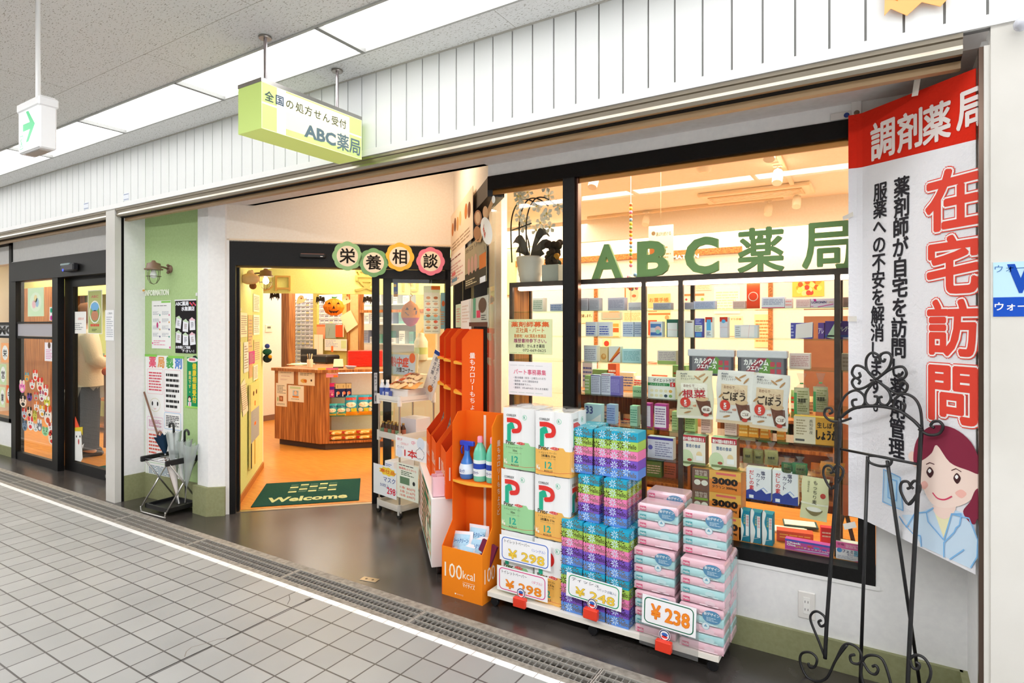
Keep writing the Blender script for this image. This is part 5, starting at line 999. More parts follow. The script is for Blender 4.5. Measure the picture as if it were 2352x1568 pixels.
# ================================================================ cardboard display stands
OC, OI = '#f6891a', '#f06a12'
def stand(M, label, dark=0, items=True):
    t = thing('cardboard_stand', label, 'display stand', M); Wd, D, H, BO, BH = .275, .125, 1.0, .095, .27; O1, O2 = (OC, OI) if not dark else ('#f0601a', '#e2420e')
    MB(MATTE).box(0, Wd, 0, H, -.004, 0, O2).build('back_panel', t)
    for i, x in enumerate((0, Wd - .004)):
        m = MB(MATTE); pr = [(0, 0), (0, H), (D - .05, H), (D, H - .06), (D, BH + .12), (D + BO, BH), (D + BO, 0)]; n = len(pr)
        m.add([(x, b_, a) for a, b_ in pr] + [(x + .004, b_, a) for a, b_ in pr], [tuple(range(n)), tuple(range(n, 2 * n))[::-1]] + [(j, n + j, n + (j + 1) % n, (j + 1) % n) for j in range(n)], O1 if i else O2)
        if i:
            m.push(TR(x + .0045, 0, 0) @ Matrix.Rotation(pi / 2, 4, 'Y')); m.vtext('量もカロリーもちょうど', -D * .5, .86, .036, '#fdf0e6', 1, .012); m.text('100', -D - BO * .8, .10, .10, '#fdf0e6', 1, .1, 'l', .0); m.pop()
        m.build('side_panel', t)
    m = MB(MATTE); m.box(0.004, Wd - .004, 0, BH, D + BO - .004, D + BO, O1); m.push(TR(0, 0, D + BO)); m.text('100', .02, .10, .10, '#fdf3e2', 1, .12, 'l', .0); m.text('kcal', .145, .115, .055, '#fdf3e2', 1, .08, 'l', .0); m.rect(.145, .225, .098, .0995, '#fdf3e2', 1); m.text('マイサイズ', .145, .072, .022, '#fdf3e2', 1, .08, 'l', .02); m.text('♥ マイサイズ', .09, .02, .008, '#fdf3e2', 1); m.pop(); m.build('bin_front', t)
    for z in (.62, .80) if dark else (.62,):
        m = MB(MATTE); n = 8; m.box(.004, Wd - .004, z - .004, z, 0, D, O2); fr_ = [(.004 + (Wd - .008) * k / n, D + .03 * math.sin(pi * k / n)) for k in range(n + 1)]
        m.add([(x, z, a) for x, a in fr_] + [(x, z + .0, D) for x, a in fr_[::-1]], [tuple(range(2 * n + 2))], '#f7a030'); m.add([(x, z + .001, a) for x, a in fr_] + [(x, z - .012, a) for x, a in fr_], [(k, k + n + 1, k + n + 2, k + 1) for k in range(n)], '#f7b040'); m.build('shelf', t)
    MB(MATTE).box(Wd * .48, Wd * .54, .2, .98, .0005, .0015, '#f1dccb').build('seam_tape', t)
    return t
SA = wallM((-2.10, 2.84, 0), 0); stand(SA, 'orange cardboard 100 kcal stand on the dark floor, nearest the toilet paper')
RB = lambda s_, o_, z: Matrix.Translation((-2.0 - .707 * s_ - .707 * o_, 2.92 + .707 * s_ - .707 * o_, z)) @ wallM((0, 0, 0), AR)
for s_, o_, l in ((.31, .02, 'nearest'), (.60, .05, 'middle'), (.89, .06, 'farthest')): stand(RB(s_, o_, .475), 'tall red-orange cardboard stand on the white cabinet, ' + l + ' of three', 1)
def onstand(m, name, label, cat, x, z, out, u=0, M=SA, group=None, rz=0., tilt=0.): return small(m, name, label, cat, M @ TR(x, z, out) @ Matrix.Rotation(rz, 4, 'Z') @ Matrix.Rotation(tilt, 4, 'X'), group)
# cleaning bottles on the shelf of the near stand
t = thing('spray_bottle', 'blue toilet cleaner spray bottle on the orange stand shelf', 'spray bottle', SA @ TR(.06, .622, .065) @ Matrix.Rotation(-pi / 2, 4, 'X'))
m = MB(GLOSS); m.lathe([(.036, 0), (.042, .012), (.045, .06), (.032, .10), (.018, .13), (.015, .16)], 0, 0, '#3f7fd2', None, 20); m.build('bottle_body', t)
m = MB(PAPER); m.lathe([(.0457, .03), (.0462, .06), (.038, .085)], 0, 0, '#dfeaf6', None, 20); m.push(TR(0, -.047, .04) @ Matrix.Rotation(pi / 2, 4, 'X')); m.text('ルック', 0, 0, .02, '#1a3a9a', 4, .034, 'c', .02); m.pop(); m.build('label', t)
m = MB(PLASTIC); m.box(-.014, .014, -.014, .014, .155, .19, '#2a4ad0', None, .003); m.box(-.045, .05, -.012, .012, .185, .212, '#2a4ad0', None, .004); m.tube([(-.03, 0, .186), (-.042, 0, .16), (-.035, 0, .135)], .005, '#2a4ad0'); m.build('trigger_head', t)
for i, (x, z_) in enumerate(((.155, .07), (.235, .06))):
    t = thing('cleaner_bottle', ('mint green cleaner bottle with pink cap in the middle of the orange stand shelf', 'mint green cleaner bottle at the right end of the orange stand shelf')[i], 'bottle', SA @ TR(x, .622, z_) @ Matrix.Rotation(-pi / 2, 4, 'X'))
    m = MB(GLOSS); m.lathe([(.036, 0), (.038, .01), (.038, .15), (.03, .18), (.014, .21), (.013, .225)], 0, 0, '#6fcdb0', None, 20); m.build('bottle_body', t)
    m = MB(PAPER); m.lathe([(.0386, .03), (.0386, .12)], 0, 0, '#e8f2f4', None, 20); m.lathe([(.0389, .07), (.0389, .1)], 0, 0, '#2a4ab0', None, 20); m.push(TR(0, -.0395, .04) @ Matrix.Rotation(pi / 2, 4, 'X')); m.text('クリーナー', 0, .0, .02, '#2a2f8a', 4, .036, 'c', .02); m.pop(); m.build('label', t)
    MB(PLASTIC).lathe([(.016, .215), (.015, .245), (.01, .25)], 0, 0, '#f29ab8', None, 16).build('cap', t)
# wipes in the bin
def d_wipe(m, w, h): m.rect(w * .1, w * .9, h * .5, h * .9, '#a8d4ee', 2); m.text('シートクリーン', w * .12, h * .62, h * .14, '#2a62b0', 3, w * .76, 'l', .03); m.text('48', w * .55, h * .22, h * .2, '#d8302a', 3, None, 'l', .03); m.bars(w * .1, w * .5, h * .25, h * .45, 2, '#5a7ab0', 3); m.rect(w * .15, w * .8, h * .08, h * .17, '#f0d04a', 2)
for i, (x, z, o, rz, ti) in enumerate(((.015, .16, .16, .12, -.35), (.09, .20, .11, .05, -.25), (.04, .12, .185, -.05, -.3), (.12, .15, .15, .08, -.3))):
    onstand(bag(.135, .17, .045, '#ece8ee', d_wipe, PLASTIC, 0, i), 'wipes_pack', 'plastic wrapped pack of wipes heaped in the orange stand bin', 'pack', x, z, o, 0, SA, 'wrapped wipes in the bin', rz, ti)
onstand(carton(.10, .15, .02, '#7a2a4a', lambda m, w, h: m.text('お試し', w * .1, h * .3, h * .2, '#f4f0f0', 2, w * .8, 'l', .02)), 'leaflet_pack', 'maroon printed pack at the right of the stand bin', 'pack', .17, .18, .16, 0, SA, None, -.3, -.2)
# leaflets and pouches in the tall stands
for (s_, o_) in ((.31, .02), (.60, .05), (.89, .06)):
    Mb = RB(s_, o_, .475)
    for z, cs in ((.625, ('#e8dcc8', '#c8d8d8')), (.805, ('#cfe0d8', '#8a6a50')), (.30, ('#e9dfd0', '#6a4a48'))):
        for k, c in enumerate(cs): small(carton(.13, .17 if z > .5 else .2, .02, c, lines('#8a7a6a', 5, .1, .9, .2, .9, k)), 'food_pouch', 'flat food pouch leaning in the tall red-orange stands', 'pouch', Mb @ TR(.03 + .10 * k, z, .05 + .035 * k + (.06 if z < .5 else 0)) @ Matrix.Rotation(-.3, 4, 'X'), 'food pouches in the red-orange stands')
for i, (c4, c, l) in enumerate((((1048, 700, 1061, 752), '#cfdcc0', 'green and white leaflet standing behind the tall stands'), ((1060, 692, 1083, 756), '#f2ebe4', 'pale fanned leaflets standing on the tall stands'), ((1079, 688, 1122, 750), '#b9b6a6', 'leaflet with brown food bowl standing on the nearest tall stand'))):
    def dd(m, w, h, i=i):
        if i == 2: m.disc(w * .75, h * .7, w * .2, '#5a4030', 2, h * .25); m.rect(0, w, 0, h * .15, '#5a2f22', 1); m.rect(w * .45, w * .65, h * .3, h * .55, '#d83a5a', 2); m.rect(w * .25, w * .4, h * .3, h, '#5a9a78', 2); m.bars(w * .7, w * .95, h * .2, h * .4, 3, '#444444', 3)
        else: m.bars(w * .15, w * .85, h * .2, h * .85, 6, ('#d89a8a', '#e0c8b8')[i], 1)
    plate('leaflet', c4, dd, l, c, RO, .004, .05)
# white cabinet carrying the tall stands
t = thing('low_cabinet', 'white low cabinet on casters under the tall red-orange stands', 'cabinet', RB(1.12, .32, 0)); L_ = 1.04
m = MB(SATIN); m.box(0, L_, .06, .47, -.30, 0, '#f6f4f4', None, .003); m.build('cabinet_body', t)
m = MB(PAPER); m.push(TR(0, 0, .0)); m.rect(L_ * .35, L_ * .8, .08, .46, '#2c6a44', 2); m.rect(L_ * .82, L_ * .97, .1, .45, '#cfe2c0', 2); m.bars(L_ * .1, L_ * .95, .1, .44, 9, '#d8a088', 3, 5, .6); m.disc(L_ * .9, .3, .04, '#3a5a3a', 4); m.disc(L_ * .7, .2, .07, '#e8e2c8', 4); m.pop(); m.build('front_posters', t)
for x in (.06, L_ - .06):
    for z in (-.05, -.25): m = MB(PLASTIC); m.push(TR(x, .028, z)); m.lathe([(.026, -.012), (.028, -.008), (.028, .008), (.026, .012)], 0, 0, '#1b1b1d', None, 16); m.pop(); m.box(x - .012, x + .012, .04, .062, z - .012, z + .012, '#2a2a2a'); m.build('caster', t)
for i, (x, o) in enumerate(((.93, .03), (.86, .06))):
    m = MB(PLASTIC); w = .09; m.box(0, w, 0, .004, -w, 0, '#f4c4d4'); m.box(0, w, 0, .11, -.003, 0, '#f6cbd9'); m.box(0, w, 0, .13, -w, -w + .003, '#f0bccd'); m.box(0, .003, 0, .12, -w, 0, '#f0bccd'); m.box(w - .003, w, 0, .12, -w, 0, '#f8d4e0')
    small(m, 'pink_box', ('pale pink open box on the white cabinet, the nearer one', 'pale pink open box on the white cabinet, the farther one')[i], 'box', RB(1.12, .32, 0) @ TR(x, .471, -o + .02))
# ================================================================ white trolley in front of the door
CT = TR(-3.47, 3.50, 0, -.2); TW, TD = .30, .36
t = thing('trolley', 'white three-tier plastic trolley with steel posts and black casters by the entrance', 'trolley', CT)
for z, nm in ((.93, 'tray'), (.64, 'tray'), (.34, 'tray'), (.09, 'tray')):
    m = MB(MILKY if z < .9 else PLASTIC); m.box(0, TW, 0, TD, z - .025, z - .02, '#f2efea'); 
    for a in ((0, TW, 0, .004), (0, TW, TD - .004, TD), (0, .004, 0, TD), (TW - .004, TW, 0, TD)): m.box(*a, z - .035, z + .012, '#efece8')
    for x in (.012, TW - .012):
        for y in (.012, TD - .012): m.cyl(x, y, z - .06, z + .02, .017, '#f1eeea')
    m.build(nm, t)
for x in (.012, TW - .012):
    for y in (.012, TD - .012): MB(METAL).cyl(x, y, .06, .95, .0075, '#c4bcae').build('post', t); m = MB(PLASTIC); m.push(TR(x, y, .027) @ Matrix.Rotation(pi / 2, 4, 'X') @ TR(0, 0, 0)); m.lathe([(.024, -.012), (.027, -.007), (.027, .007), (.024, .012)], 0, 0, '#161618', None, 16); m.pop(); m.box(x - .014, x + .014, y - .012, y + .012, .03, .062, '#1d1d1f'); m.build('caster', t)
def oncart(m, name, label, cat, x, y, z, rz=0., group=None, tilt=0.): return small(m, name, label, cat, CT @ TR(x, y, z, rz, pi / 2 + tilt), group)
oncart(carton(.20, .085, .2, '#f4f0ee'), 'white_box', 'white box carrying the candy bags on top of the trolley', 'box', .09, .06, .908, .15)
for i in range(4):
    x, y = .03 + .045 * i, .03 + .02 * i; t = thing('drink_bottle', 'small white-capped drink bottle at the front of the trolley top', 'bottle', CT @ TR(x, y if i < 2 else y + .05, .908), 'drink bottles on the trolley top')
    MB(GLOSS).lathe([(.02, 0), (.022, .01), (.022, .10), (.012, .125), (.011, .135)], 0, 0, '#dfe6f2', None, 14).build('bottle_body', t); MB(PAPER).lathe([(.0225, .03), (.0225, .09)], 0, 0, '#4a62b0', None, 14).build('label', t); MB(PLASTIC).cyl(0, 0, .133, .152, .013, '#fafafa', None, 14).build('cap', t)
for i, (x, y) in enumerate(((.015, .0), (.075, .005))): oncart(carton(.055, .065, .03, '#5a6cb8', lambda m, w, h: (m.rect(w * .1, w * .9, h * .4, h * .9, '#e6ecfa', 2), m.text('OS-1', w * .15, h * .5, h * .25, '#2a3a90', 3, w * .7))), 'jelly_drink', 'blue and white jelly drink pouch on the front edge of the trolley top', 'pouch', x, y + .02, .908, 0, 'jelly drinks on the trolley')
def d_candy(m, w, h): m.disc(w * .3, h * .5, w * .13, '#c8582a', 2, h * .3); m.text('塩あめ', w * .45, h * .35, h * .4, '#7a3a20', 3, w * .4, 'l', .03); m.rect(w * .05, w * .2, h * .2, h * .8, '#d8302a', 2); m.disc(w * .7, h * .25, w * .1, '#f2d8a8', 2)
for i, (x, y, z, rz) in enumerate(((.05, .05, 1.0, -.1), (.12, .08, 1.03, .3), (.10, .14, 1.06, .15), (.16, .05, 1.0, .35))): small(bag(.20, .13, .05, ('#f0c898', '#f2dcc0', '#eed2a8', '#e8a860')[i], d_candy, FOIL, 0, i + 3), 'candy_bag', 'candy bag heaped on the white box on top of the trolley', 'candy bag', CT @ TR(x, y, z, rz, .35), 'candy bags on the trolley')
def d_heat(m, w, h): m.rect(0, w, 0, h, '#ecd9a6', 1); m.rect(w * .06, w * .94, h * .08, h * .92, '#cfdde6', 2); m.text('熱中症', w * .18, h * .42, h * .38, '#e8604a', 3, w * .55, 'l', .05); m.text('対策コーナー', w * .38, h * .18, h * .2, '#4a3a2a', 4, w * .5, 'l', .03); m.disc(w * .84, h * .8, w * .09, '#f07a4a', 4)
HC = CT @ TR(.0, .27, .93, 0, pi / 2 - .06); poster('framed_card', HC, 887, 808, 959, 868, d_heat, 'framed handwritten card standing at the back of the trolley top', None, '#e8d6a8', None, .006)
def d_dry(m, w, h): m.rect(0, w, h * .92, h, '#2a4a9a', 2); m.vtext('大丈夫？なつもり', w * .7, h * .88, w * .26, '#333355', 2, .01); m.vtext('脱水対策、', w * .36, h * .88, w * .28, '#333355', 2, .01); m.disc(w * .6, h * .22, w * .22, '#e08a4a', 2, h * .07); m.text('057', w * .1, h * .04, h * .05, '#6a4a9a', 3)
small(carton(.13, .40, .01, '#f3eee6', d_dry), 'tall_leaflet', 'tall leaning leaflet with vertical writing beside the trolley top', 'leaflet', CT @ TR(.21, .28, .94, .1, pi / 2) @ Matrix.Rotation(-.42, 4, 'Z'))
r = random.Random(1)
for i in range(10):
    x, y = .035 + .05 * (i % 5), .035 + .05 * (i // 5); t = thing('tonic_bottle', 'small brown tonic bottle with gold cap on the middle tier', 'bottle', CT @ TR(x, y, .622), 'tonic bottles on the trolley')
    MB(GLOSS).lathe([(.019, 0), (.021, .005), (.021, .06), (.010, .085), (.009, .095)], 0, 0, '#4a2a18', None, 12).build('bottle_body', t); MB(PAPER).lathe([(.0215, .012), (.0215, .055)], 0, 0, ('#6f8a6a', '#a8604a')[i % 2], None, 12).build('label', t); MB(METAL).cyl(0, 0, .092, .104, .011, '#c9a860', None, 12).build('cap', t)
oncart(carton(.19, .13, .16, '#e6dfe2'), 'storage_box', 'translucent pale box on the middle tier of the trolley', 'box', .10, .15, .622, .1)
oncart(carton(.12, .09, .20, '#f0f2f8', lambda m, w, h: (m.rect(0, w, 0, h * .25, '#2a62c0', 1), m.bars(w * .1, w * .9, h * .4, h * .8, 3, '#3a6ac0', 2))), 'mask_box', 'blue and white mask box on the lower tier of the trolley', 'box', .05, .04, .322, .0)
CF_ = CT @ wallM((0, -.022, 0), 0)
def d_ippon(m, w, h): m.text('疲れが', w * .06, h * .78, h * .12, '#e0305a', 2); m.text('とれない？', w * .18, h * .6, h * .12, '#e0305a', 2); m.text('だったら', w * .06, h * .42, h * .12, '#3a4a8a', 2); m.text('1本', w * .3, h * .08, h * .36, '#d82a2a', 3, w * .4, 'l', .03); m.line([(w * (.6 + .04 * k * .2 * math.cos(k)), h * (.8 + .04 * k * .2 * math.sin(k))) for k in range(12)], .003, '#e0407a', 2); m.disc(w * .82, h * .82, w * .12, '#dfeaf6', 2); m.line([(w * (.8 + .13 * math.cos(a)), h * (.35 + .25 * math.sin(a) * (1 + .2 * math.sin(5 * a)))) for a in [k * .4 for k in range(16)]], .003, '#3a3a4a', 3); m.disc(w * .13, h * .2, w * .1, '#e6eefa', 2)
poster('tier_sign', CF_ @ TR(0, 0, .01), 909, 998, 980, 1064, d_ippon, 'white handwritten sign with a big red numeral hung on the trolley', None, '#f8f8fa')
def d_mask(m, w, h): m.poly([(w * (.62 + .34 * (1 + .12 * math.cos(9 * a)) * math.cos(a)), h * (.83 + .13 * (1 + .12 * math.cos(9 * a)) * math.sin(a))) for a in [2 * pi * k / 40 for k in range(40)]], '#f8d84a', 2); m.text('奉仕品', w * .32, h * .77, h * .12, '#e8722a', 3, w * .62, 'l', .04); m.text('マスク', w * .45, h * .48, h * .17, '#2a4a9a', 2, w * .5, 'l', .01); m.text('50枚入', w * .3, h * .3, h * .11, '#2a4a9a', 2, w * .4); m.text('298', w * .6, h * .1, h * .26, '#e0304a', 3, w * .36, 'l', .02)
poster('mask_sign', CF_, 858, 1062, 911, 1148, d_mask, 'handwritten mask sign with a yellow burst and red 298 on the trolley', None, '#eef4f8')
def d_list(m, w, h): m.bars(w * .1, w * .9, h * .92, h * .97, 1, '#444444', 1); m.text('強温快(ぶじかい)', w * .1, h * .83, h * .06, '#e04a3a', 2, w * .8, 'l', .02); m.bars(w * .2, w * .8, h * .66, h * .8, 3, '#3a5a3a', 1); m.rect(w * .15, w * .6, h * .42, h * .62, '#6a8a6a', 2); m.disc(w * .8, h * .5, w * .06, '#333333', 2); [m.text(s_, w * .15, h * y, h * .075, c, 2, w * .7, 'l', .01) for s_, y, c in (('1本 80円', .28, '#e05a3a'), ('3本 216円', .17, '#e05a3a'), ('10本 699円', .06, '#e05a3a'))]
poster('price_list', CF_, 912, 1060, 961, 1156, d_list, 'pale green price list in plastic hung on the trolley front', None, '#eef3e4')
# ================================================================ rolling board with paper goods
t = thing('rolling_board', 'long white wooden board on casters carrying the paper goods', 'board', TR(-1.80, 2.632, 0))
MB(mottled('white_wood_board', '#e8e2d8', '#f2ede5', 6, .6, .3, 4, .3, .7, (1, 8, 1))).box(0, 1.195, 0, .285, .056, .080, '#efeae2').build('deck', t)
for x in (.03, .60, 1.165):
    for y in (.03, .25): m = MB(PLASTIC); m.push(TR(x, y, .025)); m.push(Matrix.Rotation(pi / 2, 4, 'X')); m.lathe([(.022, -.011), (.025, -.007), (.025, .007), (.022, .011)], 0, 0, '#17171a', None, 16); m.pop(); m.box(-.012, .012, -.012, .012, .012, .031, '#222222'); m.pop(); m.build('caster', t)
ZB = .0805
# toilet roll packs
def tp_print(m, w, h, c):
    m.rect(0, w, 0, h, '#f4f5f6', 0); m.rect(0, w, 0, h * .40, c, 1); m.poly([(0, h * .40), (w * .15, h * .40), (w * .2, h * .44), (w * .3, h * .44), (w * .34, h * .41), (w * .6, h * .40), (w * .66, h * .45), (w * .8, h * .45), (w * .86, h * .40)], c, 1)
    m.text('CORELEX', w * .12, h * .86, h * .045, '#222222', 3, w * .3, 'l', .01); m.disc(w * .68, h * .86, w * .07, '#8ad8b8', 2); m.disc(w * .68, h * .86, w * .058, '#f6f8f8', 3); m.text('R', w * .68, h * .835, h * .055, '#2aa884', 4, None, 'c', .02)
    g_ = '#18b08c'; r_ = '#e22e28'; x0 = w * .15; m.line([(x0 + w * .05, h * .47), (x0 + w * .05, h * .70), (x0 + w * .13, h * .73), (x0 + w * .16, h * .68)], w * .12, g_, 3)
    P_ = [(x0 + w * .02, h * .80), (x0 + w * .20, h * .80), (x0 + w * .34, h * .765), (x0 + w * .38, h * .70), (x0 + w * .33, h * .64), (x0 + w * .20, h * .625)]; m.line(smooth(P_, 4), w * .12, r_, 4); m.disc(x0 + w * .20, h * .625, w * .06, r_, 5)
    m.text('Prior', w * .1, h * .39, h * .085, '#3a3020', 3, w * .30, 'l', .02); m.disc(w * .56, h * .43, w * .13, '#dc3a30', 3, h * .022); m.text('プリオール', w * .56, h * .418, h * .025, '#ffffff', 4, w * .2, 'c', .0)
    m.text('トイレットペーパー', w * .12, h * .335, h * .035, '#4a4a3a', 3, w * .5); m.text('55m' if c[1] == '9' else '2枚重ね 30m', w * .38, h * .285, h * .04, '#3a3a2a', 3, None, 'c', .015); m.text('ソフトシングルエンボス', w * .38, h * .25, h * .022, '#6a6a5a', 3, w * .4, 'c')
    m.text('12', w * .38, h * .10, h * .13, '#18a890', 3, None, 'c', .02); m.text('ROLLS', w * .38, h * .05, h * .035, '#3a3020', 3, w * .22, 'c', .01); m.line([(0, h * .065), (w * .4, h * .045), (w * .7, h * .05), (w, h * .075)], h * .006, '#e0583a', 2)
    for k, bx_ in enumerate((.06, .12)): m.disc(w * bx_, h * (.115 - .02 * k), w * .028, '#f6efe0', 3, h * (.03 - .008 * k)); m.rect(w * (bx_ - .02), w * (bx_ - .005), h * .13, h * .16, '#f6efe0', 3)
def tp_pack(M, c, label, group=None):
    t = thing('toilet_roll_pack', label, 'toilet paper pack', M, group); w, d, h = .2, .2, .322
    m = MB(printed('roll_paper_%s' % c[1:], .75, .3, 0, .25, 0, 90))
    for i in range(2):
        for j in range(2):
            for k in range(3): m.lathe([(.02, .004 + k * .1065), (.046, .004 + k * .1065), (.0495, .010 + k * .1065), (.0495, .098 + k * .1065), (.046, .106 + k * .1065), (.02, .106 + k * .1065)], .05 + .1 * i, .05 + .1 * j, '#f6f6f6', None, 18)
    m.build('rolls', t)
    m = MB(printed('pack_film_%s' % c[1:], .3, .5, 0, .3)); n = 24
    def skin(f, lz):                  # film follows the roll fronts
        for i, (x, y, z) in enumerate(f.v): f.v[i] = (x, y, z + .0)
    for face, FMx in ((0, Matrix.Rotation(pi / 2, 4, 'X')), (1, TR(w, 0, 0, pi / 2) @ Matrix.Rotation(pi / 2, 4, 'X'))):
        d_ = MB(); tp_print(d_, w, h, c)
        def prof(x): a = (x % .1) / .1; return -.0055 * (abs(2 * a - 1) ** 3)
        for fi, f_ in enumerate(d_.f):
            P = [d_.v[q] for q in f_]; x0, x1 = min(p[0] for p in P), max(p[0] for p in P); N = max(1, int(math.ceil((x1 - x0) / .0125)))
            for s_ in range(N):
                lo, hi = x0 + (x1 - x0) * s_ / N, x0 + (x1 - x0) * (s_ + 1) / N; Q = [p[:2] for p in P]
                if N > 1:
                    for lim, sg in ((lo, 1), (hi, -1)):
                        out = []
                        for q in range(len(Q)):
                            A, B_ = Q[q], Q[(q + 1) % len(Q)]; da, db = (A[0] - lim) * sg, (B_[0] - lim) * sg
                            if da >= 0: out.append(A)
                            if da * db < 0: t_ = da / (da - db); out.append((lim, A[1] + (B_[1] - A[1]) * t_))
                        Q = out
                        if len(Q) < 3: break
                if len(Q) < 3: continue
                vs = [tuple(FMx @ Vector((x, y, prof(x) + .002 + P[0][2] * 1.5))) for x, y in Q]; b0 = len(m.v); m.v += vs; m.f.append(list(range(b0, b0 + len(Q)))); m.c.append(d_.c[fi]); m.mi.append(0); m.sm.append(False)
    if m.v: m.mats.append(m.fin)
    m.build('print', t)
    fl = MB(FILM); gx = [w * i / 8 for i in range(9)]; r = random.Random(3)
    vs = [(x, y, h + .002 + .008 * r.random() * (0 < i < 8 and 0 < j < 8)) for j, y in enumerate(gx) for i, x in enumerate(gx)]; fl.add(vs, [(j * 9 + i, j * 9 + i + 1, (j + 1) * 9 + i + 1, (j + 1) * 9 + i) for j in range(8) for i in range(8)], '#ffffff', FILM, True); fl.build('film_top', t)
    return t
GC, OC_ = '#9ed69c', '#f2b95a'
g1 = tp_pack(TR(-1.752, 2.69, ZB), GC, 'green-printed toilet roll pack at the bottom of the left pile, behind the price signs'); copy_tree(g1, TR(-1.752, 2.69, ZB + .328), 'green-printed toilet roll pack, middle of the left pile'); copy_tree(g1, TR(-1.742, 2.695, ZB + .656), 'green-printed toilet roll pack, topmost of the left pile')
o1 = tp_pack(TR(-1.538, 2.675, ZB), OC_, 'orange-printed toilet roll pack at the bottom of its pile'); copy_tree(o1, TR(-1.538, 2.68, ZB + .328), 'orange-printed toilet roll pack, middle of its pile'); copy_tree(o1, TR(-1.528, 2.67, ZB + .656, .03), 'orange-printed toilet roll pack, topmost of its pile')
# tissue boxes in fives
HC_ = (('#5b8fe0', '#7a6a4a'), ('#7a55c4', '#3a1830'), ('#ee82b8', '#8a6a5a'), ('#a9cf58', '#3a2a10'), ('#18a8cc', '#6a5a3a'))
def petal(m, x, y, r, a, c, l, n=8):
    for k in range(n):
        b = a + 2 * pi * k / n; ux, uy = math.cos(b), math.sin(b); m.poly([(x + ux * r * .15, y + uy * r * .15), (x + ux * r * .6 - uy * r * .13, y + uy * r * .6 + ux * r * .13), (x + ux * r, y + uy * r), (x + ux * r * .6 + uy * r * .13, y + uy * r * .6 - ux * r * .13)], c, l)
BW, BD, BHt = .115, .225, .0445
def tis_face(m, w, h, c, k):
    s = 1 if w < .15 else 2
    for i in range(3 * s): petal(m, w * (i + .4) / (3.6 * s), h * (.35 + .4 * ((i * 7) % 3) / 2), h * .5, i, (c[1], '#cfe6f4')[i % 2], 1 + i * .1)
    m.rect(w * (.56 if s == 1 else .78), w * .98, h * .15, h * .8, c[0], 2); m.text('Hello', w * (.58 if s == 1 else .79), h * .22, h * .62, c[1], 3, w * (.38 if s == 1 else .18), 'l', .015)
def tissue_pack(M, label, group=None):
    t = thing('tissue_pack', label, 'tissue box pack', M, group)
    for k, c in enumerate(HC_):
        z = k * (BHt + .0006); m = MB(SATIN); m.box(0, BW, 0, BD, z, z + BHt, c[0], None, .0012)
        m.push(TR(0, 0, z) @ Matrix.Rotation(pi / 2, 4, 'X')); tis_face(m, BW, BHt, c, k); m.pop(); m.push(TR(BW, 0, z, pi / 2) @ Matrix.Rotation(pi / 2, 4, 'X')); tis_face(m, BD, BHt, c, k); m.pop()
        if k == 4: m.push(TR(0, 0, z + BHt)); [petal(m, BW * (.25 + .5 * (i % 2)), BD * (.2 + .2 * i), .026, i, '#cfeaf6', 1) for i in range(4)]; m.pop()
        m.build('tissue_box', t)
    return t
PH = 5 * (BHt + .0006) + .001
TP0 = tissue_pack(TR(-1.372, 2.655, ZB), 'pack of five flowered tissue boxes, bottom left of the tissue pile behind the price sign')
for x, y, lv, rz, l in ((-1.250, 2.652, 0, 0, 'pack of five flowered tissue boxes, bottom middle of the tissue pile'), (-1.128, 2.648, 0, -.02, 'pack of five flowered tissue boxes, bottom right of the tissue pile'),
        (-1.374, 2.665, 1, .03, 'pack of five flowered tissue boxes, left one of three in the second layer'), (-1.250, 2.655, 1, 0, 'pack of five flowered tissue boxes, middle one of three in the second layer'), (-1.126, 2.645, 1, -.06, 'pack of five flowered tissue boxes, right one of three in the second layer'),
        (-1.295, 2.69, 2, -.04, 'pack of five flowered tissue boxes, left one of two in the third layer'), (-1.155, 2.685, 2, .03, 'pack of five flowered tissue boxes, right one of two in the third layer'), (-1.345, 2.71, 3, .04, 'pack of five flowered tissue boxes on top, end-on beside the toilet rolls')):
    copy_tree(TP0, TR(x, y, ZB + lv * PH, rz), l)
copy_tree(TP0, TR(-1.222, 2.835, ZB + 3 * PH, -pi / 2), 'pack of five flowered tissue boxes on top, turned long side to the corridor')
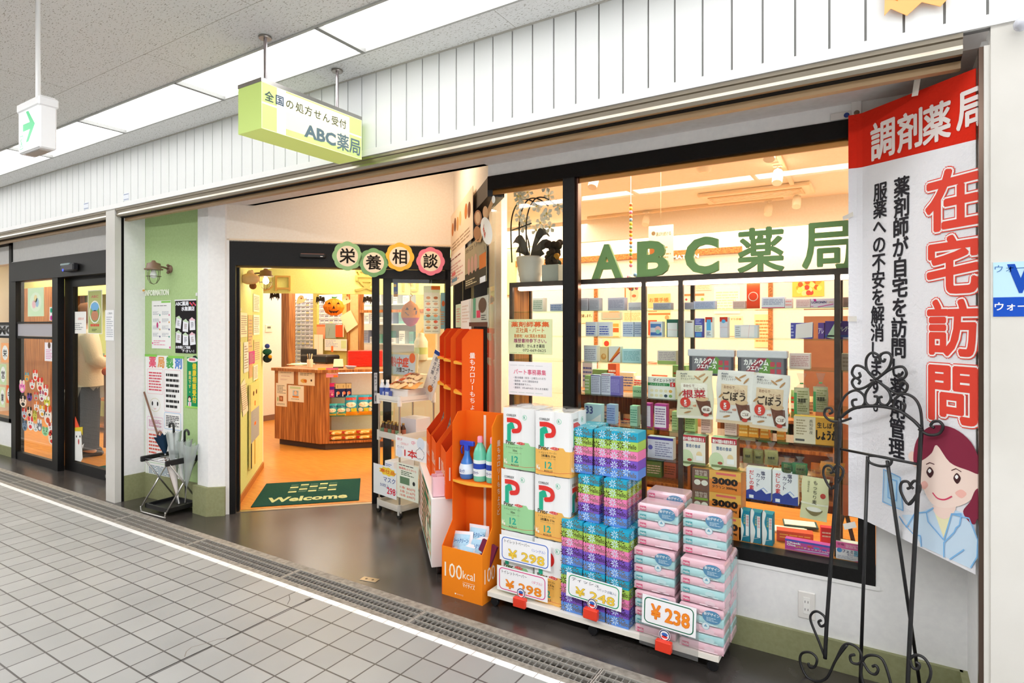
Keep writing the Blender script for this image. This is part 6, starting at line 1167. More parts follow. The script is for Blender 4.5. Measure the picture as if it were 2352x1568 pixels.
# long side toward the corridor for that one comes from turning it; soft packs
def soft_pack(M, label):
    t = thing('soft_tissue_pack', label, 'soft tissue pack', M); w, d, hh = .188, .115, .0385
    for k in range(5):
        c = ('#fbcbd9', '#b2e6ea')[k % 2]; m = MB(printed('soft_film', .28, .5, 0, .3, 0, 14) if not t.get('_x') and k == 0 and 'soft_film' not in bpy.data.materials else bpy.data.materials['soft_film']); z = k * .039; nx = 8
        pr = [(0, 0), (-.004, .25), (-.006, .5), (-.004, .75), (0, 1)]
        vs = []; 
        for i in range(nx + 1):
            a = i / nx; e = (1 - abs(2 * a - 1) ** 6)
            for (o_, q_) in ((0, .06), (-.006, .3), (-.007, .7), (0, .95)): vs.append((a * w, o_ * e, z + hh * q_ * (1 if e > .1 else .9)))
        n4 = 4; m.add(vs, [(i * n4 + j, (i + 1) * n4 + j, (i + 1) * n4 + j + 1, i * n4 + j + 1) for i in range(nx) for j in range(3)], c, None, True)
        m.box(.0, w, .001, d, z + .001, z + hh - .001, c, None, .006)
        m.push(TR(0, -.0072, z) @ Matrix.Rotation(pi / 2, 4, 'X')); m.rect(.012, .042, hh * .2, hh * .72, ('#e0407a', '#1fa4ae')[k % 2], 1); m.text('Hello', .014, hh * .3, hh * .35, '#ffffff', 2, .026, 'l', .01); m.disc(.13, hh * .5, .022, ('#fbd8e4', '#c8eef2')[k % 2], 1, hh * .3); m.rect(.085, .165, hh * .15, hh * .3, ('#fcdfe9', '#d4f2f4')[k % 2], 1); m.pop()
        m.build('soft_tissue', t)
    m = MB(bpy.data.materials['soft_film']); m.push(TR(0, -.0082, 0) @ Matrix.Rotation(pi / 2, 4, 'X')); m.poly(bez([(.10, .165), (.12, .185), (.16, .185), (.178, .165), (.17, .14), (.14, .132), (.112, .14)]), '#1f86b8', 2); m.text('新デザイン', .105, .178, .017, '#ffffff', 5, .07, 'l', .04) if 0 else None
    m.text('新デザイン', .107, .166, .013, '#eaf8fc', 4, .066, 'l', .03); m.bars(.118, .165, .142, .16, 3, '#bfe4f2', 4); m.disc(.115, .118, .016, '#6fc2dc', 2); m.disc(.115, .118, .0145, '#e6f6fa', 3); m.poly([(.107, .115), (.115, .127), (.123, .115)], '#5aa8cc', 4); m.pop(); m.build('sticker', t)
    fl = MB(FILM); fl.box(-.003, w + .006, -.010, d + .004, .001, .1955, '#ffffff', FILM, .012); fl.build('film_wrap', t)
    return t
S0 = soft_pack(TR(-.985, 2.655, ZB), 'pink and blue soft tissue pack, bottom of the left stack behind the price sign')
for x, y, lv, rz, l in ((-.775, 2.645, 0, 0, 'pink and blue soft tissue pack, bottom of the right stack'), (-.992, 2.66, 1, .02, 'pink and blue soft tissue pack, middle of the left stack'), (-.772, 2.65, 1, -.02, 'pink and blue soft tissue pack, middle of the right stack'),
        (-.985, 2.69, 2, .0, 'pink and blue soft tissue pack, topmost of the left front stack'), (-.775, 2.70, 2, .0, 'pink and blue soft tissue pack, topmost of the right front stack'),
        (-.985, 2.785, 0, 0, 'pink and blue soft tissue pack, bottom of the rear left stack'), (-.772, 2.78, 0, 0, 'pink and blue soft tissue pack, bottom of the rear right stack'), (-.985, 2.79, 1, 0, 'pink and blue soft tissue pack, middle of the rear left stack'), (-.768, 2.78, 1, .02, 'pink and blue soft tissue pack, middle of the rear right stack')):
    copy_tree(S0, TR(x, y, ZB + lv * .197, rz), l)
copy_tree(S0, TR(-.985, 2.815, ZB + .394 + .03, 0), 'pink and blue soft tissue pack behind, peeking highest over the left stack')
# price signs with clip stands
def sign(c4, border, price, pc, title, tc_, sub, label, z0, Yp, rot=0.):
    M = wallM((0, Yp, 0), 0); (x0, y1), (x1, y0) = pix(c4[0], c4[1], M), pix(c4[2], c4[3], M); w, h = x1 - x0, y1 - y0
    t = thing('price_sign', label, 'price sign', M @ TR(x0, y0, 0, rot)); m = MB(PAPER); m.box(0, w, 0, h, 0, .001, '#f8f8fb'); m.push(Matrix.Translation((0, 0, .001))); m.frame(w * .05, w * .95, h * .07, h * .93, .0045, border, 1, .02)
    if title: m.text(title, w * .10, h * .72, h * .14, '#222230', 2, w * .5, 'l', .0)
    if sub: m.text(sub, w * .9, h * .60, h * .11, tc_, 2, None, 'r', .0)
    hp_ = h * .40 if title else h * .56
    m.text('¥ ' + price, w * .18, h * (.12 if title else .22), hp_ * 1.05, pc, 3, w * .70, 'l', .040); m.text('¥ ' + price, w * .18, h * (.12 if title else .22), hp_ * 1.05, '#f8d24a' if pc not in ('#f0741a', '#e8861a') else '#f6922a', 5, w * .70, 'l', .010)
    m.pop(); m.build('card', t); return t, w, h
def clipstand(t, x, zrel):              # red clip with round badge holding the card
    m = MB(PLASTIC); m.box(x - .036, x + .036, zrel - .052, zrel - .004, .004, .032, '#e8402a', None, .003); m.push(TR(x, zrel + .016, .008)); m.disc(0, 0, .026, '#f4f4f8', 1); m.disc(0, 0, .024, '#232a5a', 2); m.disc(0, 0, .020, '#f2f2f6', 3); m.disc(0, .004, .014, '#3a6ac0', 4, .008); m.disc(0, -.007, .014, '#d83a3a', 4, .006); m.pop(); m.build('clip_stand', t)
t, w, h = sign((1148, 1226, 1265, 1312), '#3a6fd0', '298', '#c8a02a', 'トイレットペーパー', '#3a6fd0', '〈シングル〉', 'blue-bordered 298 yen price sign in front of the toilet roll packs', 0, 2.655)
t, w, h = sign((1142, 1296, 1258, 1384), '#e0458a', '298', '#e8861a', 'トイレットペーパー', '#e0458a', '〈ダブル〉', 'pink-bordered 298 yen price sign below the blue one', 0, 2.648); clipstand(t, w * .5, -.0)
t, w, h = sign((1300, 1312, 1427, 1400), '#1fa06a', '248', '#b8962a', 'ティッシュ', '#5a6a8a', '1パック(5箱入)', 'green-bordered 248 yen price sign in front of the tissue boxes', 0, 2.632, -.04); clipstand(t, w * .5, -.015)
t, w, h = sign((1474, 1362, 1598, 1462), '#0f6a4a', '238', '#f0741a', None, '#000000', None, 'white 238 yen price sign with orange figures in front of the soft tissue', 0, 2.628, -.03); clipstand(t, w * .45, -.04)
m = MB(FILM); m.box(-.01, w + .012, -.10, h, -.003, -.002, '#ffffff', FILM); m.build('card_sleeve', t)
# little things on the outlet wall and floor
p = onY(1853, 1389, YW); t = thing('wall_outlet', 'white double power outlet low on the wall under the window', 'outlet', wallM((p.x, YW, p.z), 0))
m = MB(PLASTIC); m.box(-.035, .035, -.06, .06, 0, .007, '#ece9e4', None, .004); m.box(-.0135, .0135, -.037, .037, .007, .009, '#f5f3ef', None, .001); m.build('plate', t)
for z in (.017, -.017): m = MB(MATTE); m.push(TR(0, z, .0092)); [m.rect(s_ * .006 - .0011, s_ * .006 + .0011, -.005, .005, '#2a2624', 1) for s_ in (-1, 1)]; m.pop(); m.build('socket', t)
q = onZ(849, 1331, 0); m = MB(METAL); m.box(-.055, .055, -.025, .025, 0, .003, '#a89c8c', None, .002); m.push(TR(0, 0, .003)); m.disc(-.022, 0, .008, '#2a2018', 1); m.disc(.022, 0, .008, '#2a2018', 1); m.pop(); small(m, 'floor_plate', 'small metal plate with two holes set in the dark floor', 'plate', TR(q.x, q.y, 0, .2))
# ================================================================ shelving behind the big window
YS = 3.055; SX0, SX1 = -1.93, -.06; ST = 1.755
t = thing('shelf_unit', 'brown metal shelving unit with glass shelves behind the big window', 'shelf unit', TR(0, 0, 0))
SB = mottled('shelf_brown', '#3a2c26', '#44352e', 60, .4)
MB(SB).box(SX0, SX1 + .1, YS, YS + .24, ST - .028, ST, '#3a2e28').build('top_board', t)
posts = [onY(u, 900, YS).x for u in (1478, 1563, 1923)]
for x in [SX0 + .012] + posts: MB(SB).box(x - .012, x + .012, YS, YS + .02, .457, ST - .028).build('front_post', t)
for x in (SX0 + .012, posts[1], posts[2]): MB(SB).box(x - .01, x + .01, YS + .22, YS + .24, .457, ST - .028).build('rear_post', t)
MB(M_COUNTER).box(SX0, SX0 + .012, YS + .02, YS + .22, .457, ST - .028).build('end_panel', t)
SZ = (1.58, 1.435, 1.293, 1.11, .95, .79)
for z in SZ:
    for a, b_ in ((SX0 + .02, posts[0] - .01), (posts[0] + .01, posts[1] - .01), (posts[1] + .01, SX1 + .06)): MB(SHELFGLASS).box(a, b_, YS + .005, YS + .225, z - .006, z - .0004).build('glass_shelf', t)
MB(glow('shelf_tube', '#ffe2cc', 15)).box(SX0 + .05, SX1 - .02, YS + .022, YS + .038, ST - .045, ST - .031).build('light_tube', t)
MB(SATIN).box(SX0 + .04, SX1, YS + .045, YS + .08, ST - .05, ST - .030, '#e8c8b8').build('light_cover', t)
led = MB(M_WOOD); led.box(-1.98, .1, 3.045, 3.75, .40, .452); S('window_ledge', led)
# raised letters on top of the unit
ltr = thing('window_lettering', 'five thick green letters ABC and two characters standing on the window shelving', 'lettering', TR(0, YS + .02, ST)) if 0 else None
for ch, u0, u1, bo, nm in (('A', 1362, 1432, .035, 'letter A'), ('B', 1466, 1538, .035, 'letter B'), ('C', 1575, 1652, .035, 'letter C'), ('薬', 1697, 1800, .022, 'character after the letter C'), ('局', 1845, 1957, .022, 'character nearest the banner')):
    LM = wallM((0, YS + .035, ST + .001), 0); x0 = onY(u0, 600, YS + .035).x; x1 = onY(u1, 600, YS + .035).x; m = MB(printed('letter_green', .7) if 'letter_green' not in bpy.data.materials else bpy.data.materials['letter_green'])
    m.text(ch, 0, 0, .19 if ch in 'ABC' else .21, '#86ab6c', 0, x1 - x0, 'l', bo, .009, None, 3, 1, 0, True); zs = [v[2] for v in m.v]
    small(m, 'green_letter', 'thick green %s standing on the shelving in the window' % nm, 'letter', LM @ TR(x0, 0, -.0))
# stock on the shelves
CN = {'#c9ccd6': 'pale grey', '#d8dae4': 'light grey', '#f2f2f4': 'white', '#c8d4ec': 'pale blue', '#4a5cb0': 'blue', '#6a4a9a': 'purple'}
WI = 'in the window'
ORD = {0: 'top', 1: 'second', 2: 'third', 3: 'fourth', 4: 'fifth', 5: 'sixth', 6: 'bottom'}
def item(u0, u1, vt, sh, col, draw, desc, dpt=.05, Y=3.10, rz=0., side=None, z=None, fin=PAPER):
    zz = (SZ[sh] if z is None else z) + .0006; x0, x1 = onY(u0, 800, Y).x, onY(u1, 800, Y).x; top = onY((u0 + u1) / 2, vt, Y).z; h = max(.02, top - zz)
    return small(carton(x1 - x0, h, dpt, col, draw, fin, side), 'medicine_box', desc, 'box', wallM((x0, Y, zz), rz))
def dl(c, n=5, y0=.15, y1=.85, bg=None, s=1):
    def f(m, w, h):
        if bg: m.rect(0, w, h * bg[1], h * bg[2], bg[0], 1)
        m.bars(w * .08, w * .92, h * y0, h * y1, n, c, 2, s)
    return f
def dt_(txt, c, y=.3, hh=.4, bg=None, bold=.02):
    def f(m, w, h):
        if bg: m.rect(0, w, h * bg[1], h * bg[2], bg[0], 1)
        m.text(txt, w * .5, h * y, h * hh, c, 3, w * .85, 'c', bold)
    return f
G1 = '#9a9caa'
for a in ((1331, 1350, 684, 0, '#b9bac6', dl(G1, 6), 'grey printed box, left of a pair at the left end of the top glass shelf'), (1353, 1376, 684, 0, '#b4b6c2', dl(G1, 6, s=2), 'grey printed box, right of a pair on the top glass shelf'), (1396, 1434, 683, 0, '#b6b6c8', dl('#8f90a8', 7, s=3), 'wide grey-violet box on the top glass shelf'),
          (1443, 1473, 694, 0, '#cfd0da', dl('#a0a0b0', 2, .1, .4), 'low pale box beside the first inner post, top shelf'), (1500, 1541, 695, 0, '#aeb0bc', dl('#8a8c9a', 5), 'low grey box between the two inner posts, top shelf'), (1572, 1592, 694, 0, '#b4b0bc', dl('#9490a0', 4), 'low greyish box right of the second inner post'),
          (1593, 1642, 691, 0, '#bcc4de', dl('#8a94c0', 5), 'long pale blue box with purple end on the top shelf'), (1683, 1712, 691, 0, '#e4c6be', dl('#c8a098', 5), 'pinkish box left of the red upright card'), (1749, 1802, 682, 0, '#dfe0ee', dl('#9098b8', 4, .3, .85, ('#d84a6a', 0, .08)), 'white box with red base line right of the red upright card'),
          (1803, 1819, 685, 0, '#f8e6e4', dl('#f0a0a0', 2), 'small pinkish white box on the top shelf'), (1828, 1861, 686, 0, '#f6dcd8', dl('#e0a8a8', 4), 'pinkish box left of the box with bold capital letters'), (1936, 1966, 682, 0, '#b8998e', dl('#9a7a70', 5), 'brownish box at the right end of the top glass shelf'),
          (1223, 1247, 684, 0, '#d8dcd4', dl('#8aa890', 5), 'white and green box at the left end behind the narrow pane'), (1263, 1291, 697, 0, '#b8c8e4', dl('#6a80b8', 3), 'low blue box behind the narrow pane, top shelf'),
          (1345, 1369, 739, 1, '#e8eaf6', dl('#4a5cc0', 4, .1, .75, ('#c9cff0', 0, .0)), 'white and blue box, left one of two alike on the second shelf'), (1375, 1400, 739, 1, '#e8eaf6', dl('#4a5cc0', 4, .1, .75, None, 2), 'white and blue box, right one of two alike on the second shelf'), (1430, 1455, 739, 1, '#d4def2', dl('#8a9cc8', 5), 'pale blue box left of the first inner post, second shelf'),
          (1457, 1474, 739, 1, '#d2dcf0', dl('#8a9cc8', 5, s=3), 'narrow pale blue box touching the first inner post, second shelf'), (1493, 1521, 738, 1, '#e6ecf6', lambda m, w, h: (m.rect(w * .05, w * .9, h * .6, h * .85, '#5a86c8', 1), m.rect(w * .05, w * .95, h * .1, h * .3, '#4a76c0', 1), m.disc(w * .65, h * .5, w * .25, '#f4c8c4', 2), m.disc(w * .65, h * .35, w * .18, '#9ad0c8', 3)), 'blue and white box with a round picture between the posts'),
          (1531, 1557, 733, 1, '#2f6a5a', lambda m, w, h: (m.rect(w * .08, w * .95, h * .02, h * .8, '#f2f2f4', 1), m.line([(0, h * .42), (w, h * .4)], .001, '#e08a8a', 2)), 'dark green box wrapped in a white paper slip'), (1572, 1594, 735, 1, '#e8e0d2', lambda m, w, h: (m.rect(w * .05, w * .9, h * .02, h * .85, '#f3f3f5', 1), m.rect(w * .3, w * .8, h * .85, h * .92, '#8a6a58', 2)), 'beige box with a white paper slip right of the second inner post'),
          (1596, 1613, 731, 1, '#5a5cc0', lambda m, w, h: (m.rect(0, w, h * .3, h * .65, '#e4e6d8', 1), m.rect(w * .1, w * .9, h * .04, h * .26, '#5a9ad8', 1), m.bars(w * .1, w * .9, h * .33, h * .62, 4, '#7a8a5a', 2), m.bars(w * .1, w * .9, h * .7, h * .95, 3, '#c8ccf0', 2)), 'slim blue-violet upright box on the second shelf'),
          (1620, 1636, 728, 1, '#f0f2f4', lambda m, w, h: (m.rect(0, w, h * .75, h, '#d83a2a', 1), m.rect(w * .2, w * .8, h * .35, h * .88, '#5ab0e6', 2), m.bars(w * .2, w * .8, h * .1, h * .3, 3, '#5a5a7a', 2)), 'slim red and white thermometer box on the second shelf'), (1653, 1671, 728, 1, '#dcd8e6', lambda m, w, h: (m.rect(0, w, h * .78, h, '#d83a2a', 2), m.disc(w * .5, h * .8, w * .25, '#5ab0e6', 3), m.line([(0, h * .5), (w, h * .5)], .001, '#e08a8a', 2)), 'slim red-topped box covered by a white slip'),
          (1687, 1740, 746, 1, '#dfe0e8', lambda m, w, h: (m.rect(w * .28, w * .86, h * .08, h * .92, '#f8eef0', 1), m.line([(w * .6, 0), (w * .66, h)], .001, '#e8a0a0', 2), m.bars(w * .05, w * .25, h * .1, h * .9, 5, '#a8a8b0', 1)), 'white box with a taped slip in the right bay, second shelf'), (1816, 1866, 741, 1, '#5456b0', lambda m, w, h: (m.poly([(w * .22, 0), (w * .25, h * .9), (w * 1.02, h * 1.05), (w * 1.0, h * .1)], '#f4e9ea', 2), m.bars(w * .02, w * .15, h * .1, h * .9, 4, '#c0c4f0', 1)), 'blue-violet box half covered by a slanted white paper'),
          (1879, 1893, 741, 1, '#6a4a9e', dt_('アレ', '#e8dcf6'), 'narrow purple box end left of the lightning box'), (1341, 1370, 793, 2, '#e6e6f0', dl('#a0a0b0', 6, .1, .8, ('#e8e0e0', .9, 1)), 'white printed box at the left end of the third shelf'), (1378, 1395, 796, 2, '#f4d49a', lambda m, w, h: (m.disc(w * .5, h * .35, w * .35, '#e09a4a', 1, h * .2), m.disc(w * .55, h * .4, w * .2, '#f0c07a', 2)), 'small bread-coloured box on the third shelf'),
          (1398, 1424, 795, 2, '#ece8e2', lambda m, w, h: (m.poly([(0, 0), (w * .3, 0), (w, h * .75), (w, h)], '#e8842a', 1), m.poly([(w * .05, 0), (w * .2, 0), (w, h * .6), (w, h * .7)], '#c03a2a', 2)), 'white box with orange and red diagonal stripes'), (1429, 1472, 801, 2, '#b9dfe4', dl('#7ab0b8', 7), 'pale cyan printed box left of the first inner post'), (1510, 1553, 805, 2, '#dcd2c8', dl('#a898a0', 5, .3, .9, ('#a8bc6a', 0, .25)), 'pink-grey box with green base between the posts'),
          (1813, 1861, 811, 2, '#f4dcd8', dl('#d8a0a0', 6), 'pink-white printed box right of the silver wafer packs'), (1933, 1965, 812, 2, '#c8b2a0', dl('#a8907e', 3), 'beige box at the right end of the third shelf'),
          (1343, 1354, 862, 3, '#a8c47a', dl('#e6ead0', 4), 'narrow green box at the left end of the fourth shelf'), (1357, 1378, 861, 3, '#d6d8ea', dl('#9a9ab8', 9, .1, .9, ('#6a5aa8', .95, 1)), 'upright white box with violet edge, left of two'), (1381, 1402, 858, 3, '#d6d8ea', dl('#9a9ab8', 9, .1, .9, ('#c04a6a', .93, .96), 2), 'upright white box with violet edge, right of two'), (1402, 1424, 864, 3, '#7c70c0', dl('#a8a0dc', 9), 'upright purple box on the fourth shelf'),
          (1453, 1474, 887, 3, '#a9cfa0', dt_('VICKS', '#2f7a4a', .4, .25), 'small green box with white lettering touching the first inner post'), (1342, 1380, 928, 4, '#bcdcec', lambda m, w, h: (m.text('33', w * .08, h * .45, h * .5, '#4a5a9a', 3, w * .45, 'l', .03), m.poly([(w * .3, 0), (w, 0), (w, h * .5)], '#eef4f8', 1)), 'pale blue box printed 33 behind the tissue boxes'),
          (1393, 1413, 929, 4, '#9ab0dc', dl('#5a70b0', 6), 'blue upright box right of the box printed 33'), (1447, 1464, 932, 4, '#a8d4bc', dl('#5a9a80', 6), 'mint upright box left of the first inner post'), (1477, 1494, 926, 4, '#c23a9a', dl('#ecdfee', 7, .08, .92, ('#f0e4f2', .05, .9)), 'magenta bordered box touching the first inner post'), (1503, 1530, 928, 4, '#c23a9a', dl('#8a6a9a', 7, .15, .85, ('#f0e4f2', .05, .92)), 'magenta bordered box between the two posts'),
          (1543, 1556, 945, 4, '#b8cc90', dl('#7a9a5a', 5), 'narrow green box left of the second inner post, fifth shelf'), (1573, 1597, 955, 4, '#b9cf86', dl('#6a8a4a', 5), 'green box right of the second inner post, fifth shelf'), (1610, 1632, 958, 4, '#e4bcb4', dl('#b88a88', 5), 'pinkish box below the leftmost snack bag'), (1664, 1692, 965, 4, '#e6c4c0', dl('#c09a98', 5), 'pale pink box below the middle snack bag'),
          (1697, 1718, 966, 4, '#eda13a', dl('#f6c87a', 3), 'small orange-yellow box, first of four under the right snack bag'), (1719, 1742, 968, 4, '#e8962e', dl('#f6c87a', 3, s=2), 'small orange-yellow box, second of four under the right snack bag'), (1746, 1766, 969, 4, '#e28a28', dl('#f6c87a', 3, s=3), 'small orange-yellow box, third of four under the right snack bag'), (1784, 1802, 980, 4, '#e0882a', dl('#f6c87a', 2), 'small orange-yellow box, last of four under the right snack bag'),
          (1487, 1546, 1004, 5, '#dcdcee', lambda m, w, h: (m.rect(0, w, h * .88, h, '#3a3a9a', 1), m.bars(w * .3, w * .95, h * .1, h * .8, 7, '#8a8ab0', 2), m.disc(w * .12, h * .5, w * .09, '#6a6ac0', 2)), 'white box with dark blue top band on the sixth shelf')):
    item(*a[:5], a[5], a[6])
item(1862, 1917, 685, 0, '#ecdfee', lambda m, w, h: (m.text('LOXONIN', w * .04, h * .45, h * .3, '#2a2a6a', 3, w * .62, 'l', .04), m.text('S plus', w * .68, h * .48, h * .26, '#d0a04a', 3, w * .26), m.poly([(w * .1, h * .95), (w * .16, h * .7), (w * .25, h * .7), (w * .22, h * .95)], '#d83a9a', 2), m.poly([(w * .3, h * .1), (w * .95, h * .4), (w * .95, h * .32), (w * .3, h * .02)], '#d83a9a', 2), m.rect(w * .0, w * .12, h * .1, h * .16, '#d83a9a', 2)), 'white and magenta medicine box with bold capitals on the top shelf')
item(1715, 1745, 651, 0, '#ef4a22', lambda m, w, h: (m.disc(w * .5, h * .48, w * .38, '#fbe0c8', 1), m.disc(w * .5, h * .48, w * .32, '#ee4a24', 2), m.rect(w * .1, w * .9, h * .08, h * .28, '#ef4a22', 3)), 'red upright card with a white ring on the top shelf', .008)
item(1895, 1964, 737, 1, '#59408e', lambda m, w, h: (m.rect(0, w, h * .12, h * .22, '#3a5ab0', 2), m.poly([(w * .05, h * .1), (w * .35, h * .95), (w * .55, h * .95), (w * .42, h * .6), (w * .55, h * .6), (w * .3, 0)], '#cfe6c8', 2), m.disc(w * .42, h * .65, w * .06, '#e87a2a', 4), m.text('アレグラFX', w * .45, h * .42, h * .28, '#ffffff', 4, w * .53, 'l', .02), m.rect(w * .6, w * .95, h * .02, h * .1, '#e8dcf0', 3)), 'purple medicine box with a green lightning shape near the banner')
item(1488, 1551, 866, 3, '#f0f0ea', lambda m, w, h: (m.text('ダイエットケア', w * .2, h * .78, h * .16, '#222222', 3, w * .78, 'l', .01), m.rect(0, w * .8, h * .6, h * .73, '#2f8a4a', 2), m.text('ハードクラッカー', w * .1, h * .61, h * .1, '#ffffff', 3, w * .6), m.rect(w * .82, w, h * .58, h * .78, '#d82a2a', 2), m.text('5', w * .9, h * .6, h * .16, '#ffffff', 3, None, 'c', .03), [m.disc(w * (.15 + .17 * i), h * (.15 + .22 * j), w * .065, ('#e4dcb8', '#e8b45a', '#d86a3a', '#3a4a5a', '#8ab06a')[(i + 2 * j) % 5 if i > 2 else 0], 2, h * .07) for i in range(5) for j in range(2)]), 'white diet cracker box with green band between the two posts', .04, 3.085)
# silver wafer packs leaning on the third shelf
def d_wafer(m, w, h): m.rect(w * .08, w * .95, h * .08, h * .80, '#77767e', 1); m.poly([(w * .1, h * .1), (w * .3, h * .1), (w * .62, h * .78), (w * .45, h * .78)], '#9a3a4a', 2); m.poly([(w * .4, h * .1), (w * .7, h * .1), (w * .8, h * .5), (w * .62, h * .78)], '#6a9a4a', 2); m.text('カルシウム', w * .14, h * .48, h * .22, '#f8f8f8', 4, w * .5, 'l', .05); m.text('ウエハース', w * .2, h * .28, h * .18, '#f8f8f8', 4, w * .42, 'l', .05); [m.rect(w * (.68 + .13 * i), w * (.77 + .13 * i), h * (.18 + .26 * j), h * (.36 + .26 * j), '#c04a5a', 3) for i in range(2) for j in range(2)]; m.text('4種類の', w * .3, h * .12, h * .1, '#f0e0c0', 4)
for (u0, u1, l) in ((1582, 1684, 'left one'), (1694, 1806, 'right one')):
    Y = 3.03; x0, x1 = onY(u0, 830, Y).x, onY(u1, 830, Y).x; m = MB(FOIL); w = x1 - x0; h = .125; m.box(0, w, 0, h, -.05, 0, '#50525c', None, .006); m.box(-.004, w + .004, h - .03, h + .006, -.056, .006, '#d8dae2', None, .004); m.push(Matrix.Translation((0, 0, .0005))); d_wafer(m, w, h); m.pop()
    small(m, 'wafer_pack', 'silver wrapped wafer pack on the third shelf, %s of two' % l, 'pack', wallM((x0, Y, SZ[2] - .045), 0, -.0) @ Matrix.Rotation(.0, 4, 'X'))
# snack pouches standing against the glass
def d_gobo(name, c1, c2):
    def f(m, w, h):
        m.text('Asahi', w * .12, h * .92, h * .035, '#2a3a5a', 4, w * .2, 'l', .02); m.text('我慢しない', w * .14, h * .865, h * .04, '#3a3a3a', 4, w * .32); m.text('ダイエットケア', w * .14, h * .81, h * .045, '#3a3a3a', 4, w * .4)
        for x_, y_, a_ in ((.6, .85, -.6), (.82, .82, .9), (.14, .52, .8), (.72, .9, .5), (.3, .13, .3)): m.push(TR(w * x_, h * y_, 0, a_)); m.disc(0, 0, w * .11, '#b98a5a', 2, h * .018, 12); m.pop()
        m.rect(w * .14, w * .86, h * .36, h * .74, c1, 1); m.text('おからで', w * .22, h * .66, h * .055, '#7a3a2a', 3, w * .3, 'l', .01); m.text('つくった', w * .5, h * .60, h * .055, '#7a3a2a', 3, w * .3, 'l', .01)
        m.text(name, w * .5, h * .44, h * .16, c2, 4, w * .62, 'c', .03); m.disc(w * .26, h * .34, w * .15, '#d8382a', 4, h * .105); m.text('5', w * .26, h * .30, h * .1, '#ffffff', 6, None, 'c', .04); m.text('kcal', w * .26, h * .27, h * .03, '#ffffff', 6, None, 'c', .02)
        m.poly([(w * .55, h * .40), (w * .92, h * .38), (w * .96, h * .1), (w * .68, h * .08)], '#6a3a28', 3); m.disc(w * .72, h * .42, w * .17, '#d8b890', 4, h * .05); m.disc(w * .82, h * .20, w * .13, '#f4ece4', 5, h * .08); m.text(name[:2], w * .82, h * .17, h * .06, '#6a3a28', 7, w * .18, 'c', .01); m.disc(w * .80, h * .09, w * .08, '#c8382a', 6, h * .035); m.text('4袋', w * .46, h * .25, h * .045, '#d86a2a', 5, None, 'l', .02); m.text('豆&食物繊維', w * .1, h * .2, h * .03, '#6a3a28', 5, w * .36)
        m.rect(0, w, 0, h * .06, c1, 2)
    return f
for u0, u1, vt, vb, nm, c, c1, c2, l in ((1556, 1640, 852, 962, '根菜', '#e6e2c8', '#f4f0e4', '#c02a3a', 'cream snack bag with big red characters, leftmost of three by the glass'), (1645, 1728, 850, 972, 'ごぼう', '#ebe9e6', '#e8cfae', '#3a2a20', 'white and tan snack bag, middle one of three by the glass'), (1722, 1808, 856, 984, 'ごぼう', '#ebe9e6', '#e8cfae', '#3a2a20', 'white and tan snack bag, right one of three by the glass')):
    Y = 3.028; a, b_ = onY(u0, vb, Y), onY(u1, vb, Y); zt_ = onY((u0 + u1) / 2, vt, Y).z; zb_ = onY((u0 + u1) / 2, vb, Y).z
    small(bag(b_.x - a.x, zt_ - zb_, .035, c, d_gobo(nm, c1, c2), FOIL, 0, int(u0)), 'snack_bag', l, 'snack bag', wallM((a.x, Y, zb_), 0) @ Matrix.Rotation({1556: .03, 1645: -.02, 1722: -.05}[u0], 4, 'Z'))
# red-topped boxes, gold boxes, dashi boxes, barley bag
def d_kenja(m, w, h): m.poly(bez([(0, h), (w * .5, h * 1.0), (w, h), (w, h * .72), (w * .5, h * .84), (0, h * .78)]), '#b8283a', 1) if 0 else m.rect(0, w, h * .80, h, '#b8283a', 1); m.text('糖分や脂肪の吸収を抑える', w * .05, h * .82, h * .12, '#ffffff', 3, w * .9, 'l', .02); m.text('賢者の食卓', w * .2, h * .58, h * .12, '#4a6a9a', 3, w * .6, 'l', .01); m.disc(w * .2, h * .2, w * .3, '#cfe0b8', 1, h * .3); m.disc(w * .75, h * .35, w * .12, '#e8d0a0', 2, h * .12); m.rect(w * .62, w * .9, h * .15, h * .32, '#f6f8fa', 3); m.rect(0, w, 0, h * .08, '#7a8a5a', 3); m.disc(w * .35, h * .15, w * .1, '#a84a3a', 3, h * .05)
for u0, u1, vt, l in ((1565, 1620, 1000, 'cream box with a red top band, left one of two on the sixth shelf'), (1634, 1692, 1006, 'cream box with a red top band, right one of two on the sixth shelf')): item(u0, u1, vt, 5, '#f2ece0', d_kenja, l, .07, 3.06, 0, '#8a5a3a', SZ[5] + .002)
item(1664, 1682, 992, 5, '#f4ead0', dl('#d86a4a', 3), 'small cream card tucked on the right red-topped box', .004, 3.135, 0, None, SZ[5] + .17) if 0 else None
def d_3000(m, w, h): m.rect(0, w * .36, 0, h, '#7a5a50', 1); m.rect(w * .36, w, 0, h, '#e88a3a', 1); m.rect(w * .36, w, h * .6, h, '#f0b85a', 2); m.text('3000', w * .42, h * .38, h * .34, '#1a1414', 4, w * .52, 'l', .06); m.text('タウリン 3000mg', w * .42, h * .2, h * .13, '#2a1a14', 4, w * .5, 'l', .03); m.rect(w * .5, w * .9, h * .82, h * .92, '#e86a6a', 3); m.disc(w * .11, h * .35, w * .07, '#f2f2e8', 3, h * .13); m.disc(w * .26, h * .35, w * .07, '#f2f2e8', 3, h * .13); m.rect(w * .05, w * .33, h * .55, h * .65, '#8ab04a', 3); m.text('植物性', w * .06, h * .8, h * .12, '#e8dcd0', 3, w * .26); m.text('微生薬', w * .06, h * .67, h * .12, '#e8dcd0', 3, w * .26)
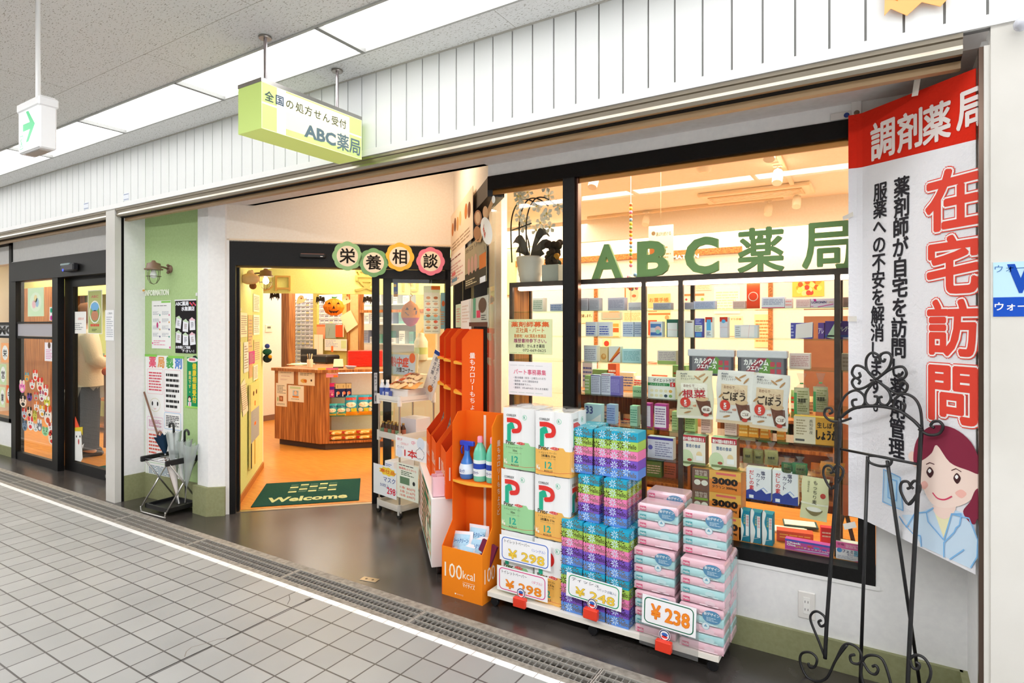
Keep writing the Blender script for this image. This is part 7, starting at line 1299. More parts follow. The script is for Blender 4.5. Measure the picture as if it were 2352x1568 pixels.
for k, l in enumerate(('bottom one of three', 'middle one of three', 'topmost of three')): small(carton(.235, .108, .12, '#e89a4a', d_3000, PAPER, '#d89a6a'), 'tonic_box', 'gold and brown tonic box printed 3000, ' + l + ' by the glass', 'box', wallM((onY(1590, 1100, 3.05).x, 3.05, .4525 + k * .109), 0))
def d_dashi(m, w, h): m.poly([(0, 0), (w, 0), (w, h * .28), (w * .8, h * .22), (w * .6, h * .36), (w * .4, h * .25), (w * .2, h * .34), (0, h * .26)], '#2a3f9a', 1); m.vtext('だしの素', w * .22, h * .92, h * .15, '#d83a3a', 3, .02); m.vtext('カット', w * .48, h * .85, h * .14, '#2a2f5a', 3, .01); m.vtext('塩分', w * .68, h * .92, h * .13, '#2a2f5a', 3, .02); m.line([(w * .5, h * .3), (w * .7, h * .4), (w * .85, h * .3)], h * .02, '#7a9ad8', 3); m.rect(w * .12, w * .3, h * .04, h * .14, '#e8ecf6', 3)
for u0, u1, vt, vb, l in ((1714, 1771, 1084, 1148, 'left one'), (1774, 1833, 1091, 1158, 'right one')):
    Y = 3.035; a, b_ = onY(u0, vb, Y), onY(u1, vb, Y); zt_ = onY((u0 + u1) / 2, vt, Y).z; small(carton(b_.x - a.x, zt_ - a.z + .01, .05, '#eef0f6', d_dashi), 'soup_stock_box', 'white and navy soup stock box, %s of two near the glass' % l, 'box', wallM((a.x, Y, (a.z + b_.z) / 2), 0))
def d_mugi(m, w, h): m.rect(0, w, h * .36, h * .40, '#f6f4e0', 2); m.vtext('もっちり麦', w * .5, h * .93, h * .105, '#3a3426', 3, .005); m.disc(w * .8, h * .60, w * .1, '#c8382a', 3, h * .06); m.disc(w * .5, h * .26, w * .28, '#faf8f0', 3, h * .055); m.poly(bez([(w * .2, h * .26), (w * .8, h * .26), (w * .66, h * .14), (w * .5, h * .10), (w * .34, h * .14)]), '#8a7a4a', 2); m.vtext('国産もち麦', w * .25, h * .9, h * .05, '#6a6a4a', 3)
Y = 3.03; a, b_ = onY(1838, 1195, Y), onY(1900, 1195, Y); zb_ = onY(1868, 1192, Y).z; small(bag(b_.x - a.x, onY(1868, 1094, Y).z - zb_, .02, '#e9e6b8', d_mugi, PLASTIC, 0, 4), 'barley_bag', 'pale yellow-green barley bag with a drawn bowl of rice by the glass', 'bag', wallM((a.x, Y, zb_), 0) @ Matrix.Rotation(-.05, 4, 'Z'))
def d_ginger(m, w, h): m.rect(0, w * .5, 0, h, '#e8dcc4', 1); m.text('生しぼり', w * .54, h * .62, h * .2, '#2a2018', 3, w * .42, 'l', .03); m.text('しょうが', w * .52, h * .2, h * .34, '#2a2018', 3, w * .46, 'l', .05); m.bars(w * .06, w * .3, h * .3, h * .9, 6, '#a89878', 2); m.vtext('高知県産', w * .4, h * .9, h * .13, '#4a4030', 2); m.rect(w * .04, w * .25, h * .08, h * .16, '#5a5a5a', 2)
item(1823, 1925, 958, 4, '#e0a43c', d_ginger, 'ginger drink box, half beige half amber, in the right bay', .05, 3.07)
# clear bags of tea leaves and sweets hanging in the right bay
def tea(u0, u1, vt, vb, c, l, Y=3.045, tie=True, c2='#4a9a5a'):
    a, b_ = onY(u0, vb, Y), onY(u1, vb, Y); zt_ = onY((u0 + u1) / 2, vt, Y).z; w, h = b_.x - a.x, zt_ - a.z; t = thing('food_bag', l, 'food bag', wallM((a.x, Y, a.z), 0))
    bag(w * .92, h * .62, .04, c, lambda m, w, h: (m.rect(0, w * .2, 0, h * .8, c2, 1) if c2 else None, m.bars(w * .25, w * .9, h * .1, h * .9, 9, '#8a8a5a', 2, int(u0), .5), m.text('無農薬', w * .3, h * .45, h * .16, '#3a3a28', 4, w * .5, 'l', .02)), printed('dried_leaf', .7, .3, 0, 0, 0, 60) if 'dried_leaf' not in bpy.data.materials else bpy.data.materials['dried_leaf'], 0, int(u0)).build('contents', t)
    m = MB(FILM); m.lathe([(w * .45, h * .0), (w * .5, h * .3), (w * .42, h * .6), (w * .1, h * .72), (w * .3, h * .95)], 0, 0, '#ffffff', FILM, 12); m.v = [(x + w * .46, z, y * .12) for x, y, z in m.v]; m.build('film', t)
    if tie: MB(SATIN).box(w * .36, w * .56, h * .70, h * .73, -.008, .008, '#3aa05a').build('tie', t)
tea(1824, 1862, 852, 950, '#c8c49c', 'clear tied bag of dried tea leaves, left one of two in the right bay'); tea(1868, 1905, 852, 945, '#b8b28c', 'clear tied bag of dried tea leaves, right one of two in the right bay')
tea(1707, 1731, 1008, 1062, '#8a7e48', 'flat packet of dried seaweed, left of three beside the red-topped boxes', 3.04, False, None); tea(1730, 1756, 1012, 1064, '#7d7440', 'flat packet of dried seaweed, middle of three', 3.045, False, None); tea(1756, 1790, 1012, 1066, '#a39a62', 'flat packet of dried seaweed, right of three', 3.035, False, None)
tea(1795, 1822, 1046, 1086, '#3a6a44', 'dark green leaf packet, left one of two', 3.04, False, None); tea(1820, 1858, 1046, 1088, '#3f7a4c', 'dark green leaf packet, right one of two', 3.035, False, None); tea(1884, 1945, 1040, 1092, '#d88a3a', 'amber sweets in a clear bag low in the right bay', 3.06, False, None)
# bottom ledge
def d_teal2(m, w, h): m.poly(bez([(0, h), (w * .35, h), (w * .2, h * .7), (w * .45, h * .4), (w * .3, h * .1), (w * .2, 0), (0, 0)]), '#f2f6f8', 1); m.vtext('健康食品', w * .78, h * .85, w * .26, '#d84a5a', 3); m.rect(w * .62, w * .92, h * .2, h * .88, '#f4f8fa', 2); m.vtext('イチョウ葉', w * .5, h * .9, w * .2, '#e0d86a', 3); m.line([(w * .2, h * .13), (w * .9, h * .2)], h * .012, '#e6f2f4', 3)
for k, u in enumerate((1698, 1724, 1751)): item(u, u + 24, 1172 + 4 * k, 6, '#1588a8', d_teal2, 'teal and white upright box on the window ledge, %s of three' % ('left', 'middle', 'right')[k], .06, 3.05, 0, None, .4525)
def d_check(m, w, h): m.rect(0, w, h * .82, h, '#4a5ac0', 1); m.text('Check', w * .04, h * .62, h * .22, '#ffffff', 4, w * .32, 'l', .04); m.text('One', w * .04, h * .40, h * .22, '#ffffff', 4, w * .2, 'l', .04); m.text('LH·II', w * .24, h * .34, h * .2, '#e8c03a', 4, w * .16, 'l', .03); m.disc(w * .55, h * .62, w * .06, '#e0602a', 3, h * .07); m.disc(w * .70, h * .58, w * .07, '#4a9ad8', 3, h * .08); m.disc(w * .86, h * .54, w * .06, '#4a6ad0', 3, h * .07); m.text('チェックワンLH', w * .42, h * .34, h * .14, '#ffffff', 4, w * .55, 'l', .02); m.poly([(w * .2, h * .12), (w * .95, h * .2), (w * .95, h * .28), (w * .3, h * .2)], '#c8d4f0', 3); m.rect(0, w, 0, h * .1, '#e070b8', 2)
item(1803, 1908, 1245, 6, '#cf4aa6', d_check, 'pink and violet Check One box lying on the window ledge', .04, 3.045, 0, None, .4525)
def d_femi(m, w, h): m.rect(0, w, h * .62, h, '#ec6aa8', 1); m.rect(w * .55, w, h * .3, h * .62, '#9ad4ee', 1); m.text('フェミニーナ', w * .2, h * .42, h * .18, '#3a3a6a', 4, w * .7, 'l', .03); m.text('腟カンジダ錠', w * .35, h * .28, h * .1, '#6a5a9a', 4, w * .4); m.disc(w * .11, h * .52, w * .08, '#5a9ad8', 3); m.disc(w * .87, h * .55, w * .09, '#ffffff', 3, h * .07); m.bars(w * .05, w * .6, h * .06, h * .24, 4, '#a8a8c0', 2); m.poly([(w * .5, 0), (w, 0), (w, h * .15)], '#e0509a', 2); m.text('空箱', w * .05, h * .8, h * .13, '#4a2a3a', 3, w * .2); m.bars(w * .3, w * .8, h * .7, h * .9, 3, '#fbd4e4', 2)
item(1920, 1996, 1248, 6, '#f4eef4', d_femi, 'pink, white and blue box at the right end of the window ledge', .04, 3.045, 0, None, .4525)
item(1784, 1868, 1224, 6, '#d8502a', dl('#f2b04a', 2, .3, .8), 'flat red and orange box lying behind the pink Check One box', .06, 3.14, .15, None, .4525)
item(1886, 1916, 1213, 6, '#e8303a', dl('#f6e0d8', 2, .4, .8), 'small red and white box lying alone on the ledge', .04, 3.2, .2, None, .4525)
for k, (u, v) in enumerate(((1780, 1212), (1800, 1210))): m = MB(PAPER); m.box(0, .16, 0, .10, 0, .008, ('#f2e2c8', '#3a5a5a')[k]); m.box(.005, .15, .005, .09, .008, .010, '#f6efe0'); q = onZ(u, v, .46); small(m, 'booklet', ('cream booklet lying on the window ledge', 'booklet with a dark cover edge lying on the ledge')[k], 'booklet', TR(q.x, q.y - .05 + .06 * k, .4525 + .010 * k, .2))
m = MB(MATTE)
q = onZ(1945, 1240, .4525); t = thing('wooden_easel', 'small dark wooden A-shaped stand on the ledge near the banner', 'stand', TR(q.x, 3.16, .4525))
for s_ in (-1, 1): MB(MATTE).tube([(s_ * .045, 0, 0.006), (s_ * .008, .02, .16)], .009, '#4a2c1e').build('leg', t)
MB(MATTE).tube([(-.03, .005, .05), (.03, .005, .05)], .006, '#4a2c1e').build('crossbar', t)
# ---------------------------------------------------------------- notices on the glass
WM2 = wallM((0, YW + .033, 0), 0)
def d_job(m, w, h):
    m.bars(w * .02, w * .98, h * .94, h * .955, 1, '#8ab04a', 1); m.bars(w * .02, w * .98, h * .03, h * .045, 1, '#8ab04a', 1)
    for tx, y, hh, c, ww, b_ in (('薬剤師募集', .78, .14, '#e8703a', .86, .035), ('正社員・パート', .62, .13, '#e07a3a', .64, .015), ('勤務地：ABC薬局水無瀬店', .47, .10, '#e08a4a', .72, .015), ('履歴書持参下さい。', .33, .11, '#b0607a', .74, .02), ('連絡先：かんまき薬局', .19, .095, '#3a3a3a', .66, .014), ('072-669-0625', .07, .095, '#2a2a2a', .52, .0)): m.text(tx, w * (.5 if y > .1 else .6), h * y, h * hh, c, 2, w * ww, 'c', b_)
poster('window_notice', WM2, 1168, 733, 1269, 815, d_job, 'pale yellow-green recruitment notice with a phone number taped to the narrow pane', None, '#eaf3bf')
def d_part(m, w, h): m.bars(w * .04, w * .94, h * .88, h * .895, 1, '#9aa0a8', 1); m.bars(w * .04, w * .94, h * .07, h * .085, 1, '#7ab0a0', 1); m.text('パート事務募集', w * .5, h * .62, h * .15, '#e0507a', 2, w * .74, 'c', .012); [m.text(tx, w * .12, h * y, h * .06, '#5a5a6a', 2, None, 'l', 0) for tx, y in (('・週3日程度（祝日・土曜日入れる方）', .49), ('・勤務地　ＡＢＣ薬局島本店', .39), ('・履歴書持参下さい。', .29), ('・連絡先　072-669-0625（かんまき薬局）', .19))]
poster('window_notice', WM2, 1168, 829, 1268, 912, d_part, 'white part-time recruitment notice taped below the yellow one', None, '#f7f7fb')
# ---------------------------------------------------------------- orchids on top of the unit
def pot(M, prof, col, nm, label):
    pass
p = onY(1218, 640, YS + .10); t = thing('potted_orchid', 'white orchid in a ribbed pale pot with dark wire arches on the shelving', 'potted plant', TR(p.x, YS + .10, ST + .001))
MB(SATIN).lathe([(.06, 0), (.066, .02), (.064, .03), (.072, .05), (.070, .06), (.078, .085), (.076, .095), (.084, .125), (.086, .155), (.080, .16), (.078, .12)], 0, 0, '#d8d0c4', None, 26).build('pot', t)
m = MB(MATTE)
for s_ in (-.06, .0, .05): m.tube(smooth([(s_ - .06, -.02, .13), (s_ - .065, -.02, .38), (s_ - .02, -.01, .50), (s_ + .05, 0, .51), (s_ + .12, .01, .46)], 5), .0045, '#2c2a1e')
m.tube([(-.12, -.02, .33), (.02, -.02, .36)], .004, '#2c2a1e'); m.build('wire_arch', t)
r = random.Random(12)
for k, (a, ln, up) in enumerate(((2.6, .14, .06), (3.3, .12, .12), (.2, .17, .08), (.7, .15, .16), (-.4, .12, .02), (2.0, .13, .14))):
    m = MB(SATIN); n = 6; L1, R1_ = [], []
    for i in range(n + 1):
        s_ = i / n; x, y, z = math.cos(a) * ln * s_, math.sin(a) * ln * s_ * .4, .15 + up * math.sin(s_ * 2.2); wd = .038 * math.sin(pi * min(.97, s_ * .9 + .08)); L1.append((x - math.sin(a) * wd * .4, y, z + wd)); R1_.append((x + math.sin(a) * wd * .4, y - .01, z - wd * .7))
    m.add(L1 + R1_, [(i, i + 1, n + 2 + i, n + 1 + i) for i in range(n)], '#2c2c26', None, True); m.build('leaf', t)
for k in range(24):
    a, zz = r.uniform(-.07, .22), r.uniform(.30, .62) - .0; x = a; m = MB(SATIN); yy = r.uniform(-.05, .05); zz = .32 + .3 * r.random()
    for q in range(5): b_ = 2 * pi * q / 5 + k; m.add([(x, yy - .004, zz), (x + .034 * math.cos(b_ - .45), yy - .01, zz + .03 * math.sin(b_ - .4)), (x + .04 * math.cos(b_), yy - .004, zz + .04 * math.sin(b_)), (x + .034 * math.cos(b_ + .45), yy - .01, zz + .03 * math.sin(b_ + .4))], [(0, 1, 2, 3)], '#f4ecd8')
    m.ball(x, yy - .012, zz, .007, '#e6c86a', None, 6); m.build('flower', t)
p = onY(1272, 640, YS + .08); t = thing('planter_box', 'small pale grey planter box with dark foliage beside the orchid', 'planter', TR(p.x, YS + .03, ST + .001))
MB(MATTE).box(-.055, .055, 0, .1, 0, .098, '#b9bab0', None, .003).build('planter', t)
m = MB(MATTE)
for k in range(46): a = r.uniform(0, 6.28); rr = r.uniform(.01, .055); z = .10 + r.random() * .13; s_ = r.uniform(.012, .022); m.ball(rr * math.cos(a), .05 + rr * math.sin(a) * .7, z, s_, ('#3a2c1e', '#4a4428', '#2f3a24', '#c88a2a')[0 if k < 30 else (k % 4)], None, 5)
m.build('foliage', t)
# ---------------------------------------------------------------- far wall of the shop seen over the shelving
FW_ = wallM((0, 6.345, 0), 0)
m = MB(M_COUNTER); x0, y0 = pix(1332, 597, FW_); x1, _ = pix(1705, 584, FW_); m.box(x0 - 1.2, x1, y0 - .03, y0 + .035, -.0, .02); S('trim_18', m, None, FW_)
for u in (1369, 1770): m = MB(M_COUNTER); x, y = pix(u, 720, FW_); m.box(x - .02, x + .02, .4, pix(u, 640, FW_)[1], 0, .015); S('trim_19', m, None, FW_)
m = MB(PAPER); x, y = pix(1552, 595, FW_); m.text('INFORMATION', x - .25, y + .045 - .05, .05, '#fffaf0', 1, .5, 'l', .03, .002); small(m, 'wall_lettering', 'white lettering on the wooden rail of the far wall, behind the green letters', 'lettering', FW_ @ TR(0, 0, .021))
def fw(u0, v0, u1, v1, col, c2, l, d=None): poster('wall_poster', FW_, u0, v0, u1, v1, d or dl(c2, 7), l, None, col, None, .004)
fw(1435, 655, 1471, 696, '#f9e4c0', '#e0805a', 'poster with a drawn red-lipped face on the far wall', lambda m, w, h: (m.disc(w * .6, h * .5, w * .3, '#f6c8a8', 1, h * .4), m.disc(w * .6, h * .4, w * .14, '#e86a4a', 2, h * .08), m.rect(0, w * .08, 0, h, '#c87a4a', 2)))
fw(1488, 675, 1540, 706, '#fbc88a', '#f0824a', 'orange medicine notebook poster on the far wall', dt_('お薬手帳', '#f07a3a', .4, .3)); fw(1572, 675, 1618, 700, '#fbe6d0', '#8ab06a', 'pink balloon poster on the far wall', lambda m, w, h: (m.rect(0, w, h * .8, h, '#f08a5a', 1), m.disc(w * .1, h * .5, w * .06, '#e84a5a', 2), m.disc(w * .9, h * .5, w * .08, '#9ac46a', 2), m.disc(w * .5, h * .3, w * .1, '#f6c08a', 2)))
fw(1586, 654, 1634, 666, '#f8ead0', '#c8b090', 'narrow strip notice high on the far wall'); fw(1640, 660, 1700, 720, '#fffaf0', '#e8d8b8', 'large white licence frame on the far wall'); fw(1820, 640, 1893, 680, '#f6c45a', '#e07a3a', 'colourful fruit picture on the far wall right of the red card', lambda m, w, h: [m.disc(w * (.12 + .76 * random.Random(i).random()), h * (.15 + .7 * random.Random(i + 50).random()), w * .08, ('#e8602a', '#f6e08a', '#f0a03a', '#c8d86a', '#f8d0a0', '#d8483a')[i % 6], 1 + i * .1, h * .14) for i in range(22)])
fw(1330, 715, 1362, 742, '#f2e2b4', '#6a5a3a', 'delivery service notice behind the left end of the shelves', dt_('配達します。', '#5a4a30', .5, .25)); fw(1381, 715, 1428, 733, '#a8bcb0', '#e8b090', 'grey-green picture poster behind the second shelf'); fw(1376, 735, 1424, 775, '#fbe0b0', '#f0703a', 'orange and cream poster behind the second shelf', lambda m, w, h: (m.rect(w * .5, w * .95, h * .3, h * .55, '#f0602a', 1), m.rect(w * .5, w * .95, h * .6, h * .8, '#f6a04a', 1)))
fw(1431, 714, 1475, 740, '#fae6bc', '#d8b070', 'cream flower poster behind the first inner post'); fw(1489, 712, 1540, 770, '#fbe2b0', '#e8864a', 'cream poster with orange bands between the posts', lambda m, w, h: (m.rect(0, w, h * .8, h * .88, '#f0824a', 1), m.rect(0, w * .4, 0, h * .6, '#f0522a', 1), m.disc(w * .85, h * .7, w * .1, '#e8a06a', 2)))
fw(1663, 726, 1706, 772, '#fbe4c0', '#f0a070', 'cream medicine notebook poster, left of two in the right bay', dt_('おくすり手帳', '#f08a5a', .8, .1)); fw(1733, 722, 1768, 798, '#f8dcaa', '#e08a4a', 'cream leaflet with small figures, right of two in the right bay'); fw(1385, 778, 1402, 796, '#f8e0b0', '#e0402a', 'small figure in red on the far wall', lambda m, w, h: m.disc(w * .5, h * .4, w * .35, '#e0402a', 1))
# hanging bead string, hanging notice, tall brown partition, lower furniture
p = onY(1449, 470, 3.9); t = thing('bead_string', 'string of coloured beads hanging from the shop ceiling behind the letters', 'decoration', TR(p.x, 3.9, CI)); m = MB(SATIN); m.tube([(0, 0, 0), (0, 0, -1.2)], .0015, '#e8dcc8', None, 5); m.build('string', t)
zt_ = p.z - CI
m = MB(SATIN)
for k in range(17): m.ball(0, 0, zt_ - k * .026, .0125, ('#ef7a4a', '#f6c83a', '#f08ab0', '#f0923a', '#8ab0d8', '#f2d03a', '#9ac86a')[k % 7], None, 8)
m.build('beads', t); m = MB(CLOTH)
for k in range(24): r_ = random.Random(k); m.ball(r_.uniform(-.04, .04), r_.uniform(-.02, .02), zt_ - .48 - .1 * r_.random(), .014, ('#d8d84a', '#ef7a4a', '#8ab0d8', '#f08ab0', '#f4efe0')[k % 5], None, 6)
m.build('ornament', t)
HB = wallM((0, 4.2, 0), 0); t0 = poster('hanging_notice', HB, 1490, 520, 1547, 602, lambda m, w, h: (m.text('選ばれ続ける', w * .3, h * .72, h * .1, '#5a4a3a', 2, w * .6), m.disc(w * .2, h * .8, w * .08, '#8a6a4a', 2), m.bars(w * .1, w * .9, h * .1, h * .45, 4, '#b0986a', 1), m.rect(w * .05, w * .25, h * .2, h * .5, '#a8602a', 2), m.tube([(w / 2, h * .98, 0), (w / 2, CI - pix(1547, 602, HB)[1], 0)], .0012, '#d8c8a8', None, 5)), 'cream notice hanging behind the letter B in the window', None, '#f8e8c8', None, .003)
m = MB(SATIN); m.tube([(0, 0, 0), (0, 0, .5)], .001, '#d8c8a8', None, 5); 
pb = onY(1862, 800, 4.3); m = MB(mottled('brown_board', '#a8694a', '#b3744f', 12, .6)); m.box(pb.x, pb.x + .62, 4.3, 4.34, 0, onY(1880, 726, 4.3).z); m.box(pb.x - .04, pb.x, 4.3, 4.6, 0, onY(1880, 726, 4.3).z); small(m, 'brown_partition', 'tall brown wooden partition standing in the shop behind the right bay', 'partition', Matrix())
for (x, y, w, d_, h, c, l) in ((-2.0, 4.0, .9, .4, 1.02, '#c88a4a', 'wooden gondola shelf full of goods behind the left bays'), (-.95, 4.1, .7, .4, .9, '#c07f42', 'wooden gondola shelf behind the middle of the window')):
    t = thing('gondola_shelf', l, 'shelf', TR(x, y, 0))
    MB(M_COUNTER).box(0, w, d_ - .02, d_, 0, h).build('back_panel', t)
    for s_ in (0, w - .02): MB(M_COUNTER).box(s_, s_ + .02, 0, d_, 0, h).build('side_panel', t)
    for z in (.1, .4, .7, h - .02): MB(M_COUNTER).box(.02, w - .02, 0, d_ - .02, z, z + .02).build('shelf_board', t)
    r = random.Random(int(w * 100))
    for z in (.12, .42, .72, h):
        xx = .03
        while xx < w - .14:
            bw_, bh_ = r.uniform(.05, .12), r.uniform(.10, .22); c_ = r.choice(['#f2a23a', '#e8c08a', '#f6e4c0', '#d8603a', '#8a5a3a', '#f0c85a', '#c8d0e0', '#e07a5a', '#7aa86a', '#f8f0e0']); k_ = r.random() < .5
            mm2 = bag(bw_, bh_, .05, c_, dl(r.choice(['#8a4a2a', '#ffffff', '#d8302a']), 4, .2, .8), FOIL, 0, int(xx * 100)) if k_ else carton(bw_, bh_, .08, c_, dl(r.choice(['#8a4a2a', '#ffffff', '#5a6ab0']), 4, .2, .8))
            small(mm2, 'food_package', 'food package on the wooden gondola shelves inside the shop', 'package', TR(x + xx, y + .12 + .05 * r.random(), z + .001, r.uniform(-.1, .1), pi / 2), 'packages on the gondola shelves'); xx += bw_ + r.uniform(.005, .03)
# ceiling fittings
def spot(u, v, aim, label):
    q = onZ(u, v, CI - .10); t = thing('spotlight', label, 'spotlight', TR(q.x, q.y, CI)); m = MB(SATIN); m.box(-.03, .03, -.015, .015, -.03, -.022, '#f6ead6'); m.tube([(0, 0, -.025), (0, 0, -.07)], .006, '#f6ead6'); m.build('bracket', t)
    m = MB(SATIN); m.push(TR(0, 0, -.10) @ Matrix.Rotation(aim, 4, 'X')); m.lathe([(.034, -.06), (.036, .0), (.03, .045), (.0, .05)], 0, 0, '#f6ead6', None, 18); m.pop(); m.build('lamp_head', t); m = MB(glow('spot_lens', '#fff2d8', 14) if 'spot_lens' not in bpy.data.materials else bpy.data.materials['spot_lens']); m.push(TR(0, 0, -.10) @ Matrix.Rotation(aim, 4, 'X')); m.lathe([(.031, -.058), (0, -.0575)], 0, 0, '#ffffff', None, 16); m.pop(); m.build('lens', t)
for u, v, l in ((1364, 415, 'nearest the mullion'), (1768, 348, 'high on the near track'), (1786, 405, 'in the middle of the near track'), (1830, 462, 'at the end of the near track'), (1765, 480, 'beyond the air conditioner'), (1484, 505, 'above the letter B')): spot(u, v, -.5, 'white ceiling spotlight in the shop, ' + l)
for (u0, v0), (u1, v1), l in (((1777, 330), (1835, 455), 'near ceiling light track running into the shop'), ((1350, 500), (1800, 452), 'far ceiling light track parallel to the window')):
    a, b_ = onZ(u0, v0, CI - .01), onZ(u1, v1, CI - .01); m = MB(SATIN); d_ = (b_ - a).normalized(); n_ = Vector((-d_.y, d_.x, 0)) * .015; m.prism([tuple((a - n_)[:2]), tuple((b_ - n_)[:2]), tuple((b_ + n_)[:2]), tuple((a + n_)[:2])], CI - .024, CI - .001, '#e8cfa8'); small(m, 'light_track', l, 'light track', Matrix())
q = onZ(1617, 386, CI); small(MB(SATIN).lathe([(.03, -.035), (.05, -.02), (.055, 0)], 0, 0, '#f6e6cc', None, 20), 'smoke_detector', 'round smoke detector on the shop ceiling', 'detector', TR(q.x, q.y, CI))
q = onZ(1735, 440, CI); t = thing('air_conditioner', 'ceiling cassette air conditioner with louvre in the shop', 'air conditioner', TR(q.x, q.y, CI, .0)); MB(SATIN).box(-.45, .45, -.2, .2, -.035, 0, '#f6e2c2', None, .01).build('panel', t); m = MB(SATIN); m.box(-.38, .38, -.12, .12, -.042, -.035, '#e0c294', None, .004); [m.box(-.36, .36, -.08 + .05 * k, -.05 + .05 * k, -.046, -.042, '#f8e8cc') for k in range(4)]; m.build('louvre', t)
# ================================================================ behind and on the left shop front
GL = wallM((0, YL + .003, 0), 0); GS = wallM((0, YL + .078, 0), 0)
poster('oval_poster', GL, 64, 662, 101, 726, lambda m, w, h: (m.disc(w / 2, h / 2, w / 2, '#d6efc8', 1, h / 2, 28), m.disc(w / 2, h * .5, w * .36, '#e4f4d8', 2, h * .34), m.disc(w * .4, h * .42, w * .12, '#f2c8c8', 3, h * .14), m.disc(w * .6, h * .48, w * .1, '#a8c8dc', 3, h * .16), m.disc(w * .5, h * .62, w * .1, '#f2e2a8', 3)), 'oval light green poster with small figures on the left door glass', None, '#d9efc9')
poster('glass_notice', GS, 165, 716, 198, 766, lambda m, w, h: (m.text('お知らせ', w * .45, h * .62, h * .12, '#e88a7a', 2, w * .4, 'l', .01), m.bars(w * .15, w * .8, h * .15, h * .5, 4, '#a8a8a8', 1)), 'white notice on the sliding glass in front of the standing person', None, '#f7f5f0')
poster('framed_poster', GS, 202, 667, 235, 767, lambda m, w, h: (m.rect(w * .04, w * .96, h * .02, h * .98, '#b9c07a', 1), m.disc(w * .5, h * .5, w * .38, '#f2f2ec', 2, h * .26), m.disc(w * .5, h * .5, w * .33, '#8ab068', 3, h * .23), m.disc(w * .5, h * .62, w * .28, '#7ab4e0', 4, h * .1), m.disc(w * .5, h * .42, w * .25, '#c88a6a', 4, h * .12), m.text('ABC', w * .5, h * .82, h * .07, '#c87a6a', 4, w * .5, 'c', .03), m.bars(w * .2, w * .8, h * .16, h * .24, 1, '#d8604a', 4, 1, .7), m.bars(w * .3, w * .7, h * .06, h * .12, 2, '#4a5a3a', 4)), 'olive framed poster with an oval picture on the sliding glass', None, '#f4f2e4')
poster('small_sticker', GL, 114, 705, 124, 736, lambda m, w, h: (m.disc(w * .4, h * .75, w * .25, '#1fa07a', 2), m.disc(w * .4, h * .2, w * .25, '#d0409a', 2)), 'narrow white sticker with a green and a pink dot on the left door glass', None, '#eef4f2')
poster('small_poster', GL, 103, 786, 124, 830, lambda m, w, h: (m.disc(w * .5, h * .85, w * .15, '#6a5040', 2), m.bars(w * .15, w * .85, h * .1, h * .65, 6, '#e59ac0', 2)), 'white and pink small poster on the left door glass', None, '#f6f0f4')
r = random.Random(21)
ST_ = ((51, 888, 7, 14, '#f58ac0', '#f4e0cc', 'with a pink bow'), (53, 922, 8, 13, '#f4ddc8', '#2a2622', 'with black hair, left edge'), (56, 950, 6, 12, '#c8ccd4', '#c8382a', 'grey with red mouth'), (57, 977, 6, 12, '#7d92a8', '#4a5a6a', 'slate blue, lowest at the left'), (62, 866, 5, 10, '#e8a84a', '#5aa0b0', 'yellow and blue'), (68, 912, 6, 9, '#6a4a9a', '#2a2030', 'purple and black'), (68, 947, 6, 12, '#f2dcc0', '#2a2622', 'with a tall black hat'), (70, 973, 7, 15, '#f4f2ee', '#e0404a', 'white with red collar'),
      (74, 883, 6, 11, '#f6f4f0', '#e04a3a', 'white with a red comb'), (81, 862, 6, 12, '#f4ece0', '#e8452a', 'with flame red ears'), (83, 910, 5, 9, '#b8b0a0', '#d8483a', 'small grey and red'), (84, 934, 6, 12, '#f0e4dc', '#e8823a', 'cream with orange ears'), (80, 955, 5, 12, '#d4cc5a', '#9a9030', 'tall olive yellow'), (82, 982, 6, 9, '#f8f6f2', '#c8c4bc', 'small plain white'), (92, 884, 8, 16, '#f2e0cc', '#e0352a', 'oval with red centre, upper'), (96, 910, 6, 12, '#f4f2ec', '#a84a6a', 'white with plum face'),
      (91, 977, 6, 13, '#8a8e98', '#e8e8ea', 'striped grey and white'), (97, 945, 7, 13, '#f3f0ea', '#e8b03a', 'white with golden crown'), (105, 898, 6, 14, '#f6f4ee', '#d84a3a', 'tall white with raised arm'), (108, 923, 7, 12, '#d8d24a', '#f4f0e0', 'yellow and white'), (104, 991, 8, 10, '#a9dcae', '#7ab880', 'mint green blob'), (110, 955, 9, 22, '#f2e8dc', '#d8542a', 'large cream and orange'), (118, 985, 8, 14, '#f4f0ec', '#c84a3a', 'white near the stile'), (119, 1007, 8, 14, '#f4e6d2', '#d83a2a', 'oval with red centre, lowest'))
for u, v, ru, rv, c, c2, l in ST_:
    m = MB(PAPER); x, y = pix(u, v, GL); rx = abs(pix(u + ru, v, GL)[0] - x) * 1.0; ry = abs(pix(u, v - rv, GL)[1] - y); rx = max(rx, .05)
    m.disc(0, 0, rx, c, 1, ry, 18); m.disc(0, -ry, .001, c, 1); m.disc(-rx * .5, ry * .75, rx * .38, c2, 2, ry * .4, 10); m.disc(rx * .5, ry * .75, rx * .38, c2, 2, ry * .4, 10); m.disc(0, -ry * .45, rx * .5, c2, 2, ry * .3, 12); m.disc(-rx * .35, ry * .15, rx * .12, '#2a2420', 3, None, 8); m.disc(rx * .35, ry * .15, rx * .12, '#2a2420', 3, None, 8); m.disc(0, 0, rx * .98, '#f6f4f0', -1, ry * .98, 18)
    small(m, 'animal_sticker', 'cut-out face sticker ' + l + ', on the left door glass', 'sticker', GL @ TR(x, y, 0))
m = MB(PAPER)
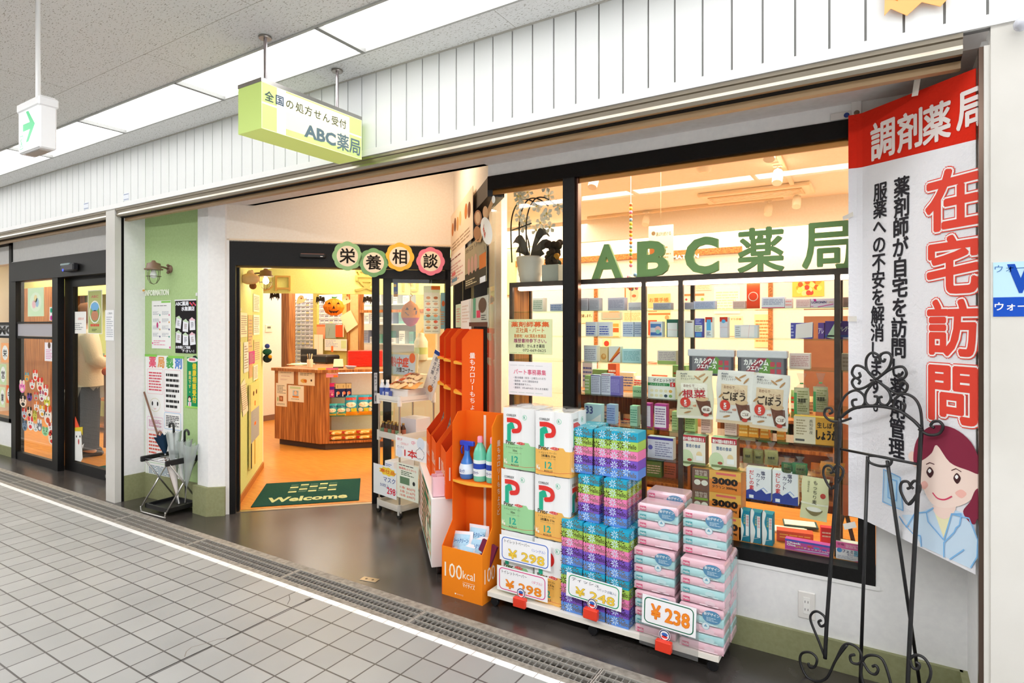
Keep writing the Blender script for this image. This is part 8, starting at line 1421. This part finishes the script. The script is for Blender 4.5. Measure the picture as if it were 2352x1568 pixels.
for q, c, l_ in (([(173, 956), (184, 984), (168, 984)], '#ee5a3a', 2), ([(168, 984), (186, 984), (190, 1052), (186, 1060), (170, 1056), (169, 1000)], '#f6f6f2', 2), ([(168, 982), (190, 980), (190, 1000), (186, 990), (172, 990), (168, 1004)], '#e0c83a', 3), ([(162, 1036), (170, 1034), (170, 1044), (164, 1044)], '#f6f6f2', 2), ([(189, 1022), (193, 1018), (190, 1030)], '#f6f6f2', 2)): m.poly([pix(u, v, GS) for u, v in q], c, l_)
for u in (176, 184): x, y = pix(u, 1002, GS); m.disc(x, y, .012, '#2a2622', 4, None, 8)
x, y = pix(181, 1014, GS); m.disc(x, y, .014, '#c8403a', 4, .03, 8); small(m, 'dog_sticker', 'tall white dog sticker with a red cone hat low on the sliding glass', 'sticker', GS)
for (u0, v0, u1, v1, c, tx, l) in ((3, 787, 21, 833, '#f7b27a', '栄', 'orange ringed oval sticker on the far left window'), (15, 884, 29, 927, '#f0703a', '中', 'red-orange ringed oval sticker on the far left window'), (0, 835, 15, 884, '#c8dcae', '営', 'pale green round sticker on the far left window'), (0, 888, 12, 936, '#d8e6b8', '業', 'pale round sticker lowest on the far left window')):
    poster('oval_sticker', GL @ TR(0, 0, .01), u0, v0, u1, v1, lambda m, w, h, tx=tx: (m.disc(w / 2, h / 2, w * .38, '#f4f4ee', 1, h * .38), m.text(tx, w / 2, h * .3, h * .36, '#2a2a2a', 2, w * .5, 'c', .02)), l, None, c)
FP = wallM((0, 2.4885, 0), 0); poster('pillar_notice', FP, 242, 712, 262, 782, lambda m, w, h: (m.text('ご案内', w * .3, h * .86, h * .06, '#4a5a6a', 2, w * .5), m.bars(w * .15, w * .9, h * .1, h * .8, 10, '#b8bcc4', 1)), 'white notice taped to the left pillar', None, '#f4f4f5')
for u, v, l in ((198, 473, 'small white label on the planks above the left shop, left one'), (290, 452, 'small white label on the planks, right one')):
    m = MB(PAPER); m.box(-.045, .045, -.03, .03, 0, .001, '#e9edf4'); m.push(Matrix.Translation((0, 0, .001))); m.rect(-.04, .04, .018, .024, '#8a96b0', 1); m.rect(-.04, .04, -.024, -.018, '#8a96b0', 1); m.pop(); p = onY(u, v, 2.489); small(m, 'plank_label', l, 'label', wallM((p.x, 2.489, p.z), 0))
# inside: pelmet, hanging cloths, wooden bench, crate stack, mat
m = MB(pelG); m.box(-13, -8.4, 2.0, 2.35, 4.35, 4.4) if 0 else None
m = MB(pelG); m.box(-12.6, -8.25, 4.25, 4.3, 1.95, CI); S('wall_pelmet_left', m)
m = MB(M_COUNTER); m.box(-12.5, -11.1, 4.1, 4.58, 0, 2.1); S('wall_left_cupboard', m)
t = thing('wooden_bench', 'orange-brown wooden shelf unit behind the left door', 'shelf', TR(-10.6, 4.0, 0))
for z in (.08, .45, .82): MB(M_COUNTER).box(0, 1.6, 0, .4, z, z + .03).build('shelf_board', t)
for x in (0, 1.57): MB(M_COUNTER).box(x, x + .03, 0, .4, 0, .85).build('side_panel', t)
r = random.Random(4)
for z in (.481, .851):
    x = .05
    while x < 1.4: w = r.uniform(.1, .2); small(carton(w, r.uniform(.1, .25), .15, r.choice(['#d8682a', '#f0c07a', '#b8452a', '#e8d8b0', '#8ab0a0', '#f2e8d8']), dl('#ffffff', 3, .2, .8)), 'goods_box', 'box of goods on the wooden shelf unit behind the left door', 'box', TR(-10.6 + x, 4.12, z, 0, pi / 2), 'goods behind the left door'); x += w + .02
for k, (c, l) in enumerate((('#e8a0b8', 'pink striped hanging towel left of the person'), ('#f4f0ea', 'white hanging towel left of the person'), ('#8ab8b0', 'teal hanging towel beside the person'))):
    p = onY(158 + 7 * k, 800, 3.0); q = onY(158 + 7 * k, 872, 3.0); m = MB(CLOTH); m.box(-.035, .035, -.006, .006, q.z, p.z, c); m.box(-.035, .035, -.007, -.006, q.z + .1, q.z + .16, ('#c83a7a', '#d85a9a', '#3a9aa8')[k]); m.tube([(0, 0, p.z), (0, 0, 2.3)], .002, '#c8b8a0'); small(m, 'hanging_towel', l, 'towel', TR(p.x, 3.0, 0))
t = thing('wire_rack', 'grey wire rack holding crumpled bags behind the sliding glass', 'rack', TR(onY(156, 960, 3.5).x - .1, 3.5, 0))
m = MB(METAL)
for z in (.1, .4, .62): m.tube([(0, 0, z), (.3, 0, z), (.3, .25, z), (0, .25, z)], .006, '#8a8a88', closed=True)
for x in (0, .3):
    for y in (0, .25): m.tube([(x, y, 0.006), (x, y, .66)], .006, '#8a8a88')
m.build('frame', t); m = MB(CLOTH)
for k in range(9): m.ball(.05 + .1 * (k % 3), .12, .2 + .17 * (k // 3), .07, ('#a39a80', '#c8bc98', '#6a5a48')[k % 3], None, 8)
m.build('bags', t)
MLM = onZ(228, 1078, 0); m = MB(CLOTH); m.box(-.1, .75, -.2, .45, 0, .007, '#1f4a43'); small(m, 'door_mat', 'dark green mat inside the left sliding door', 'mat', TR(MLM.x, MLM.y + .1, .0045))
# ---------------------------------------------------------------- the customer, standing with the back to the glass
PX, PY = -7.80, 3.24
t = thing('person', 'person in a cream jacket and dark wide trousers, back turned, behind the sliding glass', 'person', TR(PX, PY, .004, -.35))
def skinned(name, verts, edges, radii, mat, parent, root=0, sub=2):
    me = bpy.data.meshes.new(name); me.from_pydata(verts, edges, []); o = bpy.data.objects.new(name, me); COL.objects.link(o); o.parent = parent
    s = o.modifiers.new('skin', 'SKIN'); s.use_smooth_shade = True
    for i, v in enumerate(me.skin_vertices[0].data): v.radius = radii[i] if isinstance(radii[i], tuple) else (radii[i], radii[i]); v.use_root = (i == root)
    u = o.modifiers.new('sub', 'SUBSURF'); u.levels = u.render_levels = sub; me.materials.append(mat); return o
def plain(name, c, rough=.8, bump=0):
    m, nt, b = newmat(name); b.inputs['Base Color'].default_value = lin(c); b.inputs['Roughness'].default_value = rough; return m
SKIN = plain('skin', '#e0b090', .55)
V = [(0, 0, .95), (0, .01, 1.12), (0, .0, 1.30), (0, 0, 1.42), (0, .0, 1.50), (0, .01, 1.58), (0, .015, 1.67),
     (-.17, 0, 1.39), (-.23, .03, 1.14), (-.13, .20, 1.05), (-.09, .26, 1.06), (.17, 0, 1.39), (.25, .04, 1.14), (.20, .22, 1.06), (.17, .28, 1.07),
     (-.09, 0, .88), (-.10, .01, .50), (-.10, -.03, .09), (-.11, .10, .035), (.09, 0, .88), (.11, .0, .50), (.12, -.04, .09), (.13, .09, .035)]
Ed = [(0, 1), (1, 2), (2, 3), (3, 4), (4, 5), (5, 6), (3, 7), (7, 8), (8, 9), (9, 10), (3, 11), (11, 12), (12, 13), (13, 14), (0, 15), (15, 16), (16, 17), (17, 18), (0, 19), (19, 20), (20, 21), (21, 22)]
Rr = [(.15, .11), (.13, .10), (.15, .10), (.10, .08), .05, (.075, .09), (.07, .085), .055, .042, .032, .03, .055, .042, .032, .03, .085, .06, .04, .035, .085, .06, .04, .035]
skinned('body', V, Ed, Rr, SKIN, t)
for s_, (hx, hy, hz) in ((-1, (-.09, .26, 1.06)), (1, (.17, .28, 1.07))):           # five curled fingers and a thumb on each hand
    vs, es, rs = [(hx, hy, hz), (hx, hy + .035, hz)], [(0, 1)], [.026, .022]
    for k in range(4):
        b_ = len(vs); fx_ = hx + (k - 1.5) * .017; L_ = (.030, .035, .033, .026)[k]
        vs += [(fx_, hy + .055, hz), (fx_, hy + .055 + L_, hz - .008), (fx_, hy + .055 + L_ * 1.2, hz - .03)]; es += [(1, b_), (b_, b_ + 1), (b_ + 1, b_ + 2)]; rs += [.009, .0085, .0075]
    b_ = len(vs); vs += [(hx - s_ * .03, hy + .03, hz + .008), (hx - s_ * .042, hy + .055, hz + .004)]; es += [(0, b_), (b_, b_ + 1)]; rs += [.010, .009]
    skinned('hand', vs, es, rs, SKIN, t)
def loft(m, rings, c, n=20, wob=0., seed=0):
    r = random.Random(seed); vs = []
    for i, (x, y, z, rx, ry) in enumerate(rings): vs += [(x + rx * math.cos(2 * pi * k / n) * (1 + wob * math.sin(k * 2.1 + seed)), y + ry * math.sin(2 * pi * k / n) * (1 + wob * math.sin(k * 3.3 + seed)), z) for k in range(n)]
    return m.add(vs, [(i * n + k, i * n + (k + 1) % n, (i + 1) * n + (k + 1) % n, (i + 1) * n + k) for i in range(len(rings) - 1) for k in range(n)], c, None, True)
m = MB(CLOTH); loft(m, [(0, 0, .80, .215, .17), (0, 0, .95, .21, .165), (0, 0, 1.12, .19, .15), (0, -.01, 1.28, .195, .14), (0, -.005, 1.40, .17, .11), (0, 0, 1.455, .09, .075), (0, .01, 1.47, .06, .06)], '#e6dcc6', 24, .03, 1)
for s_ in (-1, 1): m.tube([(s_ * .15, 0, 1.40), (s_ * .20, 0, 1.36), (s_ * .245, .02, 1.22), (s_ * .26, .04, 1.12), (s_ * .22, .12, 1.06), (s_ * (.17 if s_ < 0 else .21), .20, 1.05)], [.065, .08, .075, .08, .07, .055], '#e3d8c0', None, 12)
m.build('jacket', t)
m = MB(CLOTH)
for s_ in (-1, 1): loft(m, [(s_ * .11, -.02, .09, .12, .13), (s_ * .11, -.01, .35, .115, .125), (s_ * .105, 0, .65, .11, .125), (s_ * .09, 0, .86, .105, .13), (s_ * .05, 0, .93, .12, .14)], '#3a3b42', 18, .04, s_ + 2)
m.build('trousers', t)
m = MB(CLOTH); loft(m, [(0, 0, .66, .20, .165), (0, 0, .80, .205, .165), (0, 0, .90, .20, .16)], '#8a8884', 22, .03, 4); m.build('grey_tunic', t)
m = MB(MATTE); m.lathe([(.0, .13), (.06, .115), (.095, .06), (.10, .0), (.09, -.07), (.07, -.11)][::-1], 0, 0, '#8a5a34', None, 20); m.build('hair', t, TR(0, -.005, 1.625))
m = MB(SATIN)
for s_ in (-1, 1): m.box(s_ * .115 - .045, s_ * .115 + .045, -.09, .15, .0, .06, '#3a2c24', None, .02)
m.build('shoes', t)
m = MB(CLOTH); m.ball(0, 0, 0, .05, '#d8603a', None, 10); m.tube([(0, 0, -.02), (.01, 0, -.4), (-.03, 0, -.85)], [.03, .03, .022], '#8a6a5c'); small(m, 'knitted_bag', 'long brown strap bag with orange ball hanging beside the person', 'bag', TR(PX + .42, PY + .02, .98))
